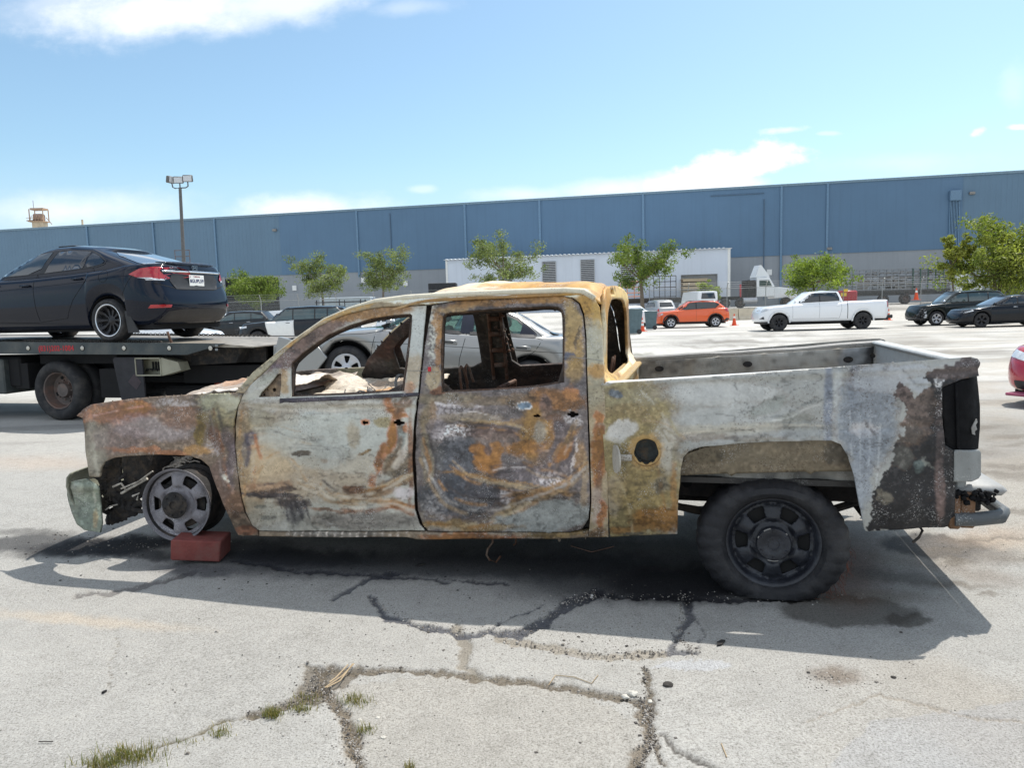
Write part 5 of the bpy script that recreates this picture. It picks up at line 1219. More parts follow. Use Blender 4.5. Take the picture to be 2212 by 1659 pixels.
    def seam(s, pts, name='door_gap', w=.008, axis='y', mt=None, off=.002, parent=None):
        pts = resample(pts, .06, closed=False); a = []; b = []
        P = [np.array(p) for p in pts]
        for i, p in enumerate(P):
            t = P[min(i+1, len(P)-1)]-P[max(i-1, 0)]; t = t/max(1e-9, np.linalg.norm(t)); nn = np.array([-t[1], t[0]])*w/2
            a.append(p+nn); b.append(p-nn)
        vs = []; fs = []; lastd = 2.2
        for q in a+b:
            o, d = (Vector((q[0], -3, q[1])), Vector((0, 1, 0))) if axis == 'y' else ((Vector((6, q[0], q[1])), Vector((-1, 0, 0))) if axis == 'x' else (Vector((q[0], q[1], 4)), Vector((0, 0, -1))))
            h = s.bvh.ray_cast(o, d); lastd = ((h[0]-o).length-off) if h[0] is not None else (lastd if vs else 3-s.W/2*.9); vs.append(tuple(o+d*lastd))
        n = len(a); fs = [(i, i+1, n+i+1, n+i) for i in range(n-1)]
        return mesh_raw(name, vs, fs, mt or M_seam, parent or s.root)
    def hit(s, a, b, axis='y', sgn=-1):
        if axis == 'y': o, d = Vector((a, sgn*3, b)), Vector((0, -sgn, 0))
        elif axis == 'x': o, d = Vector((sgn*6, a, b)), Vector((-sgn, 0, 0))
        else: o, d = Vector((a, b, 4)), Vector((0, 0, -1))
        h = s.bvh.ray_cast(o, d); return h[0]
    def handle(s, x, z, mt, l=.2, name='door_handle'):
        h = s.hit(x, z)
        if h is None: return
        m_ = MB(); m_.box(x-l/2, x+l/2, h.y-.035, h.y-.012, z-.014, z+.014, .010); m_.box(x-l/2+.01, x-l/2+.035, h.y-.02, h.y+.01, z-.01, z+.01); m_.box(x+l/2-.035, x+l/2-.01, h.y-.02, h.y+.01, z-.01, z+.01)
        return m_.build(name, mt, s.root, 40)
    def mirror(s, x, z, mt, both=True):
        for sg in ((-1, 1) if both else (-1,)):
            h = s.hit(x, z, 'y', sg); y = h.y if h is not None else sg*s.W/2*.95
            m_ = MB(); y0, y1 = (y-.22, y-.06) if sg < 0 else (y+.06, y+.22)
            m_.box(x-.06, x+.06, min(y0, y1), max(y0, y1), z-.07, z+.07, .035); m_.box(x-.03, x+.03, min(y, y0+.1), max(y, y1-.1), z-.05, z-.02)
            m_.build('wing_mirror', mt, s.root, 60)
def road_wheel(parent, x, y, Rw, width, rim_r, mt_rim, nspoke, frac=.6, steer=0.0, lip=None, side=-1, res=.03, detail=True, dish=.03, ri=.28, taper=.55, disc=True, n=36):
    w = child('wheel', parent, (x, y, Rw), (0, 0, steer if side < 0 else math.pi+steer))
    t = MB(); a = width
    t.lathe([(.012, rim_r*.985), (.0, rim_r*1.02), (-.012, rim_r+(Rw-rim_r)*.35), (-.008, rim_r+(Rw-rim_r)*.7), (.008, Rw-.022), (.03, Rw-.006), (a*.3, Rw), (a*.7, Rw), (a-.03, Rw-.006), (a-.008, Rw-.022), (a, rim_r)], n, 'y')
    t.build('tyre', M_tyre, w, 180)
    V, T = rim_face(rim_r*.93, nspoke, rim_r*ri, rim_r*.86, frac, lambda r, an: dish*sst(rim_r*.95, rim_r*.6, r)*1.0-.02*sst(rim_r*.3, rim_r*.1, r), max(res, rim_r*.05), 2, R(90), taper)
    m_ = mesh_raw('rim', V, T, mt_rim, w, None, 50, .012)
    if np.mean([p.normal.y for p in m_.data.polygons]) > 0: m_.data.flip_normals()
    l_ = MB(); l_.lathe([(.0, rim_r*.93), (-.006, rim_r*.97), (-.004, rim_r), (.01, rim_r*.985)], n, 'y'); l_.lathe([(.005, rim_r*.93), (width*.8, rim_r*.88)], n, 'y')
    l_.build('rim_lip', lip or mt_rim, w, 60)
    if disc:
        d = MB(); d.lathe([(.09, .001), (.09, rim_r*.9)], 24, 'y'); d.build('wheel_backing', M_under, w)
    return w
def four(body, mt_rim, nsp, Rw, rim_r, width=.21, far=True, **k):
    for i, x in enumerate(body.wheels):
        road_wheel(body.root, x, -body.W/2+.035, Rw, width, rim_r, mt_rim, nsp, side=-1, steer=k.get('steer', 0) if i == 0 else 0, **{a: b for a, b in k.items() if a != 'steer'})
        if far: road_wheel(body.root, x, body.W/2-.035, Rw, width, rim_r, mt_rim, nsp, side=1, **{a: b for a, b in k.items() if a != 'steer'})
def text_obj(name, body, size, mt, parent, M, extrude=.001, spacing=1.0, align='CENTER', bold=0.0):
    cu = bpy.data.curves.new(name, 'FONT'); cu.body = body; cu.size = size; cu.extrude = extrude; cu.align_x = align; cu.align_y = 'CENTER'; cu.space_character = spacing; cu.offset = bold
    t = bpy.data.objects.new(name, cu); col.objects.link(t)
    me = bpy.data.meshes.new_from_object(t.evaluated_get(bpy.context.evaluated_depsgraph_get())); bpy.data.objects.remove(t)
    me.materials.clear(); me.materials.append(mt); o = bpy.data.objects.new(name, me); col.objects.link(o); o.parent = parent; o.matrix_local = M
    return o
def place(px, Y, py=700):
    p = at_y(px, py, Y); return float(p[0])

# ---- dark blue-black saloon riding on the flatbed
P_navy = paint('black_blue_paint', (.004, .007, .016, 1), .12, dust=.008)
def deck_z(s): return 1.165+.018*s      # s metres forward of the tail
DY = R(16)
DU = np.array([math.cos(DY), -math.sin(DY), 0]); DN = np.array([math.sin(DY), math.cos(DY), 0])
T0 = ground_pt(129, 909)-DN*.05
tow = empty('flatbed_tow_truck', (T0[0], T0[1], 0), -DY, 'dark flatbed tow truck with its bed carrying a black saloon', 'tow truck')
def tw(px, py, off=0.0):
    d = ray(px, py); t = (np.dot(T0-CAM, DN)+off)/np.dot(d, DN); p = CAM+d*t; q = p-T0
    return float(q@DU), float(p[2])
civ_w = at_y(237, 736, 11.15)
CS = 1.04
sed = empty('saloon_car', (0, 0, 0), -R(18), 'glossy black four-door saloon chained on the flatbed of the tow truck', 'car', scale=CS)
B = Body(4.56, 1.75, .20, [(-2.28, .55), (-2.2, .66), (-2.0, .76), (-1.2, .90), (-.95, .95), (-.2, .965), (.6, 1.0), (1.3, 1.045), (1.6, 1.085), (2.0, 1.10), (2.14, 1.09), (2.28, .98)], (-1.36, 1.31), .315, -1.25, -.28, 1.05, 1.93, 1.435,
         wtop=.60, nose=[(0, .1), (.2, .0), (.5, .0), (.8, .08), (1, .3)], tail=[(0, .16), (.12, .06), (.3, .0), (.48, .0), (.56, .05), (.66, .09), (.8, .11), (.93, .12), (1, .14)], rc=(.5, .42), bow=(.18, .12), arch=1.12, crown=.025,
         roof_line=[(-.30, 1.385), (.1, 1.432), (.4, 1.435), (.8, 1.40), (1.06, 1.35)], bulge=.045, zs_end=(.2, .24), dx=.03)
B.build(sed, P_navy)
sed.location = (civ_w[0]-1.31*CS*math.cos(R(18))+.84*CS*math.sin(R(18)), civ_w[1]+1.31*CS*math.sin(R(18))+.84*CS*math.cos(R(18)), 0)
dlo = [(-.98, 1.0), (-.62, 1.21), (-.25, 1.345), (.05, 1.372), (.10, 1.36), (.02, 1.03), (-.2, 1.02)]
B.patch('front_window', [(-.95, 1.01), (-.6, 1.2), (-.25, 1.325), (.06, 1.362), (.10, 1.35), (-.03, 1.035)], glass('tint_a', (.03, .045, .055, 1)), off=.008, rnd=1)
B.patch('rear_window', [(.08, 1.04), (.21, 1.355), (.5, 1.365), (.85, 1.33), (.82, 1.1), (.80, 1.085)], glass('tint_b', (.008, .011, .016, 1)), off=.008)
B.patch('quarter_window', [(.84, 1.09), (.87, 1.32), (1.02, 1.275), (1.19, 1.18), (1.20, 1.15), (1.10, 1.115)], glass('tint_b', (.01, .012, .018, 1)), off=.008, rnd=1)
B.patch('window_pillar', [(-.03, 1.03), (.11, 1.362), (.20, 1.362), (.07, 1.035)], M_trim, off=.006)
B.seam([(-.93, 1.01), (-.60, 1.205), (-.25, 1.338), (.3, 1.378), (.85, 1.345), (1.05, 1.275), (1.235, 1.175), (1.22, 1.135), (1.08, 1.10), (.5, 1.065), (-.93, 1.0)], 'window_surround', .022, mt=M_trim, off=.005)
def rear_glass(body, pts, mt, name='rear_screen', rnd=1): return body.patch(name, pts, mt, 'z', .006, .08, rnd=rnd)
rear_glass(B, [(1.10, -.50), (1.88, -.62), (1.96, 0), (1.88, .62), (1.10, .50), (1.07, 0)], glass('screen_glass', (.10, .12, .14, 1), .05))
B.patch('windscreen', [(-.60, .98), (-.46, 1.36), (.46, 1.36), (.60, .98)], M_glass, 'x', .006, .09)
B.seam([(-.06, 1.03), (-.04, .8), (.0, .5), (.04, .33)], 'door_gap'); B.seam([(1.02, 1.09), (1.0, .95), (.88, .8), (.72, .62), (.62, .45), (.58, .36), (.04, .31)], 'door_gap'); B.seam([(-1.0, .95), (-1.05, .6), (-1.0, .33), (.02, .30)], 'door_gap')
B.seam([(-1.2, .78), (.5, .86), (1.5, .93), (2.05, .955)], 'crease_line', .004, mt=P_navy, off=.008)
B.handle(-.20, .86, P_navy); B.handle(.80, .93, P_navy)
B.mirror(-1.12, 1.02, P_navy)
B.seam([(p[0], p[1]) for p in ell(1.30, .945, .085, .085, 18)], 'fuel_door_gap', .005)
# lamps, plate bar and bumper
lampL = [(-.885, 1.0), (-.86, .90), (-.62, .86), (-.60, .90), (-.66, .985), (-.80, 1.03)]
def wrapped(body, name, poly_side, poly_rear, mt):
    body.patch(name, poly_side, mt, 'y', .008, .05)
B.patch('tail_lamp', [(1.76, .955), (1.90, 1.035), (2.05, 1.06), (2.17, 1.055), (2.20, .92), (2.12, .88), (2.0, .89), (1.86, .915)], M_red, 'y', .010, .04)
B.patch('tail_lamp', [(-.79, .885), (-.76, 1.03), (-.66, 1.03), (-.60, .97), (-.56, .89), (-.60, .875)], M_red, 'x', .012, .02, sgn=1)
B.patch('tail_lamp', [(.79, .885), (.76, 1.03), (.66, 1.03), (.60, .97), (.56, .89), (.60, .875)], M_red, 'x', .012, .02, sgn=1)
B.patch('reverse_lamp', [(-.78, .865), (-.79, .895), (-.60, .885), (-.58, .86)], M_clear, 'x', .013, .04, sgn=1)
B.patch('reverse_lamp', [(.78, .865), (.79, .895), (.60, .885), (.58, .86)], M_clear, 'x', .013, .04, sgn=1)
B.patch('reverse_lamp', [(1.88, .905), (2.0, .885), (2.13, .875), (2.13, .895), (2.0, .905)], M_clear, 'y', .014, .04)
B.patch('chrome_strip', [(-.60, .985), (-.60, 1.012), (.60, 1.012), (.60, .985)], M_chrome, 'x', .016, .06, sgn=1, thick=.006)
B.patch('plate_recess', [(-.42, .74), (-.50, .87), (-.44, .965), (.44, .965), (.50, .87), (.42, .74)], M_trim, 'x', .006, .05, sgn=1)
pl_ = B.hit(.0, .87, 'x', 1)
q = MB(); q.box(pl_.x+.012, pl_.x+.018, -.155, .155, .79, .95, .002); plate = q.build('number_plate', M_white, sed)
MX = Matrix(((0, 0, 1, pl_.x+.0195), (1, 0, 0, 0), (0, 1, 0, .862), (0, 0, 0, 1)))
text_obj('plate_number', '8GUPL59', .072, mat('plate_navy', S(30, 40, 90), .5, bump=0), plate, MX, .0006, 1.0, bold=.0015)
MX2 = MX.copy(); MX2[2][3] = .93; text_obj('plate_state', 'California', .034, mat('plate_red', S(150, 30, 40), .5, bump=0), plate, MX2, .0005)
em = B.hit(0, 1.045, 'x', 1)
q = MB(); ex_ = em.x+.012
q.box(ex_, ex_+.008, -.060, -.052, 1.025, 1.09); q.box(ex_, ex_+.008, .052, .060, 1.025, 1.09); q.box(ex_, ex_+.008, -.052, .052, 1.082, 1.09); q.box(ex_, ex_+.008, -.052, .052, 1.025, 1.032)
q.prism([(-.036, 1.034), (-.022, 1.034), (-.017, 1.053), (.017, 1.053), (.022, 1.034), (.036, 1.034), (.027, 1.081), (.014, 1.081), (.016, 1.064), (-.016, 1.064), (-.014, 1.081), (-.027, 1.081)], ex_, ex_+.01, 'yz')
q.build('badge', M_chrome, sed)
MX3 = Matrix(((0, 0, 1, ex_+.004), (1, 0, 0, -.42), (0, 1, 0, 1.045), (0, 0, 0, 1)))
text_obj('badge_lettering', 'CIVIC', .055, M_chrome, sed, MX3, .003, 1.25)
B.patch('rear_spoiler', [(1.93, -.6), (2.10, -.55), (2.16, 0), (2.10, .55), (1.93, .6), (2.0, 0)], P_navy, 'z', .02, .04, thick=.014, rnd=2)
B.patch('bumper_reflector', [(-.80, .47), (-.79, .52), (-.58, .515), (-.60, .475)], M_red, 'x', .01, .05, sgn=1); B.patch('bumper_reflector', [(.80, .47), (.79, .52), (.58, .515), (.60, .475)], M_red, 'x', .01, .05, sgn=1)
B.patch('bumper_valance', [(-.70, .26), (-.62, .42), (-.4, .45), (.4, .45), (.62, .42), (.70, .26)], M_trim, 'x', .006, .06, sgn=1)
B.seam([(-.84, .86), (-.6, .79), (-.35, .735), (.35, .735), (.6, .79), (.84, .86)], 'bumper_gap', .012, 'x'); B.seam([(1.80, .93), (1.70, .8), (1.62, .66)], 'bumper_gap', .006)
q = MB(); q.box(-.05, .28, -.36, .36, 1.452, 1.47, .008); q.build('sunroof_visor', M_trim, sed, 40)
for x_, y_, sd_ in ((1.31, -.84, -1), (1.31, .84, 1), (-1.36, -.84, -1), (-1.36, .84, 1)):
    road_wheel(sed, x_, y_, .315, .225, .235, M_darkrim, 10, .58, lip=mat('polished_lip', S(205, 206, 210), .2, metal=.9, var=.05, bump=0), side=sd_, dish=.06, ri=.30, taper=.5, n=56, res=.012)
q = MB(); q.prism([(1.62, .44), (1.68, .44), (1.86, .13), (1.66, .13)], -.84, -.825); q.build('mud_flap', M_trim, sed)

# ---- the tow truck itself
P_tow = mat('dark_green_grey_paint', S(52, 60, 62), .5, var=.25, vscale=5, bump=.2, dirt=S(110, 104, 92), dirt_amt=.35)
P_steel = mat('worn_deck_steel', S(150, 142, 130), .5, metal=.3, var=.3, vscale=5, bump=.4, dirt=S(70, 62, 56), dirt_amt=.7)
sL = tw(0, 738, -.02); sR = tw(489, 742, -.02); sK = tw(407, 766, -.02); sB0 = tw(0, 768, -.02); sB1 = tw(400, 766, -.02)
zA = lambda x: sR[1]+(sL[1]-sR[1])*(x-sR[0])/(sL[0]-sR[0])
xl = -4.6; DW = 2.4
sed.location.z = zA(sR[0]-2.2)+.0
q = MB(); q.prism([(xl, zA(xl)), (sR[0], sR[1]), (sK[0], sK[1]), (xl, zA(xl)-(sL[1]-sB0[1]))], -.06, -.01); q.build('side_rail', P_tow, tow)
q = MB(); q.prism([(xl, zA(xl)), (sR[0], sR[1]), (sK[0], sK[1]), (xl, zA(xl)-(sL[1]-sB0[1]))], DW, DW+.05); q.build('side_rail', P_tow, tow)
q = MB(); q.prism([(xl, zA(xl)-.012), (sR[0], sR[1]-.012), (sR[0]+.42, sR[1]-.05), (sR[0]+.42, sR[1]-.065), (sR[0]-.02, sR[1]-.055), (xl, zA(xl)-.07)], -.01, DW); q.build('deck', P_steel, tow)
q = MB(); q.prism([(xl, zA(xl)-.07), (sR[0]-.3, sR[1]-.08), (sK[0], sK[1]-.02), (xl, zA(xl)-.2)], .1, DW-.1); q.prism([(sR[0]-1.4, sR[1]-.07), (sR[0]+.05, sR[1]-.06), (sR[0]-.1, sR[1]-.30), (sR[0]-1.4, sR[1]-.36)], .3, DW-.3)
q.build('deck_subframe', M_soot, tow)
rl_ = MB()
for vv in np.linspace(.0, 1, 2): pass
M_lens = mat('clear_marker', S(196, 192, 180), .3, var=.2, bump=0)
for px_ in (59, 177, 267, 365, 454):
    a = tw(px_ if px_ != 59 else 60, 752, -.07)
    l = MB(); l.lathe([(-.0, .042), (-.006, .04), (-.006, .034)], 20, 'y', (a[0], -.062, a[1])); ring_ = l.build('marker_lamp', M_under, tow, 60)
    l = MB(); l.lathe([(-.004, .034), (-.012, .028), (-.016, .001)], 20, 'y', (a[0], -.062, a[1])); l.build('lamp_lens', M_lens, ring_, 60)
a = tw(120, 753, -.07)
text_obj('phone_number', '(831)202-1084', .115, mat('red_lettering', S(178, 34, 44), .5, bump=0, var=.3, vscale=60), tow, Matrix(((1, 0, 0, a[0]), (0, 0, -1, -.063), (0, 1, 0, a[1]), (0, 0, 0, 1))), .001, 1.0, bold=.002)
for py_ in (743.5, 752):
    a = tw(467, py_+3, -.07); MB().box(a[0]-.022, a[0]+.022, -.066, -.06, a[1]-.016, a[1]+.016).build('decal', mat('grey_decal', S(120, 124, 126), .6, bump=0), tow)
# chassis, axle, dual wheels
q = MB()
for vv in (.75, 1.6): q.box(-5, 3.0, vv-.05, vv+.05, .62, .90)
q.box(-4.6, -.75, .1, .9, .52, 1.0, .03); q.box(-.9, -.62, .12, .8, .5, .9); q.tube([(0, .3, .5), (0, DW-.3, .5)], .09, 10)
q.box(.7, 1.1, .2, 2.1, .35, .8); q.tube([(1.2, .6, .62), (2.9, .7, .60)], .06, 8); q.tube([(.9, .9, .45), (3.3, 1.0, .5)], .05, 8); q.box(2.0, 3.4, .5, 1.9, .55, .82)
q.box(1.6, 2.4, .5, .9, .25, .5, .04); q.box(-.5, 1.0, .25, 2.0, .88, 1.02)
q.build('chassis', M_under, tow)
MB().box(-4.6, -.98, .0, .6, .42, .98, .02).build('tool_box', mat('tool_box_paint', S(58, 64, 64), .6, dirt=S(110, 106, 96), dirt_amt=.4), tow)
def truck_wheel(parent, x, y, Rr, side=-1):
    w = child('wheel', parent, (x, y, Rr), (0, 0, 0 if side < 0 else math.pi))
    t = MB(); t.lathe([(.05, .29), (.0, .31), (-.02, .36), (-.018, .42), (.0, Rr-.03), (.03, Rr-.005), (.12, Rr), (.2, Rr-.005), (.235, Rr-.03), (.25, .4), (.24, .31)], 56, 'y'); t.build('tyre', M_tyre, w, 60)
    t = MB(); t.lathe([(.28+a_, r) if False else (a_, r) for a_, r in [(.28, .31), (.29, .4), (.30, Rr-.03), (.33, Rr), (.48, Rr), (.52, Rr-.03), (.52, .31)]], 56, 'y'); t.build('inner_tyre', M_tyre, w, 60)
    r_ = MB(); r_.lathe([(.05, .295), (.02, .29), (.03, .275), (.10, .262), (.17, .245), (.19, .20), (.18, .13), (.15, .125), (.12, .11), (.10, .105), (.10, .001)], 40, 'y')
    for k in range(8):
        a_ = 2*math.pi*k/8; r_.lathe([(.15, .016), (.125, .014), (.12, .001)], 8, 'y', (.15*math.cos(a_), 0, .15*math.sin(a_)))
    r_.build('rim', mat('old_truck_rim', S(92, 84, 80), .6, var=.3, vscale=8, dirt=S(130, 84, 60), dirt_amt=.5), w, 40)
    h_ = MB()
    for a_ in (20, 110, 200, 290): h_.lathe([(.178, .032), (.177, .001)], 14, 'y', (.205*math.cos(R(a_)), 0, .205*math.sin(R(a_))))
    h_.build('hand_hole', M_under, w)
    return w
truck_wheel(tow, 0, .05, .47); truck_wheel(tow, 0, DW-.05, .47, 1); 
mf0 = tw(247, 775, .0); mf1 = tw(290, 860, .0)
q = MB(); q.prism([(mf0[0], mf0[1]+.02), (mf0[0]-.03, .95), (mf0[0]+.08, .28), (mf0[0]+.50, .28), (mf0[0]+.50, mf0[1]+.02)], -.0, .03); mf_ = q.build('mud_flap', mat('rubber_flap', S(44, 44, 48), .8, var=.25, bump=.3), tow)
q = MB(); q.prism([(mf0[0]+.22, .62), (mf0[0]+.34, .74), (mf0[0]+.46, .62), (mf0[0]+.36, .50)], -.004, .0); q.prism([(mf0[0]+.25, .62), (mf0[0]+.34, .71), (mf0[0]+.43, .62), (mf0[0]+.34, .53)], -.006, -.004)
q.build('flap_emblem', mat('flap_print', S(66, 58, 62), .8, bump=0), mf_)
# pale box with pin slots
c0 = tw(291, 773, .0); c1 = tw(350, 812, .0); cx0, cz1 = c0; cx1, cz0 = c1
q = MB(); w_ = .018
q.box(cx0, cx1, -.01, .20, cz1-w_, cz1); q.box(cx0, cx1, -.01, .2, cz0, cz0+w_); q.box(cx0, cx0+w_, -.01, .2, cz0, cz1); q.box(cx1-w_, cx1, -.01, .2, cz0, cz1); q.box(cx0, cx1, .16, .2, cz0, cz1)
q.prism([(cx1, cz1), (cx1+.30, cz1-.07), (cx1+.34, cz0+.08), (cx1, cz0)], .0, .2)
tray = q.build('pin_rack', mat('beige_grey_box', S(150, 148, 130), .6, var=.2, vscale=6, dirt=S(80, 72, 60), dirt_amt=.6), tow)
q = MB(); xw = cx1-cx0
for k in range(5): q.box(cx0+xw*(.38+.105*k), cx0+xw*(.43+.105*k), .14, .165, cz0+.07, cz0+.20)
for k in range(9): q.tube([(cx0+xw*(.2+.07*k), .12, cz0+.07+.01*(k % 3)), (cx0+xw*(.24+.07*k), .1, cz0+.09)], .013, 6)
q.build('pins', M_under, tray)
# tail light bar
q = MB(); l0 = tw(573, 787, .0); l1 = tw(625, 815, .0); vb = .5
l0 = tw(573, 787, vb); l1 = tw(660, 812, vb)
q.box(l0[0], l1[0]-.05, vb, vb+.06, l1[1]+.0, l0[1]+.0, .01); bar = q.build('light_bar', P_tow, tow)
ap = lambda x, y: tw(x, y, vb-.01)
a = ap(581, 802); q = MB(); q.lathe([(0, .045), (-.02, .036), (-.022, .001)], 18, 'y', (a[0], vb, a[1])); q.build('round_lamp', M_lens, bar, 60)
a = ap(598, 801); MB().box(a[0]-.05, a[0]+.05, vb-.02, vb, a[1]-.055, a[1]+.055, .01).build('stop_lamp', M_red, bar)
a = ap(613, 801); MB().box(a[0]-.05, a[0]+.05, vb-.02, vb, a[1]-.055, a[1]+.055, .01).build('reverse_lamp', mat('smoked_lens', S(70, 72, 72), .3, bump=0), bar)
a = ap(597, 783); MB().box(a[0]-.07, a[0]+.07, vb-.06, vb+.03, a[1]-.05, a[1]+.05, .015).build('work_lamp', mat('work_lamp_glass', S(90, 104, 100), .2, var=.3, vscale=20, bump=0), bar)
q = MB()
for x0_, x1_ in ((664, 673), (680, 690)):
    a = tw(x0_, 760, .6); b = tw(x1_, 785, .6)
    for zz in (a[1], b[1]): q.box(a[0], b[0], .6, .62, zz-.006, zz+.006)
    for xx in (a[0], b[0]): q.box(xx-.006, xx+.006, .6, .62, b[1], a[1])
q.build('deck_bracket', M_ash, tow)
q = MB(); q.box(sR[0]-.8, sR[0]+.25, .55, .6, .86, sR[1]-.09); q.box(sR[0]-.3, sR[0]+.3, .6, 2.0, .62, .8); q.build('tail_crossmember', M_soot, tow)
# cab, just outside the photograph on the left
q = MB(); q.prism([(-4.75, .75), (-4.75, 2.55), (-5.9, 2.6), (-6.35, 1.75), (-7.35, 1.55), (-7.55, 1.2), (-7.55, .6), (-4.75, .6)], .15, DW-.15); q.build('cab', P_tow, tow, bevel=.06)
for v0_, v1_ in ((.13, .15), (DW-.15, DW-.13)): MB().prism([(-4.95, 1.7), (-4.95, 2.35), (-5.8, 2.38), (-6.15, 1.7)], v0_, v1_).build('side_window', M_glass, tow)
MB().add([(-5.96, .35, 2.52), (-5.96, DW-.35, 2.52), (-6.37, DW-.35, 1.80), (-6.37, .35, 1.80)], [(0, 1, 2, 3)]).build('windscreen', M_glass, tow)
truck_wheel(tow, -6.7, .12, .47); truck_wheel(tow, -6.7, DW-.12, .47, 1)
# chains
def chain(name, pts, label, lw=.05):
    m_ = MB(); P = [Vector(p) for p in pts]; d = []; 
    for i in range(len(P)-1):
        n_ = max(1, int((P[i+1]-P[i]).length/(lw*.72)))
        for k in range(n_): d.append((P[i].lerp(P[i+1], (k+.5)/n_), (P[i+1]-P[i]).normalized()))
    for i, (c, t) in enumerate(d):
        q_ = t.to_track_quat('X', 'Z').to_matrix().to_4x4(); Mx = Matrix.Translation(c) @ q_ @ Matrix.Rotation(R(90 if i % 2 else 15), 4, 'X')
        ring = [Mx @ Vector((lw*.5*math.cos(a), lw*.32*math.sin(a), 0)) for a in np.linspace(0, 2*math.pi, 10, endpoint=False)]
        m_.tube(ring+[ring[0]], .0075, 5, False)
    o = m_.build(name, mat('chain_steel', S(78, 74, 70), .5, metal=.6, bump=0), None, 60)
    return tag(o, label, 'chain', 'chains on the tow truck deck')
def tww(x, v, dz=0): p = T0+DU*x+DN*v; return (p[0], p[1], zA(x)+dz)
pc = [tww(sR[0]-.45-.3*k, 1.75+.05*math.sin(k*2.1), .03+.015*abs(math.sin(k*3))) for k in range(11)]
chain('chain', pc, 'slack steel chain lying across the deck behind the black saloon')
chain('chain', [tww(sR[0]-1.2-.2*k, .09, .012) for k in range(14)], 'steel chain along the near edge of the tow truck deck')
q = MB(); a = tww(sR[0]-1.05, .12, 0); q.tube([a, (a[0]-.02, a[1], a[2]+.05), (a[0]-.05, a[1], a[2]+.16)], .02, 8); tag(q.build('chain_hook', M_rusty, None, 60), 'short hook standing at the deck edge beside the chain', 'hook')
# ------------------------------------------------------------------ cars parked around
def zg(Y): return float(.8*sst(48, 78, np.array(Y, float)))
def scar(kind, kx=1.0, kz=1.0, W=None):
    P = dict(
        crossover=dict(L=4.46, W=1.80, zs=.26, top=[(-2.23, .60), (-2.17, .78), (-1.98, .93), (-1.1, 1.03), (-.7, 1.05), (1.4, 1.12), (2.1, 1.10), (2.23, .95)], wheels=(-1.35, 1.31), Rw=.345, g=(-1.05, -.28, 1.50, 2.10, 1.57), tail=[(0, .08), (.3, 0), (.6, .02), (1, .10)]),
        suv=dict(L=4.70, W=1.86, zs=.28, top=[(-2.35, .65), (-2.28, .88), (-2.05, 1.0), (-1.2, 1.08), (-.9, 1.10), (1.4, 1.15), (2.2, 1.14), (2.35, 1.0)], wheels=(-1.42, 1.36), Rw=.36, g=(-1.15, -.42, 1.75, 2.26, 1.70), tail=[(0, .08), (.3, 0), (.6, .02), (1, .08)]),
        saloon=dict(L=4.65, W=1.80, zs=.2, top=[(-2.32, .55), (-2.25, .70), (-2.0, .80), (-1.2, .92), (-.9, .95), (1.2, 1.02), (1.7, 1.05), (2.2, 1.03), (2.32, .9)], wheels=(-1.42, 1.32), Rw=.33, g=(-1.2, -.25, .85, 1.85, 1.41), tail=None),
        hatch=dict(L=4.35, W=1.74, zs=.2, top=[(-2.17, .55), (-2.1, .70), (-1.9, .82), (-1.2, .96), (-.9, .99), (1.3, 1.05), (1.9, 1.05), (2.17, .9)], wheels=(-1.30, 1.32), Rw=.32, g=(-1.2, -.1, 1.2, 2.0, 1.48), tail=None),
        pickup=dict(L=5.73, W=1.86, zs=.42, top=[(-2.86, .80), (-2.80, 1.0), (-2.62, 1.10), (-1.6, 1.19), (-1.3, 1.20), (.98, 1.24), (1.0, 1.27), (2.84, 1.31), (2.86, 1.28)], wheels=(-1.98, 1.66), Rw=.39, g=(-1.38, -.62, .72, .96, 1.79), tail=[(0, .04), (.5, 0), (1, .02)]),
        van=dict(L=5.4, W=2.0, zs=.3, top=[(-2.7, .7), (-2.62, .95), (-2.4, 1.1), (-1.9, 1.2), (2.6, 1.25), (2.7, 1.2)], wheels=(-1.8, 1.7), Rw=.36, g=(-2.2, -1.5, 2.5, 2.66, 2.1), tail=[(0, .04), (1, .04)]))[kind]
    g = P['g']
    return Body(P['L']*kx, W or P['W'], P['zs']*kz, [(x*kx, z*kz) for x, z in P['top']], tuple(w*kx for w in P['wheels']), P['Rw']*kz, g[0]*kx, g[1]*kx, g[2]*kx, g[3]*kx, g[4]*kz, tail=P['tail'], wtop=.74 if kind != 'van' else .86,
                rc=(.5, .3), bow=(.16, .06), bulge=.02, dx=.07, arch=1.16, roof_line=[(g[1]*kx, g[4]*kz-.05), ((g[1]+g[2])/2*kx, g[4]*kz), (g[2]*kx, g[4]*kz-.05)])
def side_glass(b, pts, mt, splits=(), name='side_window', trim=True):
    if trim: b.patch('window_frame', [(x, z) for x, z in pts], M_trim, 'y', .005, .09)
    c = np.mean(pts, 0); xs = sorted([p[0] for p in pts]); cuts = [xs[0]-1]+list(splits)+[xs[-1]+1]
    for a, d in zip(cuts[:-1], cuts[1:]):
        q = []; n = len(pts); P = [tuple(c+(np.array(p)-c)*.95) for p in pts]
        # clip polygon to the strip a..d
        def clip(poly, xx, keep_right):
            out = []
            for i in range(len(poly)):
                p0, p1 = poly[i], poly[(i+1) % len(poly)]; i0 = (p0[0] >= xx) == keep_right; i1 = (p1[0] >= xx) == keep_right
                if i0: out.append(p0)
                if i0 != i1: t = (xx-p0[0])/(p1[0]-p0[0]); out.append((xx, p0[1]+t*(p1[1]-p0[1])))
            return out
        q = clip(clip(P, a+.03, True), d-.03, False)
        if len(q) > 2: b.patch(name, q, mt, 'y', .009, .10)
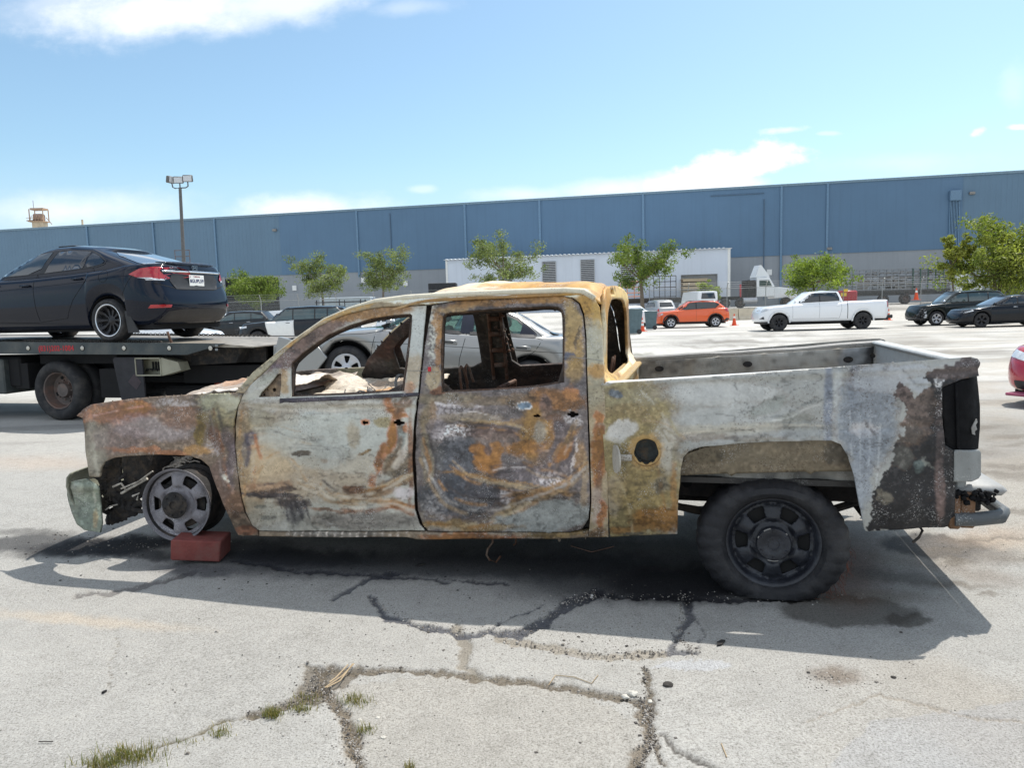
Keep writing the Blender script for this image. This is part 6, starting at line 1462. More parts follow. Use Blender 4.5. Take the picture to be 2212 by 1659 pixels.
def car_at(body, name, px_front, px_rear_unused, Y, rz, label, cat, mtp, group=None, z=0.0, X=None, flip=False):
    root = empty(name, (X, Y, z), rz, label, cat, group); body.build(root, mtp); return root

# orange crossover
Y = 45.9; X0 = place(1414, Y); X1 = place(1571, Y); b = scar('crossover', (X1-X0)/4.46, 1.03)
P_or = paint('orange_paint', S(224, 88, 22), .3, dust=.05)
r_ = car_at(b, 'crossover_car', 0, 0, Y, R(-3), 'bright orange crossover with black wheel arches parked across the yard', 'car', P_or, X=(X0+X1)/2)
k = (X1-X0)/4.46
sg = [(-1.0*k, 1.08), (-.62*k, 1.34), (-.2*k, 1.52), (.4*k, 1.56), (1.2*k, 1.53), (1.62*k, 1.40), (1.3*k, 1.16)]
side_glass(b, sg, M_glass, (.17*k,))
for w in b.wheels:
    a_ = np.linspace(-.1, math.pi+.1, 20); b.patch('arch_cladding', [(w+.50*math.cos(t), .36+.50*math.sin(t)) for t in a_]+[(w+.41*math.cos(t), .36+.41*math.sin(t)) for t in a_[::-1]], M_trim, 'y', .012, .05)
b.patch('sill_cladding', [(-.95*k, .27), (.92*k, .27), (.92*k, .37), (-.95*k, .37)], M_trim, 'y', .012, .1)
four(b, M_alloy, 5, .345, .225, frac=.5, ri=.3)
b.patch('tail_lamp', [(1.78*k, 1.10), (2.12*k, 1.12), (2.14*k, .93), (1.95*k, .95)], M_red, 'y', .012, .06); b.patch('headlamp', [(-2.12*k, .80), (-1.85*k, .92), (-1.8*k, .86), (-2.05*k, .75)], M_clear, 'y', .012, .06)
b.patch('rear_bumper', [(1.80*k, .34), (2.15*k, .36), (2.17*k, .52), (1.95*k, .55), (1.80*k, .42)], M_trim, 'y', .012, .08)
b.seam([(-.98*k, 1.04), (-.98*k, .7), (-.85*k, .4), (.15*k, .38)]); b.seam([(.17*k, 1.1), (.15*k, .38), (.75*k, .40), (1.15*k, .85), (1.2*k, 1.12)]); b.mirror(-.9*k, 1.12, P_or, False)
for dy in (-.62, .62): MB().tube([(-.2*k, dy, 1.585), (0, dy, 1.625), (1.2*k, dy, 1.62), (1.4*k, dy, 1.57)], .018, 6).build('roof_bar', M_trim, r_)
# white pickup
Y = 37.6; X0 = place(1629, Y); X1 = place(1903, Y); kx = (X1-X0)/5.73; b = scar('pickup', kx, 1.07, 1.95)
P_wh = paint('white_paint', S(232, 234, 236), .3, dust=.04)
b_top = b
r_ = car_at(b, 'pickup_truck', 0, 0, Y, R(-2), 'white crew cab pickup with black off-road wheels parked broadside', 'pickup truck', P_wh, X=(X0+X1)/2)
four(b, M_darkrim, 6, .42, .23, width=.27, frac=.55, ri=.3, lip=M_trim)
kz = 1.07
side_glass(b, [(-1.22*kx, 1.27*kz), (-.82*kx, 1.52*kz), (-.55*kx, 1.70*kz), (.55*kx, 1.72*kz), (.66*kx, 1.45*kz), (.66*kx, 1.33*kz)], M_glass, (-.2*kx,))
for w in b.wheels:
    a_ = np.linspace(-.05, math.pi+.05, 20); b.patch('fender_flare', [(w+.56*math.cos(t), .44+.56*math.sin(t)) for t in a_]+[(w+.485*math.cos(t), .44+.485*math.sin(t)) for t in a_[::-1]], P_wh, 'y', .03, .05, thick=.03)
b.seam([(-1.40*kx, 1.2*kz), (-1.40*kx, .6), (-.25*kx, .58)]); b.seam([(-.22*kx, 1.3*kz), (-.25*kx, .58), (.62*kx, .58), (.72*kx, 1.0), (.72*kx, 1.35*kz)]); b.seam([(.98*kx, 1.3*kz), (.98*kx, .55)], w=.03)
b.handle(-.35*kx, 1.10*kz, P_wh, .2); b.handle(.55*kx, 1.13*kz, P_wh, .2); b.mirror(-1.15*kx, 1.33*kz, M_white, False)
b.patch('tail_lamp', [(2.72*kx, .98*kz), (2.84*kx, .98*kz), (2.84*kx, 1.28*kz), (2.70*kx, 1.28*kz)], M_red, 'y', .015, .06)
b.patch('headlamp', [(-2.80*kx, .98*kz), (-2.55*kx, 1.05*kz), (-2.45*kx, .98*kz), (-2.74*kx, .88*kz)], M_clear, 'y', .015, .06)
b.patch('fog_lamp', [(-2.80*kx, .62), (-2.66*kx, .74), (-2.62*kx, .60)], M_trim, 'y', .015, .06)
q = MB(); q.box(2.78*kx, 2.98*kx, -.85, .85, .50, .68, .03); q.box(2.5*kx, 2.8*kx, -.8, .8, .42, .55); q.build('rear_bumper', M_trim, r_, 40)
q = MB(); q.box(-1.5*kx, 1.1*kx, -.8, .8, .30, .48); q.box(-2.6*kx, -2.3*kx, -.7, .7, .35, .5); q.tube([(-1.4*kx, -.85, .42), (1.0*kx, -.85, .42)], .04, 6); q.build('underside', M_under, r_)
q = MB(); q.box(-2.62*kx, -2.35*kx, -.93, .93, .36, .44, .02); q.build('skid_plate', M_trim, r_)
# wrecked dark crossover on the right
Y = 39.0; X0 = place(1966, Y); X1 = place(2168, Y); kx = (X1-X0)/4.70; b = scar('suv', kx, 1.03)
P_dk = paint('dark_green_black_paint', (.012, .017, .017, 1), .25, dust=.04)
r_ = car_at(b, 'crossover_car', 0, 0, Y, R(-3), 'dark crossover with its front corner torn open behind the black saloon', 'car', P_dk, X=(X0+X1)/2)
four(b, M_alloy, 5, .37, .245, frac=.45, ri=.28)
side_glass(b, [(-1.0*kx, 1.17), (-.6*kx, 1.45), (-.3*kx, 1.62), (1.5*kx, 1.64), (1.95*kx, 1.50), (1.7*kx, 1.22)], M_glassg, (.1*kx, 1.05*kx))
b.patch('windscreen', [(-.62, 1.20), (-.52, 1.56), (.52, 1.56), (.62, 1.20)], M_glassg, 'x', .008, .1)
b.seam([(-1.05*kx, 1.1), (-1.05*kx, .4), (.05*kx, .38)]); b.seam([(.1*kx, 1.15), (.05*kx, .38), (.8*kx, .4), (1.1*kx, 1.15)]); b.mirror(-.95*kx, 1.22, M_chrome, False)
q = MB(); rs = np.random.RandomState(2)
for i in range(34):
    c_ = (-2.36*kx+rs.uniform(0, .45), -.92+rs.uniform(-.03, .25), rs.uniform(.35, .85)); s_ = rs.uniform(.03, .09); q.box(c_[0]-s_, c_[0]+s_, c_[1]-s_, c_[1]+s_, c_[2]-s_*.7, c_[2]+s_*.7, .01, Matrix.Translation(c_) @ Matrix.Rotation(rs.uniform(0, 3), 4, 'Y') @ Matrix.Translation(tuple(-v for v in c_)))
q.box(-2.6*kx, -2.2*kx, -.95, -.2, .34, .40, .01); q.build('torn_bumper', M_trim, r_, 40)
q = MB(); rs = np.random.RandomState(3)
for i in range(7):
    c_ = (-2.2*kx+rs.uniform(0, .35), -.965, rs.uniform(.45, .78)); s_ = rs.uniform(.03, .07); q.box(c_[0]-s_, c_[0]+s_, c_[1]-s_*.3, c_[1]+s_*.3, c_[2]-s_, c_[2]+s_, .01)
q.build('broken_lamp', M_clear, r_)
# black saloon at the right edge
Y = 35.4; X0 = place(2057, Y); b = scar('saloon', 1.08, 1.04)
P_bk = paint('black_paint', (.008, .010, .014, 1), .2, dust=.02)
r_ = car_at(b, 'saloon_car', 0, 0, Y, R(-3), 'black saloon parked nose left at the right edge of the yard', 'car', P_bk, X=X0+2.5)
four(b, M_darkrim, 5, .345, .25, frac=.5, ri=.25)
side_glass(b, [(-1.1, 1.02), (-.6, 1.25), (-.15, 1.40), (.8, 1.41), (1.5, 1.22), (1.6, 1.12)], M_glass, (.1,))
b.patch('windscreen', [(-.6, 1.05), (-.5, 1.38), (.5, 1.38), (.6, 1.05)], M_glass, 'x', .008, .1); b.patch('headlamp', [(-2.35, .72), (-1.95, .84), (-1.92, .79), (-2.3, .68)], M_clear, 'y', .012, .06)
b.seam([(-1.15, .95), (-1.15, .35), (.1, .33)]); b.seam([(.12, 1.05), (.1, .33), (.9, .35), (1.2, 1.05)]); b.mirror(-1.05, 1.08, P_bk, False); b.handle(-.05, .93, M_chrome); b.handle(1.0, .98, M_chrome)
# white hatchback glimpsed under the saloon on the deck
Y = 33.5; X0 = place(272, Y); X1 = place(481, Y); b = scar('hatch', (X1-X0)/4.35, 1.0)
root = empty('hatchback_car', ((X0+X1)/2, Y, 0), R(180), 'white hatchback behind the flatbed, seen beneath the black saloon', 'car'); b.build(root, P_wh)
four(b, M_alloy, 7, .33, .22, frac=.5)
side_glass(b, [(-1.0, 1.02), (-.5, 1.25), (0, 1.42), (1.1, 1.42), (1.7, 1.2), (1.7, 1.1)], M_glass, (.3,))
for sg_ in (1,):
    b.patch('headlamp', [(-2.25, .66), (-1.95, .85), (-1.85, .80), (-2.15, .62)], M_clear, 'y', .012, .06, sgn=1)
# dark patrol style crossover with a white door
Y = 35.6; X0 = place(521, Y); kx = 1.20; b = scar('suv', kx, 1.10, 2.0)
P_ch = paint('charcoal_paint', (.016, .019, .024, 1), .25, dust=.04)
L_ = 4.70*kx
r_ = car_at(b, 'patrol_car', 0, 0, Y, R(-4), 'dark three-row patrol style car with one plain white front door', 'car', P_ch, X=X0+L_/2)
four(b, M_darkrim, 5, .39, .24, frac=.5, steer=R(20))
side_glass(b, [(-1.25*kx, 1.22), (-.75*kx, 1.55), (-.45*kx, 1.74), (1.9*kx, 1.76), (2.12*kx, 1.55), (2.0*kx, 1.30)], M_glassg, (-.02*kx, .85*kx, 1.35*kx))
b.patch('windscreen', [(-.68, 1.32), (-.56, 1.72), (.56, 1.72), (.68, 1.32)], M_glassg, 'x', .008, .1)
b.patch('front_door', [(-1.12*kx, 1.18), (.02*kx, 1.24), (.05*kx, .50), (-.93*kx, .33)], M_white, 'y', .012, .1, thick=.02, label='plain white front door on the dark car'); b.handle(-.2*kx, 1.12, M_trim)
b.seam([(.85*kx, 1.25), (.82*kx, .5), (.05*kx, .4)]); b.mirror(-1.0*kx, 1.32, M_trim, False); b.patch('headlamp', [(-2.28*kx, .98), (-1.85*kx, 1.02), (-1.85*kx, .93), (-2.2*kx, .88)], M_clear, 'y', .012, .06)
q = MB()
for i in range(5): q.box(-2.40*kx, -2.30*kx, -.8, -.1, .42+.1*i, .46+.1*i, .01)
q.build('grille_bars', M_trim, r_)
# grey crossover behind
Y = 47; X0 = place(430, Y, 680); kx = 1.04; b = scar('suv', kx, 1.04)
r_ = car_at(b, 'crossover_car', 0, 0, Y, R(-3), 'dark grey crossover parked behind the tail of the black saloon', 'car', paint('dark_grey_paint', (.022, .025, .029, 1), .3, dust=.05), X=X0+2.45)
four(b, M_alloy, 5, .37, .24, far=False)
side_glass(b, [(-1.0*kx, 1.17), (-.5*kx, 1.48), (0, 1.64), (1.2*kx, 1.64), (1.9*kx, 1.45), (1.9*kx, 1.30)], M_glassg, (.1*kx, 1.1*kx)); b.handle(-.1, 1.07, M_chrome, .25); b.handle(1.0, 1.1, M_chrome, .25)
b.seam([(.08, 1.15), (.05, .4)]); b.seam([(1.1, 1.15), (1.0, .6)])
# small white and silver cars further back
def far_car(kind, name, px0, px1, Y, label, mtp, rz=0.0, z=None, cat='car', kz=1.0, group=None, glassmt=None):
    X0 = place(px0, Y, 670); X1 = place(px1, Y, 670)
    base = dict(suv=4.7, saloon=4.65, hatch=4.35, pickup=5.73, van=5.4, crossover=4.46)[kind]
    if abs(rz) > .6: b = scar(kind, 1.0, kz, W=(X1-X0)*.98)
    else: b = scar(kind, (X1-X0)/base, kz)
    r_ = empty(name, ((X0+X1)/2, Y, zg(Y) if z is None else z), rz, label, cat, group); b.build(r_, mtp)
    H = {'suv': 1.7, 'saloon': 1.41, 'hatch': 1.48, 'pickup': 1.79, 'van': 2.1, 'crossover': 1.57}[kind]*kz; g = H*.66; kx = 1 if abs(rz) > .6 else (X1-X0)/base
    if kind != 'van': side_glass(b, [(-1.0*kx, g+.06), (-.4*kx, H-.16), (1.3*kx if kind != 'pickup' else .6*kx, H-.14), (1.7*kx if kind != 'pickup' else .6*kx, g+.12)], glassmt or M_glass, (.2*kx,), trim=False)
    W2 = b.W/2*.62
    b.patch('rear_screen', [(-W2, g+.10), (-W2*.86, H-.16), (W2*.86, H-.16), (W2, g+.10)], glassmt or M_glass, 'x', .01, .12, sgn=1)
    b.patch('windscreen', [(-W2, g+.10), (-W2*.86, H-.16), (W2*.86, H-.16), (W2, g+.10)], glassmt or M_glass, 'x', .01, .12, sgn=-1)
    for sy in (-1, 1): b.patch('tail_lamp', [(sy*b.W*.36, g-.22), (sy*b.W*.36, g-.02), (sy*b.W*.47, g-.04), (sy*b.W*.47, g-.22)], M_red, 'x', .012, .1, sgn=1)
    four(b, M_alloy, 5, b.arch_zc, b.arch_zc*.66, far=abs(rz) > .6, n=20, res=.05)
    return b, r_
P_sv = paint('silver_paint', S(170, 172, 172), .3, metal=.3)
far_car('saloon', 'saloon_car', 1337, 1384, 51, 'white saloon seen from behind, left of the young tree by the bins', P_wh, rz=R(-80), kz=1.0)
far_car('suv', 'crossover_car', 1396, 1444, 53, 'silver-white crossover seen from behind beyond the second bin', P_sv, rz=R(-84), kz=1.0)
far_car('van', 'delivery_van', 1482, 1532, 60, 'white van parked beyond the roof of the orange crossover', P_wh, rz=R(-86), cat='van')
far_car('saloon', 'saloon_car', 445, 500, 52, 'white saloon roof just above the grey crossover', P_wh, kz=1.18)
far_car('van', 'delivery_van', 552, 660, 54, 'low white van between the grey crossover and the patrol car', P_wh, cat='van', kz=.80)
far_car('suv', 'crossover_car', 716, 776, 50, 'small white crossover behind the tail of the patrol car', P_wh, kz=1.05)
b, r_ = far_car('suv', 'crossover_car', 800, 870, 30, 'white crossover with red tail lamp beyond the silver saloon bonnet', P_wh, kz=.92, rz=R(-12))
b.patch('tail_lamp', [(1.5, .95), (1.5, 1.12), (2.0, 1.12), (2.0, .95)], M_red, 'y', .02, .08)
b, r_ = far_car('pickup', 'pickup_truck', 655, 760, 50, 'white work pickup with a black ladder rack behind the patrol car', P_wh, kz=1.0, cat='pickup truck')
q = MB()
for xx in (-.5, 1.0, 2.4):
    for yy in (-.8, .8): q.tube([(xx-.25 if xx < 0 else xx, yy, 1.2), (xx, yy, 1.9), (xx, yy, 2.35)], .035, 6)
    q.tube([(xx, -.8, 2.2), (xx, .8, 2.2)], .03, 6)
for yy in (-.8, .8): q.tube([(-.6, yy, 2.2), (2.8, yy, 2.2)], .03, 6)
q.build('ladder_rack', M_trim, r_)
far_car('saloon', 'saloon_car', 955, 1052, 24, 'white saloon glimpsed through the glass of the silver saloon', P_wh, rz=R(10))

# ---- silver saloon with its nose lifted, behind the burnt truck
P_sil = paint('silver_beige_paint', S(150, 150, 148), .32, metal=.55, dust=.06)
Ysv = 10.9; wp_ = at_y(748.5, 795, Ysv); pit = R(6.3)
sv = empty('saloon_car', (0, 0, 0), R(1.5), 'silver beige saloon with a loosened front bumper, nose raised, seen through the burnt truck', 'car')
b = Body(4.80, 1.78, .19, [(-2.40, .55), (-2.34, .66), (-2.15, .74), (-1.3, .90), (-1.05, .93), (.8, .98), (1.35, 1.02), (1.7, 1.04), (2.25, 1.03), (2.40, .95)], (-1.45, 1.27), .33, -1.18, -.22, .98, 1.72, 1.42, wtop=.62, rc=(.5, .4), bow=(.16, .1), arch=1.22, bulge=.03, dx=.05,
         roof_line=[(-.22, 1.385), (.2, 1.425), (.6, 1.42), (.98, 1.38)])
sv.rotation_euler = (0, pit, R(1.5))
off = Matrix.Rotation(R(1.5), 3, 'Z') @ Matrix.Rotation(pit, 3, 'Y') @ Vector((-1.45, -.84, .33))
sv.location = (wp_[0]-off.x, wp_[1]-off.y, wp_[2]-off.z)
# open the window areas of the greenhouse so one can look through
fw_ = [(-.98, .975), (-.5, 1.20), (-.16, 1.345), (.22, 1.36), (.22, .985)]; rw_ = [(.32, .99), (.34, 1.36), (.75, 1.345), (1.02, 1.25), (1.30, 1.045), (1.28, 1.02)]
GV = np.array(b.GV); keep = []
for f in b.GF:
    c = GV[list(f)].mean(0)
    side = abs(c[1]) > .52 and c[2] > .98 and c[2] < 1.355
    inn = inpoly(np.array([[c[0], c[2]]]), fw_)[0] or inpoly(np.array([[c[0], c[2]]]), rw_)[0]
    scr = abs(c[1]) < .58 and 1.0 < c[2] < 1.36 and (c[0] < -.2 or c[0] > .98)
    keep.append(not ((side and inn) or scr))
fullbvh = b.bvh
b.GF2 = b.GF; b.GF = [f for f, k_ in zip(b.GF, keep) if k_]
b.build(sv, P_sil)
Mg = glass('see_through_glass', (.02, .05, .05, 1), .03, .55)
for sgn_ in (-1, 1):
    b.patch('front_window', fw_, Mg, 'y', .006, .08, sgn=sgn_); b.patch('rear_window', rw_, Mg, 'y', .006, .08, sgn=sgn_)
    for pl in (fw_, rw_):
        P_ = np.array(pl); c = P_.mean(0); ring = list(pl)
        pass
b.seam(fw_+[fw_[0]], 'window_seal', .05, mt=M_trim, off=.010); b.seam(rw_+[rw_[0]], 'window_seal', .05, mt=M_trim, off=.010)
b.patch('window_pillar', [(.18, .98), (.20, 1.37), (.38, 1.37), (.36, .98)], mat('navy_trim', S(30, 36, 52), .4, bump=0), 'y', .012, .08); b.patch('window_corner', [(1.06, 1.02), (1.10, 1.20), (1.32, 1.04), (1.30, 1.015)], mat('navy_trim', S(30, 36, 52)), 'y', .014, .05)
b.patch('rear_screen', [(1.03, -.50), (1.66, -.60), (1.70, 0), (1.66, .60), (1.03, .50), (1.0, 0)], glass('blue_screen', (.10, .16, .24, 1), .05), 'z', .008, .08)
b.patch('windscreen', [(-1.1, -.6), (-.3, -.5), (-.28, 0), (-.3, .5), (-1.1, .6), (-1.14, 0)], Mg, 'z', .008, .08)
b.seam([(.27, 1.0), (.27, .96), (.20, .6), (.20, .33)]); b.seam([(1.28, 1.0), (1.40, .98), (1.30, .8), (1.05, .6), (.9, .35)]); b.seam([(-1.05, .93), (-1.1, .6), (-1.05, .35)]); b.seam([(.5, 1.385), (.85, 1.36), (1.12, 1.25), (1.42, 1.0)], 'door_gap', .008)
b.seam([(-2.0, .70), (-1.2, .745), (1.4, .80), (2.2, .82)], 'crease_line', .006, off=.002); b.seam([(-2.15, .745), (-1.2, .86), (-.95, .92)], 'bonnet_gap', .006)
for hx in (.03, 1.12):
    h = b.hit(hx, .84); q = MB(); q.box(hx-.12, hx+.12, h.y-.022, h.y+.01, .80, .87, .012); hh = q.build('door_handle', P_sil, sv, 40); MB().box(hx-.10, hx+.06, h.y-.026, h.y-.02, .822, .842, .004).build('handle_recess', M_trim, hh)
b.mirror(-.93, 1.02, P_sil, False)
road_wheel(sv, -1.45, -.855, .33, .21, .215, M_alloy, 5, .40, side=-1, res=.012, n=56, ri=.34, taper=.35, dish=.01)
road_wheel(sv, 1.27, -.855, .33, .21, .215, M_alloy, 5, .40, side=-1, res=.012, n=56, ri=.34, taper=.35, dish=.01); road_wheel(sv, -1.45, .855, .33, .21, .215, M_alloy, 5, .4, side=1); road_wheel(sv, 1.27, .855, .33, .21, .215, M_alloy, 5, .4, side=1)
# hanging bumper
q = MB(); q.prism([(-2.44, .72), (-1.86, .62), (-1.72, .47), (-1.86, .26), (-2.42, .20), (-2.50, .40)], -.94, -.86); q.prism([(-2.52, .58), (-2.42, .60), (-2.42, .18), (-2.50, .2)], -.9, .8); q.build('front_bumper', P_sil, sv, 40, bevel=.015)
q = MB(); q.box(-2.32, -1.95, -.86, -.5, .58, .70); q.tube([(-2.2, -.88, .64), (-2.05, -.9, .66), (-1.95, -.88, .62)], .03, 8); q.build('bumper_cavity', M_under, sv)
MB().box(-2.12, -2.02, -.91, -.86, .60, .66, .01).build('bumper_bracket', M_white, sv)
# seats, wheel and far mirror inside
Mb = mat('beige_seat', S(150, 142, 124), .8, bump=.3)
for sx0, sy0 in ((-.25, -.38), (-.25, .38), (.72, -.35), (.72, .35)):
    q = MB(); q.box(sx0, sx0+.16, sy0-.22, sy0+.22, .5, 1.08, .05, Matrix.Translation((sx0, 0, .5)) @ Matrix.Rotation(R(14), 4, 'Y') @ Matrix.Translation((-sx0, 0, -.5))); q.box(sx0+.12, sx0+.22, sy0-.13, sy0+.13, 1.10, 1.26, .04); q.build('seat', Mb, sv, 40)
q = MB(); q.lathe([(0, .17), (.014, .185), (0, .2), (-.014, .185), (0, .17)], 24, 'x'); q.build('steering_wheel', mat('pale_wheel', S(150, 160, 150), .5, bump=0), sv, 60, loc=(-.62, -.38, .93), rot=(0, R(-25), 0))
# light bar
lb = at_y(1170, 655, Ysv+.6); q = MB(); q.box(-.26, .16, -.05, .05, -.045, .045, .01, Matrix.Rotation(R(12), 4, 'Z')); ba = tag(q.build('light_bar', M_trim, None, 40), 'small black light bar with clear lenses on the silver saloon roof', 'light bar')
hb_ = None
M3 = sv.matrix_world if False else (Matrix.Translation(sv.location) @ Matrix.Rotation(R(1.5), 4, 'Z') @ Matrix.Rotation(pit, 4, 'Y'))
pt = M3 @ Vector((.86, -.30, 1.475)); ba.location = pt; ba.rotation_euler = (0, pit, R(1.5))
for k in range(4): MB().box(-.10+.065*k, -.05+.065*k, -.062, -.05, -.026, .026, .003, Matrix.Rotation(R(12), 4, 'Z')).build('lamp_lens', M_clear, ba)
# ---- red car nose at the right edge
P_rd = paint('red_paint', S(176, 18, 40), .25, dust=.04)
b = scar('saloon', 1.0, 1.0)
rr_ = empty('saloon_car', (0, 0, 0), R(-8), 'red saloon nose with a number plate entering at the right edge', 'car')
b.build(rr_, P_rd)
nose = at_y(2178, 862, 9.6); rr_.rotation_euler.z = R(24)
o_ = Matrix.Rotation(R(24), 3, 'Z') @ Vector((-2.28, -.15, 0)); rr_.location = (nose[0]-o_.x+.84, nose[1]-o_.y, 0)
four(b, M_alloy, 5, .33, .22)
for s_ in (-1, 1): b.patch('headlamp', [(s_*.45, .62), (s_*.50, .72), (s_*.78, .78), (s_*.80, .68)], M_clear, 'x', .012, .04)
h = b.hit(0, .66, 'x'); q = MB(); q.lathe([(-.0, .075), (-.012, .072), (-.012, .062), (0, .06)], 28, 'x', (h.x-.006, .0, .70)); q.lathe([(-.0, .044), (-.012, .042), (-.012, .034), (0, .033)], 20, 'x', (h.x-.006, .0, .72)); q.box(h.x-.018, h.x-.004, -.008, .008, .645, .74); q.build('badge', M_chrome, rr_, 60)
h = b.hit(0, .45, 'x'); q = MB(); q.box(h.x-.04, h.x-.03, -.16, .16, .40, .56, .003); pl = q.build('number_plate', M_white, rr_)
text_obj('plate_number', '7WMN237', .085, mat('plate_navy', S(30, 40, 90)), pl, Matrix(((0, 0, -1, h.x-.042), (-1, 0, 0, 0), (0, 1, 0, .475), (0, 0, 0, 1))), .0006, bold=.001)
b.patch('lower_grille', [(-.6, .24), (-.62, .36), (.62, .36), (.6, .24)], M_trim, 'x', .01, .05)
q = MB(); q.box(-2.44, -2.2, -.62, .62, .16, .20, .01); q.build('chin_spoiler', mat('pink_lip', S(150, 70, 96), .5, bump=0), rr_)
b.patch('windscreen', [(-.6, 1.03), (-.5, 1.34), (.5, 1.34), (.6, 1.03)], M_glass, 'x', .008, .1)

# ---- cones and bins
def cone(px, py, Y, h, label, bands=1, mt=None, z=0.0, group='traffic cones in the yard'):
    p = at_y(px, py, Y); r_ = empty('traffic_cone', (p[0], Y, z), R(px % 40), label, 'traffic cone', group)
    MB().box(-.19*h/.7, .19*h/.7, -.19*h/.7, .19*h/.7, 0, .03, .01).build('cone_base', M_orange, r_)
    q = MB(); q.lathe([(.03, .14*h/.7), (.2*h, .115*h/.7), (h*.97, .03*h/.7), (h, .025*h/.7), (h, .001)], 20, 'z'); q.build('cone_body', M_orange, r_, 60)
    q = MB(); f = lambda t: (.115-(.085)*(t-.2)/.77)*h/.7+.003
    for a, c in ([(.62, .80)] if bands == 1 else [(.40, .58), (.66, .80)]): q.lathe([(a*h, f(a)), (c*h, f(c))], 20, 'z')
    q.build('reflective_band', M_white, r_, 60); return r_
cone(1586, 700, 47, .75, 'orange cone with a white band between the orange crossover and white pickup')
cone(1919, 693, 49, .75, 'orange cone between the white pickup and the wrecked dark crossover')
cone(1387, 711, 41.5, .80, 'orange cone partly hidden between the two grey bins', 2)
cone(1979, 650, 63, 1.0, 'orange cone standing beyond the chain-link fence on the right', z=1.2)
cc = cone(478, 838, 11.6, .9, 'bright orange and white cone under the tail of the tow truck', 1)
p = at_y(478, 840, 11.6); 
def bin_(px, Y, hpx, wpx, label, rz):
    X = place(px, Y); h = hpx/1600*Y; w = wpx/1600*Y; r_ = empty('wheelie_bin', (X, Y, 0), rz, label, 'bin', 'grey wheelie bins')
    Mbn = mat('bin_grey_blue', S(84, 104, 110), .55, var=.15, vscale=4)
    q = MB(); hw, hb = w/2, w/2*.76
    vs = [(-hb, -hb*.9, .04), (hb, -hb*.9, .04), (hb, hb*.9, .04), (-hb, hb*.9, .04), (-hw, -hw*.95, h*.93), (hw, -hw*.95, h*.93), (hw, hw*.95, h*.93), (-hw, hw*.95, h*.93)]
    q.add(vs, [(0, 3, 2, 1), (4, 5, 6, 7), (0, 1, 5, 4), (1, 2, 6, 5), (2, 3, 7, 6), (3, 0, 4, 7)])
    for t in (-.5, 0, .5): q.add([(t*hb*1.2-.02, -hb*.9-.015, .15), (t*hb*1.2+.02, -hb*.9-.015, .15), (t*hw*1.2+.02, -hw*.95-.01, h*.85), (t*hw*1.2-.02, -hw*.95-.01, h*.85)], [(0, 1, 2, 3)])
    q.build('bin_body', Mbn, r_); q = MB(); q.box(-hw*1.08, hw*1.08, -hw*1.05, hw*1.1, h*.93, h, .03); q.box(-hw, hw, hw, hw*1.2, h*.9, h*.95, .01); q.build('lid', Mbn, r_, 40)
    for s_ in (-1,):
        q = MB(); q.lathe([(-.04, .001), (-.04, .13), (.04, .13), (.04, .001)], 16, 'y', (hb*.8, -hb*.95, .13)); q.build('wheel', M_trim, r_, 60)
bin_(1366, 38.2, 55, 36, 'grey wheelie bin nearest the burnt cab, with ribbed sides', R(8)); bin_(1406, 44, 40, 27, 'grey wheelie bin beside the orange crossover, behind the cone', R(-10))

# ------------------------------------------------------------------ warehouse
BR = R(-11.86); BY0 = 100.0
BE = np.array([math.cos(BR), math.sin(BR), 0]); BN = np.array([-math.sin(BR), math.cos(BR), 0])
def bl(px, py, Y0=BY0):
    d = ray(px, py); Q = np.array([0, Y0, 0]); t = np.dot(Q-CAM, BN)/np.dot(d, BN); p = CAM+d*t
    return float((p-Q)@BE), float(p[2])
def wall_mat(name, c, rib, var=.05, ribamt=.5):
    mt, n, l, b_ = new_mat(name); tc = n.new('ShaderNodeTexCoord'); v = tc.outputs['Object']
    n1 = tex_noise(n, l, v, .25, 5, .6)
    out = ramp(n, l, n1, [(.3, tuple(x*(1-var) for x in c[:3])+(1,)), (.7, tuple(x*(1+var) for x in c[:3])+(1,))])
    mp = n.new('ShaderNodeMapping'); mp.inputs['Scale'].default_value = (1.2, 1.2, .05); l.new(v, mp.inputs[0])
    n2 = tex_noise(n, l, mp.outputs[0], 1.5, 5, .7); out = mixrgb(n, l, ramp(n, l, n2, [(.5, (0, 0, 0, 1)), (.8, (.45,)*3+(1,))]), out, tuple(x*.72 for x in c[:3])+(1,))
    l.new(out, b_.inputs['Base Color']); b_.inputs['Roughness'].default_value = .5
    w = n.new('ShaderNodeTexWave'); w.bands_direction = 'X'; w.inputs['Scale'].default_value = rib; l.new(v, w.inputs['Vector']); w.wave_profile = 'SAW'
    bp = n.new('ShaderNodeBump'); bp.inputs['Strength'].default_value = ribamt; bp.inputs['Distance'].default_value = .05; l.new(w.outputs[1] if False else w.outputs['Fac'], bp.inputs['Height']); l.new(bp.outputs[0], b_.inputs['Normal'])
    return mt
M_blue = wall_mat('blue_cladding', (.092, .172, .268, 1), 1.1, ribamt=.12); M_blue2 = wall_mat('blue_cladding_ribbed', (.112, .190, .268, 1), .55, ribamt=.8); M_grey = wall_mat('grey_cladding', (.27, .29, .31, 1), .55, ribamt=.4)
M_down = mat('downspout_blue', (.13, .225, .33), .5, bump=0)
wh_ = empty('warehouse', (0, BY0, 0), BR, 'long blue and grey metal warehouse filling the background', 'building')
_, zt_l = bl(300, 486); _, zt_r = bl(1900, 386); ZT = 15.8; ZM = 6.9
print('warehouse tops', zt_l, zt_r, bl(500, 594)[1], bl(2040, 543)[1])
ZT = (zt_l+zt_r)/2; ZM = (bl(500, 594)[1]+bl(2040, 543)[1])/2
s1 = bl(604, 500)[0]; s2 = bl(2079, 450)[0]
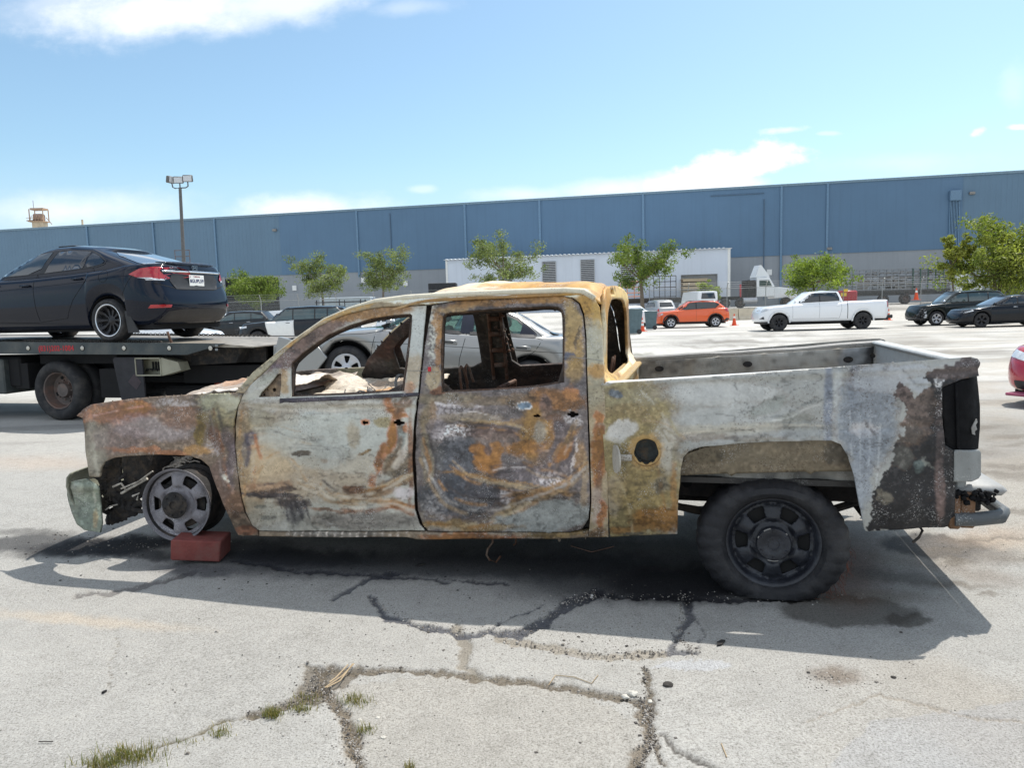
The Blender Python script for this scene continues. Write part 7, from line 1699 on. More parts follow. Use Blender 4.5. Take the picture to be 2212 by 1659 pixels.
def wl_(x0, x1, z0, z1, name, mt, y0=0.0, y1=.4): return MB().box(x0, x1, y0, y1, z0, z1).build(name, mt, wh_)
wl_(-150, s1, ZM, ZT, 'upper_wall', M_blue2, .02); wl_(s1, s2, ZM, ZT, 'upper_wall', M_blue); wl_(s2, 120, ZM, ZT, 'upper_wall', M_blue2, .02)
wl_(-150, 120, 0, ZM, 'lower_wall', M_grey, .10)
q = MB(); q.box(-150, 120, -.12, .5, ZT, ZT+.28); q.build('roof_coping', mat('coping_blue_grey', (.16, .24, .30), .5, bump=0), wh_)
q = MB(); q.box(-150, 120, .4, 80, .0, ZT-.2); q.build('roof', mat('roof_grey', (.4, .42, .44), .6), wh_)
for px_, w_ in ((190, .35), (333, .35), (466, .35), (773, .35), (1006, .4), (1167, .4), (1390, .4), (1687, .35), (1786, .35)):
    s_ = bl(px_, 520)[0]; zb_ = ZM if px_ < 700 and px_ != 466 else (1.0 if px_ in (1687, 466) else ZM*.9)
    MB().box(s_-w_*.36, s_+w_*.36, -.16, .0, zb_, ZT).build('downspout', M_down, wh_)
q = MB()
for px_ in (845, 1650): s_ = bl(px_, 520)[0]; q.box(s_-.05, s_+.05, -.1, 0, 1.5 if px_ == 1650 else ZM, ZT-(.6 if px_ == 845 else 1.4))
a = bl(1535, 424); c = bl(1650, 417); q.box(a[0], c[0], -.1, 0, c[1]-.05, c[1]+.05); q.build('conduit', mat('conduit_dark', (.07, .12, .18), .5, bump=0), wh_)
a = bl(2050, 412); c = bl(2074, 433); MB().box(a[0], c[0], -.5, 0, c[1], a[1], .05).build('vent_box', mat('vent_box', (.13, .22, .32), .5, bump=0), wh_)
q = MB()
for k in range(7): xx = a[0]+.12+(c[0]-a[0]-.24)*k/6; q.box(xx-.045, xx+.045, -.2, 0, 1.5, c[1])
q.build('vertical_conduits', M_down, wh_)
for px_, py_ in ((2099, 417), (594, 497), (1791, 537)):
    a = bl(px_, py_); MB().box(a[0]-.3, a[0]+.3, -.3, 0, a[1]-.16, a[1]+.16, .05).build('wall_lamp', M_ash, wh_)
for x0_, x1_, y0_ in ((486, 600, 603), (2138, 2260, 608)):
    a = bl(x0_, y0_); c = bl(x1_, y0_); wd = MB().box(a[0], c[0], .05, .30, 0, a[1]).build('dock_opening', M_under, wh_)
    q = MB(); q.box(a[0]-.35, a[0], -.05, .12, 0, a[1]+.3); q.build('dock_frame', M_grey, wd)
    q = MB()
    for k in range(12): q.box(a[0], c[0], .02, .05, .6+.45*k, .66+.45*k)
    if x0_ == 486: q.build('dock_slats', mat('dark_slats', (.05, .06, .07), .5, bump=0), wd)
for px_, py_ in ((636, 622), (1290, 610), (785, 605), (876, 612), (1646, 600), (1662, 588)):
    a = bl(px_, py_); MB().box(a[0]-.3, a[0]+.3, -.05, .1, a[1]-.35, a[1]+.35).build('wall_sign', M_white, wh_)
# white annex
an = empty('annex_building', (0, 87.0, 0), BR, 'white corrugated annex with louvred vents standing before the warehouse', 'building')
A = lambda x, y: bl(x, y, 87.0)
x0_, zl_ = A(963, 563); x1_, zr_ = A(1577, 535); print('annex', zl_, zr_); za = (zl_+zr_)/2
M_annex = wall_mat('white_cladding', S(205, 212, 222), .45, .04, .35)
g0, gz = A(1471, 594); g1, _ = A(1550, 594)
q = MB(); q.box(x0_, g0, 0, 10, 0, za); q.box(g1, x1_, 0, 10, 0, za); q.box(g0, g1, 0, 10, gz, za); q.build('wall', M_annex, an)
q = MB()
for k in range(int((x1_-x0_)/.5)): xx = x0_+.5*k; q.prism([(xx, za), (xx+.25, za), (xx+.20, za+.12), (xx+.05, za+.12)], -.35, 10)
q.box(x0_-.2, x1_+.2, -.3, 10.2, za, za+.03); q.build('corrugated_roof', mat('bright_roof', S(216, 220, 224), .5, bump=0), an)
MB().box(x1_-.25, x1_+.04, -.05, 0, 0, za).build('corner_trim', M_white, an); MB().box(x0_-.04, x0_+.2, -.05, 0, 0, za).build('corner_trim', M_white, an)
q = MB(); q.box(g0, g1, .4, .5, 0, gz)
for k in range(16): q.box(g0, g1, .36, .4, gz*k/16, gz*k/16+.05)
q.build('roller_door', mat('roller_door_grey', S(150, 150, 150), .5, bump=0), an)
for a_, c_, t_, bm_ in ((1172, 1201, 565, 616), (1255, 1284, 561, 616), (1342, 1372, 558, 616), (1078, 1106, 570, 618)):
    l0, lz = A(a_, t_); l1, lb = A(c_, bm_); fr_ = MB().box(l0, l1, -.03, .05, lb, lz).build('louvre', mat('louvre_dark', S(60, 62, 64), .6, bump=0), an)
    q = MB()
    for k in range(14): zz = lb+(lz-lb)*(k+.2)/14; q.box(l0, l1, -.10, -.03, zz, zz+(lz-lb)/14*.45)
    q.box(l0-.08, l0, -.12, 0, lb, lz); q.box(l1, l1+.08, -.12, 0, lb, lz); q.build('slats', mat('louvre_slat', S(170, 172, 174), .5, bump=0), fr_)
# dark container and white tank behind the fence
def boxy(name, px0, px1, pyt, Y, depth, mt, label, cat, z0=None, zb=None):
    X0 = place(px0, Y, pyt+10); X1 = place(px1, Y, pyt+10); zt = at_y((px0+px1)/2, pyt, Y)[2]; z0 = zg(Y) if z0 is None else z0
    q = MB(); q.box(X0, X1, Y, Y+depth, z0, zt, .05)
    n_ = int((X1-X0)/.6)
    for k in range(n_): q.box(X0+.6*k+.1, X0+.6*k+.35, Y-.06, Y, z0+.2, zt-.15)
    return tag(q.build(name, mt), label, cat)
boxy('shipping_container', 925, 985, 611, 79, 2.4, mat('dark_container', S(44, 46, 50), .7, var=.3), 'black container standing at the left end of the white annex', 'container')
boxy('shipping_container', 690, 800, 642, 76, 3, mat('pale_container', S(176, 188, 196), .6, var=.1), 'long pale grey container behind the fence under the thin trees', 'container')
boxy('shipping_container', 802, 850, 644, 77, 3, mat('blue_container', S(58, 96, 140), .6, var=.1), 'blue container end beside the long pale container', 'container')

# ---- tower and light mast
tx = at_y(85, 470, 170); tr = empty('stair_tower', (tx[0], 170, 0), 0, 'beige industrial tower top rising beyond the warehouse roof', 'tower'); tr.scale = (.68, .68, 1)
Mt_ = mat('tower_beige', S(196, 176, 146), .7, var=.25, vscale=.5); zz = lambda py: float(at_y(85, py, 170)[2])
MB().box(-1.7, 1.7, -1.5, 1.5, 0, zz(478)).build('tower_shaft', Mt_, tr)
q = MB(); q.box(-2.6, 2.4, -2, 2, zz(480), zz(478)); q.box(-4.0, -1.6, -.6, .6, zz(477), zz(475))
for xx in (-2.3, 2.2):
    for yy in (-1.5, 1.5): q.box(xx-.12, xx+.12, yy-.12, yy+.12, zz(478), zz(452))
q.box(-2.0, 2.3, -1.5, 1.5, zz(454), zz(450)); q.box(-2.4, 2.3, -1.7, -1.6, zz(472), zz(471)); q.box(-4.0, -1.8, -.7, -.6, zz(471), zz(470))
for k in range(6): q.tube([(-2.3+.9*k, -1.5, zz(478)), (-1.6+.9*k if k < 5 else 2.2, -1.5, zz(466))], .08, 5)
q.tube([(2.2, 0, zz(470)), (4.0, 0, zz(485))], .1, 5); q.build('platform', mat('tower_rust', S(170, 140, 112), .7), tr)
MB().box(-1.6, 1.4, -1.2, 1.2, zz(478), zz(462), .3).build('vessel', mat('vessel_brown', S(160, 132, 116), .7, var=.3), tr); MB().tube([(-1.6, 0, zz(450)), (-1.6, 0, zz(432))], .09, 5).build('aerial', M_ash, tr)
sx_p = at_y(178, 480, 120); tag(MB().tube([(sx_p[0], 120, 10), (sx_p[0], 120, float(at_y(178, 474, 120)[2]))], .15, 6).build('roof_flue', Mt_), 'thin flue showing above the warehouse roof at far left', 'flue')
Yp = 62; pb = at_y(399, 640, Yp); pt = at_y(389, 405, Yp); lm = empty('light_mast', (pb[0], Yp, 0), 0, 'tall dark steel mast with three floodlights above the black saloon', 'light mast')
dxp = pt[0]-pb[0]; Hm = pt[2]
M_mast = mat('mast_steel', S(92, 90, 88), .6, var=.2)
MB().tube([(0, 0, zg(Yp)), (dxp, 0, Hm)], [.17, .12], 10).build('mast', M_mast, lm, 60)
w_ = 17/1600*Yp
MB().tube([(dxp-w_, 0, Hm+.45), (dxp-w_*.9, 0, Hm+.05), (dxp-w_*.6, 0, Hm-.05), (dxp, 0, Hm-.02), (dxp+w_*.7, 0, Hm-.02), (dxp+w_, 0, Hm+.1), (dxp+w_, 0, Hm+.5)], .05, 6).build('bracket_arm', M_mast, lm, 60)
MB().tube([(dxp, 0, Hm-.1), (dxp, 0, Hm+.4)], .05, 6).build('bracket_arm', M_mast, lm, 60)
for k, (xx, rz_, zz_) in enumerate(((-w_*1.08, 75, .65), (-w_*.15, 15, .62), (w_*1.02, 10, .72))):
    q = MB(); q.box(-.38, .38, -.12, .2, -.28, .28, .06); f_ = q.build('floodlight', M_mast, lm, 40, loc=(dxp+xx, 0, Hm+zz_), rot=(R(10), 0, R(rz_))); MB().box(-.32, .32, -.14, -.12, -.22, .22).build('lamp_glass', M_clear, f_)
q = MB(); za_ = float(at_y(395, 567, Yp)[2])
for dz in (0, .5, 1.0): q.tube([(-.55, 0, za_+dz), (.65, 0, za_+dz)], .025, 5)
for xx in (-.55, .65): q.tube([(xx, 0, za_-.1), (xx, 0, za_+1.05)], .025, 5)
q.build('mast_cage', M_rusty, lm)

# ---- trees
M_bark = mat('bark_grey', S(118, 106, 92), .9, var=.3, vscale=6, bump=.5)
def leaf_mat():
    mt, n, l, b_ = new_mat('foliage'); at = n.new('ShaderNodeAttribute'); at.attribute_name = 'Col'
    l.new(at.outputs['Color'], b_.inputs['Base Color']); b_.inputs['Roughness'].default_value = .55; b_.inputs['Specular IOR Level'].default_value = .3
    tr_ = n.new('ShaderNodeBsdfTranslucent'); g_ = n.new('ShaderNodeMix'); g_.data_type = 'RGBA'; g_.blend_type = 'MULTIPLY'; g_.inputs[0].default_value = 1; l.new(at.outputs['Color'], g_.inputs[6]); g_.inputs[7].default_value = (1.35, 1.5, .8, 1)
    l.new(g_.outputs[2], tr_.inputs[0]); mx = n.new('ShaderNodeMixShader'); mx.inputs[0].default_value = .38; l.new(b_.outputs[0], mx.inputs[1]); l.new(tr_.outputs[0], mx.inputs[2]); l.new(mx.outputs[0], n.get('Material Output').inputs[0])
    return mt
M_leaf = leaf_mat()
def tree(px, Y, pyt, pyb, wpx, label, seed, dens=1.0, colr=(96, 118, 52), colr2=(150, 165, 70), shape='round', lean=0.0, trunk_r=.14, leaf=.17, name='young_tree', stems=1, clusters=None, trunk_to=None):
    rs = np.random.RandomState(seed); X = place(px, Y, (pyt+pyb)/2); zt = float(at_y(px, pyt, Y)[2]); zb = float(at_y(px, pyb, Y)[2]); z0 = zg(Y)
    Wd = wpx/1600*Y; H = zt-zb; r_ = empty(name, (X, Y, z0), 0, label, 'tree', 'young trees along the fence' if name == 'young_tree' else None)
    tb = MB(); tips = []
    czm = (zt+zb)/2-z0
    for s_ in range(stems):
        bx = (s_-(stems-1)/2)*.5; top = (bx+lean*.6+rs.uniform(-.2, .2), rs.uniform(-.2, .2), max(.6, zb-z0+H*.25))
        tb.tube([(bx, 0, -.1), (bx+rs.uniform(-.1, .1), 0, top[2]*.5), top], [trunk_r, trunk_r*.8, trunk_r*.6], 8)
        nl = 11 if stems == 1 else 7
        for k in range(nl):
            a = 2*math.pi*(k+rs.rand()*.6)/nl; rr_ = rs.uniform(.35, .95)*Wd/2; zz_ = zb-z0+H*rs.uniform(.12, .95)
            if shape == 'round': rr_ *= math.sqrt(max(.1, 1-((zz_-czm)/(H*.55))**2))
            tip = (bx+rr_*math.cos(a)+lean, rr_*math.sin(a)*.8, zz_); mid = tuple((top[i]+tip[i])/2+rs.uniform(-.12, .12)*Wd*.2 for i in range(3)); mid = (mid[0], mid[1], mid[2]-H*.04)
            tb.tube([top, mid, tip], [trunk_r*.42, trunk_r*.26, trunk_r*.08], 5, False)
            for t in (.45, .7, .9, 1.0):
                tips.append(tuple(np.array(mid)*(1-t)+np.array(tip)*t if t < 1 else tip))
                for q_ in range(2):
                    e = np.array(tips[-1])+rs.normal(0, Wd*.10, 3)*np.array([1, .8, .7]); tb.tube([tips[-1], tuple(e)], [trunk_r*.1, trunk_r*.04], 4, False); tips.append(tuple(e))
    tb.build('trunk', M_bark, r_, 60)
    tips = np.array(tips); n_cl = clusters or int(len(tips))
    V = []; C = []
    idx = rs.permutation(len(tips))
    per = int((54 if shape != 'sparse' else 84)*dens**.6)
    cr = Wd*(.10 if shape != 'sparse' else .105)
    ctr = np.array([lean, 0, czm])
    cA, cB = lin(colr), lin(colr2)
    P = []; K = []
    for i in idx:
        c = tips[i]; k_ = rs.rand(); cc_ = rs.normal(0, 1, (per, 3)); cc_ /= np.maximum(1e-6, np.linalg.norm(cc_, axis=1))[:, None]; cc_ *= (rs.rand(per, 1)**.5)*cr*rs.uniform(.6, 1.5)
        P.append(c+cc_*np.array([1, 1, .75])); K.append(np.full(per, k_))
    if shape == 'round':
        nf = int(1900*dens); u_ = rs.normal(0, 1, (nf, 3)); u_ /= np.linalg.norm(u_, axis=1)[:, None]; rad = rs.uniform(.72, 1.0, (nf, 1))*(1+.22*(fbm(u_[:, 0]*2.3+5+seed, u_[:, 2]*2.3+u_[:, 1], 3, seed)-.5)*2)[:, None]
        P.append(ctr+u_*rad*np.array([Wd/2, Wd/2*.85, H/2])); K.append(fbm(u_[:, 0]*4+9, u_[:, 2]*4+u_[:, 1]*2, 2, seed))
    P = np.vstack(P); K = np.concatenate(K); n_ = len(P)
    ax = rs.normal(0, 1, (n_, 3)); ax /= np.linalg.norm(ax, axis=1)[:, None]; bx_ = np.cross(ax, rs.normal(0, 1, (n_, 3))); bx_ /= np.linalg.norm(bx_, axis=1)[:, None]
    L = leaf*.62*rs.uniform(.6, 1.3, (n_, 1)); Wl = L*.42
    V = np.stack([P-ax*L, P-bx_*Wl, P+ax*L, P+bx_*Wl], 1).reshape(-1, 3)
    Fs = np.arange(n_*4).reshape(-1, 4)
    hgt = np.clip((P[:, 2]-(zb-z0))/max(.1, H), 0, 1); mixk = np.clip(K*.9+rs.normal(0, .18, n_), 0, 1)
    Cc = cA[None]*(1-mixk[:, None])+cB[None]*mixk[:, None]; Cc = Cc*(rs.uniform(.7, 1.25, (n_, 1)))
    C = np.repeat(np.hstack([np.clip(Cc, 0, .6), np.ones((n_, 1))]), 4, 0)
    mesh_raw('crown', V, Fs, M_leaf, r_, C, None)
    return r_
G1, G2 = (74, 92, 46), (132, 146, 68)
S1, S2 = (92, 104, 68), (142, 150, 96)
tree(554, 70, 592, 656, 126, 'dense round green tree at the left before the dark dock opening', 1, 1.0, G1, G2)
tree(695, 70, 547, 648, 120, 'thin grey-green tree, left one of the sparse pair', 2, .55, S1, S2, 'sparse', leaf=.16)
tree(826, 71, 536, 640, 118, 'sparse light green tree, right one of the thin pair', 3, .6, S1, S2, 'sparse', leaf=.16)
tree(1082, 69, 509, 618, 138, 'windswept tree above the burnt cab roof before the annex', 4, .65, S1, S2, 'sparse', leaf=.17)
tree(1388, 62, 524, 632, 142, 'leafy tree with a bare forked trunk above the grey bins', 5, .7, G1, G2, 'sparse', trunk_r=.2)
tree(1532, 66, 612, 652, 56, 'small bushy sapling before the annex roller door', 6, .45, S1, (156, 168, 74), 'sparse', leaf=.13, trunk_r=.06)
tree(1762, 62, 549, 632, 150, 'dense round tree with bright crown above the white pickup', 7, 1.05, G1, (156, 172, 72))
tree(2166, 50, 472, 636, 176, 'big yellow-green multi-stemmed tree at the right edge', 8, .8, (96, 110, 50), (160, 164, 80), 'sparse', leaf=.19, trunk_r=.16, name='large_tree', stems=3)
tree(2062, 51, 502, 600, 62, 'narrow yellowish side tree left of the big right-hand tree', 9, .4, (116, 122, 56), (180, 180, 90), 'sparse', leaf=.16, trunk_r=.08)

# ---- fence, barrier and the trucks behind it
M_post = mat('galvanised_post', S(150, 152, 152), .5, metal=.3, var=.15, bump=0)
mt_, n_, l_, b__ = new_mat('chain_link'); tc_ = n_.new('ShaderNodeTexCoord'); mp_ = n_.new('ShaderNodeMapping'); mp_.inputs['Rotation'].default_value = (0, R(45), 0); l_.new(tc_.outputs['Object'], mp_.inputs[0])
wv = n_.new('ShaderNodeTexBrick'); wv.offset = 0; wv.inputs['Scale'].default_value = 1; wv.inputs['Brick Width'].default_value = .07; wv.inputs['Row Height'].default_value = .07; wv.inputs['Mortar Size'].default_value = .004
sp_ = n_.new('ShaderNodeSeparateXYZ'); cb_ = n_.new('ShaderNodeCombineXYZ'); l_.new(mp_.outputs[0], sp_.inputs[0]); l_.new(sp_.outputs[0], cb_.inputs[0]); l_.new(sp_.outputs[2], cb_.inputs[1]); l_.new(cb_.outputs[0], wv.inputs['Vector'])
tr_ = n_.new('ShaderNodeBsdfTransparent'); mx_ = n_.new('ShaderNodeMixShader'); l_.new(wv.outputs['Fac'], mx_.inputs[0]); l_.new(tr_.outputs[0], mx_.inputs[1]); l_.new(b__.outputs[0], mx_.inputs[2]); l_.new(mx_.outputs[0], n_.get('Material Output').inputs[0])
b__.inputs['Base Color'].default_value = S(150, 152, 150); M_link = mt_
def fence_run(x0, x1, Y, label):
    r_ = empty('chain_link_fence', ((x0+x1)/2, Y, zg(Y)), 0, label, 'fence'); h = 2.2; L2 = (x1-x0)/2
    mesh_raw('mesh_panel', [(-L2, 0, 0), (L2, 0, 0), (L2, 0, h), (-L2, 0, h)], [(0, 1, 2, 3)], M_link, r_)
    n_p = int((x1-x0)/3.2)
    for k in range(n_p+1):
        xx = -L2+2*L2*k/n_p; MB().tube([(xx, 0, 0), (xx, 0, h), (xx+.0, -.35, h+.5)], .035, 6).build('fence_post', M_post, r_)
    q = MB(); q.tube([(-L2, 0, h), (L2, 0, h)], .02, 5)
    for k in range(3): q.tube([(-L2, -.12*k-.1, h+.17*k+.16), (L2, -.12*k-.1, h+.17*k+.16)], .008, 4)
    q.build('top_rail', M_post, r_)
fence_run(-42, -2, 66, 'chain-link fence with barbed wire left of the burnt cab'); fence_run(12, 62, 64, 'chain-link fence with barbed wire running right behind the parked cars')
Yb = 55.5; xa, xb = place(1440, Yb), place(1645, Yb)
q = MB(); q.prism([(-.3, 0), (.3, 0), (.3, .08), (.14, .3), (.09, .85), (-.09, .85), (-.14, .3), (-.3, .08)], xa, xb, 'yz'); M_conc = mat('barrier_concrete', S(196, 186, 166), .9, var=.12, dirt=S(120, 110, 96), dirt_amt=.4)
for i_ in range(4):
    x0q = xa+(xb-xa)*i_/4; q = MB(); q.prism([(-.3, 0), (.3, 0), (.3, .08), (.14, .3), (.09, .85), (-.09, .85), (-.14, .3), (-.3, .08)], x0q+.03, x0q+(xb-xa)/4-.03, 'yz')
    o = tag(q.build('concrete_barrier', M_conc, None, loc=(0, Yb, zg(Yb))), ['pale concrete barrier directly behind the orange crossover bonnet', 'pale concrete barrier behind the roof of the orange crossover', 'pale concrete barrier behind the tail of the orange crossover', 'pale concrete barrier between the orange crossover and white pickup'][i_], 'barrier', 'concrete barriers along the fence')
# white semi tractor
Ys = 76; sxm = lambda px: place(px, Ys, 640); zpx = lambda px, py: float(at_y(px, py, Ys)[2])-zg(Ys)
tx_ = empty('semi_tractor', (0, Ys, zg(Ys)), 0, 'white day-cab semi tractor with raised roof fairing behind the fence', 'truck')
fx = sxm(1722); bx = sxm(1545); cab0 = sxm(1634); cab1 = sxm(1672)
M_tw = paint('truck_white', S(226, 230, 232), .35, dust=.06)
q = MB(); q.prism([(cab0, 1.1), (cab0, 3.05), (cab1-.5, 3.05), (cab1, 2.2), (cab1, 1.1)], -.1, 2.1); q.build('cab', M_tw, tx_, bevel=.08)
q = MB(); q.prism([(cab1, .9), (cab1, 2.1), (fx-.5, 1.85), (fx, 1.5), (fx+.1, .8), (fx-.3, .7), (fx-.3, .9)], .05, 1.95); q.build('bonnet', M_tw, tx_, bevel=.08)
q = MB(); q.prism([(cab0+.25, 2.15), (cab0+.25, 2.75), (cab1-.55, 2.75), (cab1-.25, 2.15)], -.13, -.11); q.build('side_window', M_glassg, tx_)
q = MB(); q.prism([(cab0-.1, 3.05), (cab1-.4, 3.1), (sxm(1645), 4.3), (sxm(1642), 4.3)], .1, 1.9); q.build('roof_fairing', M_tw, tx_)
q = MB(); q.box(bx, cab0, .3, 1.7, .85, 1.1); q.box(bx+.2, bx+2.6, .2, 1.8, 1.1, 1.2); q.box(cab0-.9, cab0-.1, 0, 2, .9, 2.8); q.build('chassis', M_under, tx_)
MB().lathe([(0, .001), (0, .33), (1.4, .33), (1.4, .001)], 20, 'x', (cab0-.2-1.2, .0, .75)).build('fuel_tank', M_alloy, tx_, 60)
MB().box(bx+2.6, bx+2.72, .2, .4, 1.1, 2.4).build('red_airline', mat('red_air', S(180, 50, 60), .5, bump=0), tx_)
for xx in (sxm(1567), sxm(1600), sxm(1698)): truck_wheel(tx_, xx, -.1, .5)
# flatbed trailers with loads
def trailer(px0, px1, Y, label, deckz=1.3, kind='flat', name='flatbed_trailer'):
    X0, X1 = place(px0, Y, 650), place(px1, Y, 650); r_ = empty(name, ((X0+X1)/2, Y, zg(Y)), 0, label, 'trailer'); h2 = (X1-X0)/2
    q = MB(); q.box(-h2, h2, 0, 2.4, deckz-.15, deckz); q.box(-h2, h2, .6, .8, deckz-.55, deckz-.15); q.box(-h2, h2, 1.6, 1.8, deckz-.55, deckz-.15)
    for k in range(int(h2*2/.6)): q.box(-h2+.6*k, -h2+.6*k+.08, -.02, 0, deckz-.3, deckz)
    q.build('trailer_bed', mat('dark_trailer', S(70, 66, 64), .7, var=.3), r_)
    for xx in (h2-1.2, h2-2.5): truck_wheel(r_, xx, -.02, .5)
    return r_, h2
r_, h2 = trailer(1335, 1556, 80, 'dark flatbed trailer with empty load frames before the annex')
q = MB()
for a_, c_ in ((1413, 1461),):
    x0q, x1q = place(a_, 80, 640)-r_.location.x, place(c_, 80, 640)-r_.location.x
    for xx in np.linspace(x0q, x1q, 5): q.tube([(xx, .1, 1.3), (xx, .1, 3.6)], .04, 5)
    for zq in (1.4, 2.4, 3.0, 3.6): q.tube([(x0q, .1, zq), (x1q, .1, zq)], .04, 5)
q.build('load_frame', M_trim, r_)
q = MB(); x0q, x1q = place(1340, 80, 640)-r_.location.x, place(1386, 80, 640)-r_.location.x
for xx in np.linspace(x0q, x1q, 4): q.tube([(xx, .1, 1.3), (xx, .1, 3.1)], .05, 5)
for zq in (1.5, 1.9, 2.5, 3.1): q.tube([(x0q, .1, zq), (x1q, .1, zq)], .05, 5)
q.build('orange_frame', mat('dull_orange_frame', S(196, 136, 108), .6, bump=0), r_)
r2, h2 = trailer(1474, 1530, 82, 'trailer stacked with pale pallets before the roller door', 1.3)
for k in range(5):
    q = MB()
    for j in range(3): q.box(-h2+.1, h2-.1, .1+.9*j, .25+.9*j, 1.32+.42*k, 1.55+.42*k)
    q.box(-h2, h2, .05, 2.3, 1.56+.42*k, 1.62+.42*k); q.build('pallet', mat('pale_timber', S(196, 178, 150), .85, var=.15), r2)
# rack trailer
Yr = 74; X0, X1 = place(1851, Yr, 610), place(2062, Yr, 610); zt_ = float(at_y(1950, 580, Yr)[2])-zg(Yr); rk = empty('rack_trailer', ((X0+X1)/2, Yr, zg(Yr)), 0, 'long trailer with galvanised mesh rack sides behind the fence', 'trailer'); h2 = (X1-X0)/2
q = MB(); q.box(-h2, h2, 0, 2.5, 1.25, 1.42); q.box(-h2+.3, h2-.3, .5, 2.0, .9, 1.25); q.build('trailer_bed', M_trim, rk)
M_galv = mat('galvanised', S(132, 136, 140), .5, metal=.3, var=.2, bump=0)
for yy in (0, 2.45):
    q = MB()
    for k in range(15): xx = -h2+2*h2*k/14; q.box(xx-.05, xx+.05, yy, yy+.08, 1.42, zt_)
    for k in range(7): zq = 1.5+(zt_-1.5)*k/6; q.box(-h2, h2, yy-.04, yy, zq-.035, zq+.035)
    q.build('rack_side', M_galv, rk)
q = MB(); rs = np.random.RandomState(6)
for k in range(60):
    xx = rs.uniform(-h2, h2-.5); zq = 1.5+(zt_-1.6)*rs.randint(0, 6)/6; q.box(xx, xx+rs.uniform(.2, .5), .2, 2.2, zq, zq+rs.uniform(.12, .3))
q.build('rack_contents', M_ash, rk)
q = MB(); xg = place(1992, Yr, 610)-rk.location.x
for k in range(5): q.box(xg-1.0+.75*k, xg-.93+.75*k, -.1, -.05, 1.42, zt_)
q.build('green_frame', mat('green_frame', S(40, 78, 62), .5, bump=0), rk)
for px_ in (1925, 1972): truck_wheel(rk, place(px_-15, Yr, 650)-rk.location.x, 0, .5)
# white cab truck right
Yc = 73; X0, X1 = place(2066, Yc, 620), place(2122, Yc, 620); ct = empty('box_truck', (X0, Yc, zg(Yc)), 0, 'white conventional truck cab parked at the end of the rack trailer', 'truck'); L3 = X1-X0
q = MB(); q.prism([(0, .9), (0, 2.75), (L3*.42, 2.75), (L3*.52, 2.0), (L3*.95, 1.75), (L3, 1.4), (L3, .8)], -.1, 2.1); q.build('cab', M_tw, ct, bevel=.08)
MB().prism([(L3*.16, 2.0), (L3*.16, 2.55), (L3*.38, 2.55), (L3*.46, 2.0)], -.13, -.11).build('side_window', M_glassg, ct); truck_wheel(ct, L3*.75, -.1, .5); truck_wheel(ct, -.5, -.1, .5)
Yq = 68; gx = place(1830, Yq, 630); gr = empty('generator', (gx, Yq, zg(Yq)), 0, 'red towable machine beside the round tree at the fence', 'generator')
MB().box(-.75, .75, -.5, .5, .5, 1.6, .12).build('cowling', mat('red_machine', S(170, 36, 48), .4, bump=0), gr, 40); MB().box(-.8, -.3, -.56, -.5, 1.1, 1.4).build('warning_panel', mat('yellow_panel', S(226, 196, 70), .5, bump=0), gr)
road_wheel(gr, -.3, -.5, .33, .2, .2, M_white, 5)
# signs on the fence, sandbags
for px_, py_, lb_ in ((1530, 642, 'small yellow sign fixed to the fence near the sapling'), (1827, 627, 'yellow notice on the fence by the red machine')):
    p = at_y(px_, py_, 63.5); tag(MB().box(-.17, .17, -.02, .02, -.12, .12).build('fence_sign', mat('yellow_panel', S(226, 196, 70)), None, loc=tuple(p)), lb_, 'sign')
# ------------------------------------------------------------------ ground: one sheet to the horizon, fine near the camera
def dens_axis(c0, c1, d, far, g=1.06):
    a = list(np.arange(c0, c1, d)); s = d; x = a[-1]
    while x < far: s *= g; x += s; a.append(x)
    s = d; x = c0; L = []
    return a, s
xs = list(np.arange(-3.6, 3.6, .0125)); d = .0125; x = xs[-1]
while x < 900: d *= 1.045; x += d; xs.append(x)
d = .0125; x = xs[0]; Lf = []
while x > -900: d *= 1.045; x -= d; Lf.append(x)
xs = np.array(Lf[::-1]+xs)
ys = [1.2]
while ys[-1] < 1500:
    y = ys[-1]; ys.append(y+max(.011, min(y*y*.0009, y*.05)))
d = .03; ylow = []; y = 1.2
while y > -60: d *= 1.12; y -= d; ylow.append(y)
ys = np.array(ylow[::-1]+ys)
XX, YY = np.meshgrid(xs, ys, indexing='ij'); XX = XX.ravel(); YY = YY.ravel(); print('ground verts', len(XX))
# pixel coordinates of every ground point, used only to lay out cracks and stains on the plane
q_ = np.column_stack([XX, YY-0.0, np.zeros(len(XX))])-CAM
yy_ = np.maximum(q_@fwd, 1e-3); DX = q_@camR/yy_*F+CX; DY = CY-q_@camU/yy_*F
vis = (q_@fwd) > .5
DX = np.where(vis, DX, -9999); DY = np.where(vis, DY, 9999)
wx = (fbm(DX/30, DY/22, 4, 4)-.5)*26+(fbm(DX/7, DY/5, 3, 14)-.5)*9; wy = (fbm(DX/30, DY/22, 4, 24)-.5)*18+(fbm(DX/7, DY/5, 3, 34)-.5)*6
PXY = np.column_stack([DX+wx, DY+wy])
def inp(poly): return inpoly(PXY, poly)
def dist_line(pts, P=None):
    P = PXY if P is None else P; dm = np.full(len(P), 1e9)
    for (x1, y1), (x2, y2) in zip(pts[:-1], pts[1:]):
        ax, ay = x2-x1, y2-y1; t = np.clip(((P[:, 0]-x1)*ax+(P[:, 1]-y1)*ay)/(ax*ax+ay*ay), 0, 1); dm = np.minimum(dm, np.hypot(P[:, 0]-x1-t*ax, (P[:, 1]-y1-t*ay)*1.3))
    return dm
base = lin((162, 160, 155))*1.0
nl = fbm(XX*.55, YY*.55, 4, 2); nm = fbm(XX*3, YY*3, 4, 12); streak = fbm(XX*.25, YY*1.6, 4, 44)
C = base[None]*(.86+.20*nl+.14*nm)[:, None]
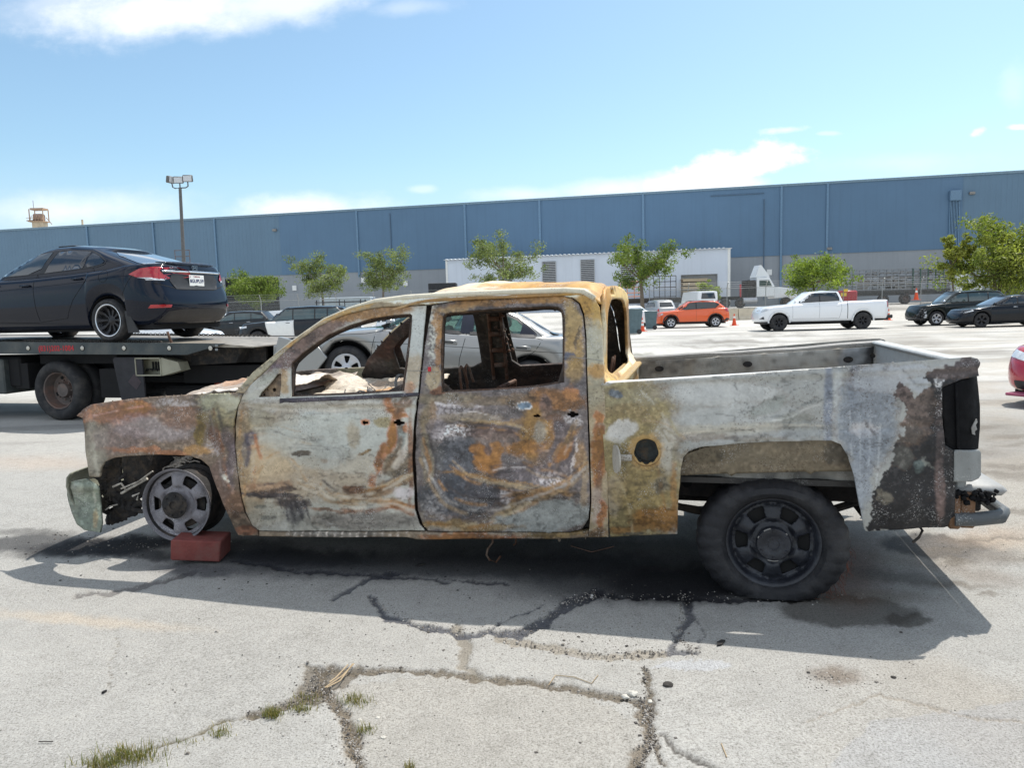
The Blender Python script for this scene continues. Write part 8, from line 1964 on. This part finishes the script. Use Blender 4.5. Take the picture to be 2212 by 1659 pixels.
# far yard paler, with long tyre-washed streaks
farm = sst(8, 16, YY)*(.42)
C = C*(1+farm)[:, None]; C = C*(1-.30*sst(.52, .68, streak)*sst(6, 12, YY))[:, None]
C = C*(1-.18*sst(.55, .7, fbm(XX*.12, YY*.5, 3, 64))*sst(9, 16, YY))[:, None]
def lay(mask, rgb, k=1.0):
    global C
    C = C*(1-mask[:, None])+lin(rgb)[None]*k*mask[:, None]
# warm sandy tone on the right, cooler slab panels
lay(.35*sst(1500, 2300, DX)*sst(.4, .6, fbm(XX*1.3, YY*1.3, 3, 9)), (160, 148, 130))
lay(.5*inp([(720, 1480), (960, 1462), (1240, 1490), (1380, 1560), (1390, 1760), (760, 1760)]), (158, 153, 144))
lay(.35*inp([(1880, 1560), (2300, 1500), (2300, 1700), (1750, 1700)]), (158, 160, 164))
lay(.6*inp([(1470, 1425), (1580, 1428), (1560, 1448), (1400, 1446)]), (176, 178, 182)); lay(.5*inp([(1200, 1408), (1290, 1416), (1240, 1424)]), (170, 172, 176))
# broken joints filled with dirt
H = np.zeros(len(XX))
def crack(pts, w, rgb, k=.95, depth=.012, rough=.5):
    global H
    d_ = dist_line(pts); ww = w*.72*(.35+1.3*fbm(DX/16, DY/16, 4, len(pts))); m_ = sst(ww*1.15, ww*.75, d_)*k; lay(m_, rgb); H -= m_*depth
DIRT = (112, 104, 92); DARK = (78, 74, 70)
crack([(700, 1448), (790, 1452), (870, 1448), (1000, 1462), (1150, 1478), (1290, 1500), (1350, 1512), (1400, 1530)], 13, DIRT)
crack([(700, 1452), (690, 1480), (660, 1512), (600, 1530), (540, 1548)], 17, DIRT); crack([(690, 1480), (720, 1520), (745, 1560), (770, 1640), (800, 1700)], 20, (116, 106, 92))
lay(.8*inp([(660, 1440), (790, 1440), (760, 1470), (720, 1500), (680, 1530), (640, 1500)]), (108, 100, 88)); H -= .01*inp([(660, 1440), (790, 1440), (760, 1470), (720, 1500), (680, 1530), (640, 1500)])
crack([(560, 1540), (480, 1560), (420, 1590), (330, 1612), (200, 1660), (100, 1700)], 4, (104, 98, 80), .9); crack([(1390, 1440), (1405, 1500), (1400, 1560), (1420, 1620), (1440, 1700)], 9, DIRT)
crack([(1400, 1520), (1390, 1560), (1410, 1600), (1370, 1640), (1380, 1700)], 24, (118, 108, 94), .85); crack([(1430, 1590), (1460, 1625), (1560, 1670), (1640, 1720)], 8, DARK, .8)
crack([(985, 1360), (1010, 1400), (1000, 1440), (1040, 1462)], 16, (132, 124, 110), .7); crack([(1080, 1380), (1200, 1400), (1290, 1420), (1440, 1412)], 14, (138, 128, 112), .6)
# dark tarred cracks in the truck's shade
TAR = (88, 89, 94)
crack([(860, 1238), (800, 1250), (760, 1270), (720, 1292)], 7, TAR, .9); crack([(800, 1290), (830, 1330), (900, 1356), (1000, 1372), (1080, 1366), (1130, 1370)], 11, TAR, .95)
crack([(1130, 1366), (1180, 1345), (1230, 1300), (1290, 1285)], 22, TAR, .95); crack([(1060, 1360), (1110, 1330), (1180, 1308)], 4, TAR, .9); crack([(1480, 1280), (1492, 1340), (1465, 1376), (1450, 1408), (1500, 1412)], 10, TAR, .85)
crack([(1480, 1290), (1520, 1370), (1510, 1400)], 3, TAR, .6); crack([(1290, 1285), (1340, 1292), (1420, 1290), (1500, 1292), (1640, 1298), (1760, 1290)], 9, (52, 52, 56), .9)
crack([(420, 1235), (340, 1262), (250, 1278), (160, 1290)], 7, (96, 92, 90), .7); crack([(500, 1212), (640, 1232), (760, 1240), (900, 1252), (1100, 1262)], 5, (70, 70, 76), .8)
crack([(1740, 1560), (1900, 1500), (2040, 1540), (2212, 1560)], 5, (140, 130, 116), .5); crack([(250, 1380), (240, 1450), (235, 1500)], 1.6, (120, 114, 104), .7)
# soot, oil and water, with the truck's shade deepened in the ground colour
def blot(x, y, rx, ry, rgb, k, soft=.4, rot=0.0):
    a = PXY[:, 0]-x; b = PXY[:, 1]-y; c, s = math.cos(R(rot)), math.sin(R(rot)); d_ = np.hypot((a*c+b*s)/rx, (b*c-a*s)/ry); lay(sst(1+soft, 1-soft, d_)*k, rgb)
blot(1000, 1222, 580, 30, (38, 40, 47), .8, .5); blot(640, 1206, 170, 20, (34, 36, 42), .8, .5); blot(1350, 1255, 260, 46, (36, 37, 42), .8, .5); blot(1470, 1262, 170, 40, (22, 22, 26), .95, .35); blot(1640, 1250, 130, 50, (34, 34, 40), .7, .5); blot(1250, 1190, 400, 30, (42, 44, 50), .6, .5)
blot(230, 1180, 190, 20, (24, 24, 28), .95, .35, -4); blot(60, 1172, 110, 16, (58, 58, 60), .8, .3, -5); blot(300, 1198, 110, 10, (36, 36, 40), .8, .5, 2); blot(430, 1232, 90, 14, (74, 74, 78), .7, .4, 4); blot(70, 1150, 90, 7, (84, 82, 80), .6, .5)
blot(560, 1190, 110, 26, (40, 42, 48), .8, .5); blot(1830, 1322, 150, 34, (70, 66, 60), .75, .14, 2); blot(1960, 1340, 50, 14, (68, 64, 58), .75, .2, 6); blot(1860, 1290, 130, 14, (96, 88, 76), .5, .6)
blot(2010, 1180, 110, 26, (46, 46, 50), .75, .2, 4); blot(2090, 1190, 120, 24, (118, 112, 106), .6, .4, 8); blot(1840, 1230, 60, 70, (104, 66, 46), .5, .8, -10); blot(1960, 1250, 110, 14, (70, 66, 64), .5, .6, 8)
blot(1810, 1460, 52, 16, (110, 96, 82), .7, .6, 8); blot(2150, 1160, 90, 20, (178, 150, 120), .4, .8); blot(2100, 1240, 140, 16, (120, 106, 94), .4, .8, 10); blot(2150, 930, 120, 30, (120, 112, 100), .5, .8)
blot(2190, 985, 100, 30, (128, 118, 106), .4, .8); blot(100, 1000, 140, 14, (182, 160, 140), .35, .8); blot(180, 1340, 200, 10, (196, 176, 150), .35, .8, 5); blot(1560, 775, 140, 12, (104, 104, 98), .5, .7); blot(1360, 768, 50, 5, (108, 106, 92), .7, .6)
# gravelly band right of the bed
for k_ in range(26):
    rs = np.random.RandomState(100+k_); blot(rs.uniform(1500, 2212), rs.uniform(720, 800), rs.uniform(40, 160), rs.uniform(2, 7), (108, 102, 94), rs.uniform(.25, .55), .6)
for k_ in range(30):
    rs = np.random.RandomState(200+k_); blot(rs.uniform(2040, 2212), rs.uniform(860, 1300), rs.uniform(20, 90), rs.uniform(2, 8), (112, 104, 94), rs.uniform(.3, .6), .6, rs.uniform(-6, 8))
Z = .8*sst(48, 78, YY)+np.where(YY < 12, H+(nm-.5)*.006+(nl-.5)*.012*sst(1, 3, np.abs(YY)), 0)
Z = np.where((YY > 3) & (YY < 6.5) & (np.abs(XX) < 3.2), np.minimum(Z, .001), Z)
nx, ny = len(xs), len(ys); ii = np.arange(nx*ny).reshape(nx, ny)
Fq = np.stack([ii[:-1, :-1], ii[1:, :-1], ii[1:, 1:], ii[:-1, 1:]], -1).reshape(-1, 4)
me = bpy.data.meshes.new('ground'); me.vertices.add(nx*ny); me.vertices.foreach_set('co', np.column_stack([XX, YY, Z]).astype(np.float32).ravel())
me.loops.add(len(Fq)*4); me.loops.foreach_set('vertex_index', Fq.astype(np.int32).ravel()); me.polygons.add(len(Fq)); me.polygons.foreach_set('loop_start', np.arange(0, len(Fq)*4, 4, dtype=np.int32)); me.polygons.foreach_set('loop_total', np.full(len(Fq), 4, dtype=np.int32))
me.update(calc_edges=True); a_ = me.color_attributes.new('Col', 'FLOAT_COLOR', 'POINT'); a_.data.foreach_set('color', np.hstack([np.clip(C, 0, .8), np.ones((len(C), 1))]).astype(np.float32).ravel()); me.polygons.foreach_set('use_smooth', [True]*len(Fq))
mt, n, l, b = new_mat('yard_concrete'); tc = n.new('ShaderNodeTexCoord'); v = tc.outputs['Object']; at = n.new('ShaderNodeAttribute'); at.attribute_name = 'Col'; c = at.outputs['Color']
n1 = tex_noise(n, l, v, 120, 3, .75); c = mixrgb(n, l, .85, c, ramp(n, l, n1, [(.36, (.50, .49, .47, 1)), (.47, (.95, .95, .94, 1)), (.56, (1.02, 1.02, 1.02, 1)), (.68, (1.35, 1.35, 1.36, 1))]), 'MULTIPLY')
n2 = tex_noise(n, l, v, 38, 6, .8); c = mixrgb(n, l, .8, c, ramp(n, l, n2, [(.34, (.62, .60, .58, 1)), (.44, (.96, .96, .96, 1)), (.62, (1.05, 1.05, 1.05, 1)), (.72, (1.2, 1.2, 1.2, 1))]), 'MULTIPLY')
n3 = tex_noise(n, l, v, 7, 7, .75); c = mixrgb(n, l, .6, c, ramp(n, l, n3, [(.32, (.78, .77, .75, 1)), (.5, (1, 1, 1, 1)), (.7, (1.1, 1.09, 1.07, 1))]), 'MULTIPLY')
vo = n.new('ShaderNodeTexVoronoi'); vo.inputs['Scale'].default_value = 42; l.new(v, vo.inputs['Vector']); c = mixrgb(n, l, ramp(n, l, vo.outputs['Distance'], [(.07, (.65,)*3+(1,)), (.12, (0, 0, 0, 1))]), c, S(96, 92, 88))
l.new(c, b.inputs['Base Color']); b.inputs['Roughness'].default_value = .92; b.inputs['Specular IOR Level'].default_value = .25
b1 = n.new('ShaderNodeBump'); b1.inputs['Strength'].default_value = .6; b1.inputs['Distance'].default_value = .006; l.new(n1, b1.inputs['Height']); b2 = n.new('ShaderNodeBump'); b2.inputs['Strength'].default_value = .6; b2.inputs['Distance'].default_value = .015; l.new(n2, b2.inputs['Height']); l.new(b1.outputs[0], b2.inputs['Normal']); l.new(b2.outputs[0], b.inputs['Normal'])
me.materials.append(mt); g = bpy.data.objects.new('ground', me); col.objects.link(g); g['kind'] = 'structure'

# ---- red block wedged at the front rim
bp = ground_pt(411, 1219); M_brick = mat('red_block', S(122, 62, 56), .85, var=.2, vscale=14, bump=.5, bscale=80, dirt=S(96, 84, 76), dirt_amt=.5)
q = MB(); q.box(-.155, .155, -.11, .11, .0, .135, .008); rb = tag(q.build('red_block', M_brick, None, 40, loc=(bp[0]+.03, bp[1]+.10, .0), rot=(R(0), R(5), R(3))), 'chipped red masonry block wedged under the bare front rim', 'block')
rb.location.z = .02
# ---- stones, twigs, grass
M_stone = mat('pale_stone', S(186, 182, 172), .85, var=.25, vscale=30); M_dstone = mat('dark_clinker', S(60, 56, 52), .9, var=.3, vscale=30)
def pebble(px, py, s, mt, name, label, cat, seed, group=None, flat=.6):
    rs = np.random.RandomState(seed); p = ground_pt(px, py); bm = bmesh.new(); bmesh.ops.create_icosphere(bm, subdivisions=2, radius=s)
    for v_ in bm.verts: k_ = 1+.45*(fbm(np.array([v_.co.x/s*1.3+seed]), np.array([v_.co.y/s*1.3+v_.co.z/s]), 2, seed)[0]-.5)*2; v_.co = Vector((v_.co.x*k_*1.2, v_.co.y*k_, v_.co.z*k_*flat))
    me_ = bpy.data.meshes.new(name); bm.to_mesh(me_); bm.free(); me_.materials.append(mt); o = bpy.data.objects.new(name, me_); col.objects.link(o); o.location = (p[0], p[1], s*flat*.35); o.scale = (.62,)*3; o.rotation_euler.z = rs.uniform(0, 6)
    if label: tag(o, label, cat, group)
    return o
pebble(1443, 1483, .028, M_dstone, 'stone', 'dark pebble alone on the sunlit ground below the bed shadow', 'stone', 1); pebble(1930, 1465, .014, M_dstone, 'stone', 'small dark stone right of the truck shadow edge', 'stone', 2)
pebble(1366, 1502, .030, M_stone, 'rubble', 'white lump of rubble in the crack junction', 'rubble', 3); pebble(1350, 1508, .022, M_stone, 'rubble', 'smaller white flake beside the rubble lump in the crack', 'rubble', 4); pebble(1404, 1518, .016, M_stone, 'rubble', 'grey chip right of the white rubble lump', 'rubble', 5)
pebble(778, 1498+60, .014, M_stone, 'stone', 'pale pebble in the dirt patch left of the paler slab', 'stone', 6); pebble(815, 1553, .012, M_stone, 'stone', 'pale pebble at the right side of the dirt patch', 'stone', 7); pebble(828, 1596, .014, M_stone, 'stone', 'pale pebble lowest in the dirt channel', 'stone', 8)
gm = MB(); rs = np.random.RandomState(77); bx8 = [(-1, -1, -.6), (1, -1, -.6), (1, 1, -.6), (-1, 1, -.6), (-.6, -.7, .6), (.7, -.6, .6), (.6, .7, .6), (-.7, .6, .6)]; f8 = [(0, 3, 2, 1), (4, 5, 6, 7), (0, 1, 5, 4), (1, 2, 6, 5), (2, 3, 7, 6), (3, 0, 4, 7)]
zones = [(700, 1500, 60, 60), (1400, 1560, 40, 90), (1250, 1400, 240, 26), (1100, 1366, 300, 18), (1800, 1470, 60, 16), (1500, 1290, 400, 12), (250, 1180, 200, 24), (760, 1620, 60, 60), (1100, 1300, 1100, 300), (1100, 1500, 1100, 140), (1900, 1100, 300, 250)]
lines_ = [[(700, 1450), (870, 1450), (1150, 1478), (1400, 1530)], [(690, 1450), (660, 1512), (540, 1548)], [(690, 1480), (745, 1560), (800, 1700)], [(1390, 1440), (1400, 1560), (1440, 1700)], [(1400, 1520), (1410, 1600), (1380, 1660)], [(800, 1290), (900, 1356), (1130, 1370)], [(1130, 1366), (1230, 1300), (1290, 1285)], [(1480, 1280), (1465, 1376), (1500, 1412)], [(1080, 1385), (1290, 1420), (1440, 1412)]]
for k in range(3700):
    if k < 1900: z_ = zones[rs.randint(0, len(zones))]; px, py = rs.normal(z_[0], z_[2]*.6), rs.normal(z_[1], z_[3]*.6)
    else:
        L_ = lines_[rs.randint(0, len(lines_))]; i_ = rs.randint(0, len(L_)-1); t_ = rs.rand(); px = L_[i_][0]+(L_[i_+1][0]-L_[i_][0])*t_+rs.normal(0, 7); py = L_[i_][1]+(L_[i_+1][1]-L_[i_][1])*t_+rs.normal(0, 5)
    if py < 850: continue
    p = ground_pt(px, py); s = rs.uniform(.0014, .004) if rs.rand() < .97 else rs.uniform(.005, .008); th = rs.uniform(0, 6); c_, s_ = math.cos(th), math.sin(th)
    gm.add([(p[0]+s*(x*c_-y*s_*.8), p[1]+s*(x*s_+y*c_*.8), .0+s*(z+.7)*.7) for x, y, z in bx8], f8)
o = bpy.data.meshes.new('gravel'); o.from_pydata(gm.v, [], gm.f); mg, n, l, b = new_mat('gravel_mix'); gi = n.new('ShaderNodeNewGeometry'); l.new(ramp(n, l, gi.outputs['Random Per Island'], [(0, S(60, 56, 54)), (.5, S(120, 114, 106)), (.92, S(160, 154, 146)), (1, S(196, 192, 186))]), b.inputs['Base Color']); b.inputs['Roughness'].default_value = .9
o.materials.append(mg); g_ = bpy.data.objects.new('gravel', o); col.objects.link(g_); tag(g_, 'loose grit and pebbles scattered over the cracked yard', 'gravel', kind='stuff')
# black flakes of char on the left
cf = MB(); rs = np.random.RandomState(5)
for k in range(260):
    px, py = (rs.normal(225, 90), rs.normal(1176, 14)) if k < 170 else (rs.normal(900, 300), rs.normal(1235, 22)); p = ground_pt(px, py); s = rs.uniform(.0015, .006)
    cf.add([(p[0]+s*(x*1.2), p[1]+s*y, s*(z+.6)*.5) for x, y, z in bx8], f8)
o = bpy.data.meshes.new('char_debris'); o.from_pydata(cf.v, [], cf.f); o.materials.append(M_soot); g_ = bpy.data.objects.new('char_debris', o); col.objects.link(g_); tag(g_, 'black char flakes fallen under the front of the truck', 'debris', kind='stuff')
# grass
gv, gf, gc = [], [], []; rs = np.random.RandomState(11)
for (gx_, gy_, rx_, ry_, n_, h_) in ((590, 1546, 22, 9, 420, .030), (650, 1535, 30, 8, 260, .022), (660, 1512, 34, 14, 180, .020), (770, 1518, 30, 12, 420, .026), (790, 1580, 22, 10, 260, .022), (280, 1636, 70, 18, 900, .030), (225, 1655, 60, 12, 500, .03), (480, 1582, 26, 12, 150, .024), (885, 1660, 14, 8, 120, .02), (470, 1592, 14, 6, 80, .02), (400, 1606, 60, 8, 90, .018)):
    for k in range(int(n_*.45)):
        p = ground_pt(rs.normal(gx_, rx_*.5), rs.normal(gy_, ry_*.5)); th = rs.uniform(0, 6.28); hh = h_*rs.uniform(.4, 1.4); ln_ = rs.uniform(.2, 1.1)*hh; w = .0013; dx_, dy_ = math.cos(th), math.sin(th); i = len(gv)
        gv += [(p[0]-dy_*w, p[1]+dx_*w, -.004), (p[0]+dy_*w, p[1]-dx_*w, -.004), (p[0]+dx_*ln_*.4+dy_*w*.7, p[1]+dy_*ln_*.4-dx_*w*.7, hh*.6), (p[0]+dx_*ln_*.4-dy_*w*.7, p[1]+dy_*ln_*.4+dx_*w*.7, hh*.6), (p[0]+dx_*ln_, p[1]+dy_*ln_, hh)]
        gf += [(i, i+1, i+2, i+3), (i+3, i+2, i+4)]; cc_ = lin((104, 110, 52) if rs.rand() < .5 else (142, 130, 86))*rs.uniform(.6, 1.2); gc += [list(cc_)+[1]]*5
g_ = mesh_raw('grass', gv, gf, M_leaf, None, gc, None); tag(g_, 'small weeds and grass growing from the cracks', 'grass', kind='stuff')
tw_ = MB(); M_twig = mat('dry_twig', S(168, 148, 118), .8)
for k, pts in enumerate([[(702, 1492), (740, 1466), (765, 1440)], [(706, 1494), (736, 1478), (762, 1442)], [(712, 1484), (726, 1474), (752, 1446)]]):
    tw_.tube([(*ground_pt(*p)[:2], .012+.004*k) for p in pts], .0028, 5)
tag(tw_.build('twig', M_twig, None, 60), 'bundle of dry straw-coloured twigs on the dirt patch', 'twig')
for pts, lb in (([(1185, 1484), (1200, 1462), (1240, 1466), (1278, 1480), (1292, 1462)], 'bent dry stem beside the grey crack at lower centre'), ([(84, 1606), (115, 1606)], 'short dark stick at the lower left of the ground'), ([(1558, 1610), (1570, 1640)], 'dry stick near the bottom edge right of the crack')):
    tag(MB().tube([(*ground_pt(*p)[:2], .006) for p in pts], .002, 5).build('twig', M_twig if 'stem' in lb or 'dry' in lb else M_dstone, None, 60), lb, 'twig')
for px, py, lb, sd_ in ((908, 1222, 'flat black scrap lying in the shade under the cab', 3), (1556, 1392, 'thin black scrap near the front edge of the bed shadow', 4), (225, 1492+6, 'small dark chip on the sunlit slab at left', 5)):
    p = ground_pt(px, py); q = MB(); s = .035 if sd_ < 5 else .012; q.prism([(-s, -.2*s), (-.3*s, -.45*s), (s, -.1*s), (.8*s, .3*s), (-.2*s, .4*s)], .002, .010, 'xy'); tag(q.build('scrap', M_soot, None, loc=(p[0], p[1], 0), rot=(0, 0, R(-20+15*sd_))), lb, 'scrap')
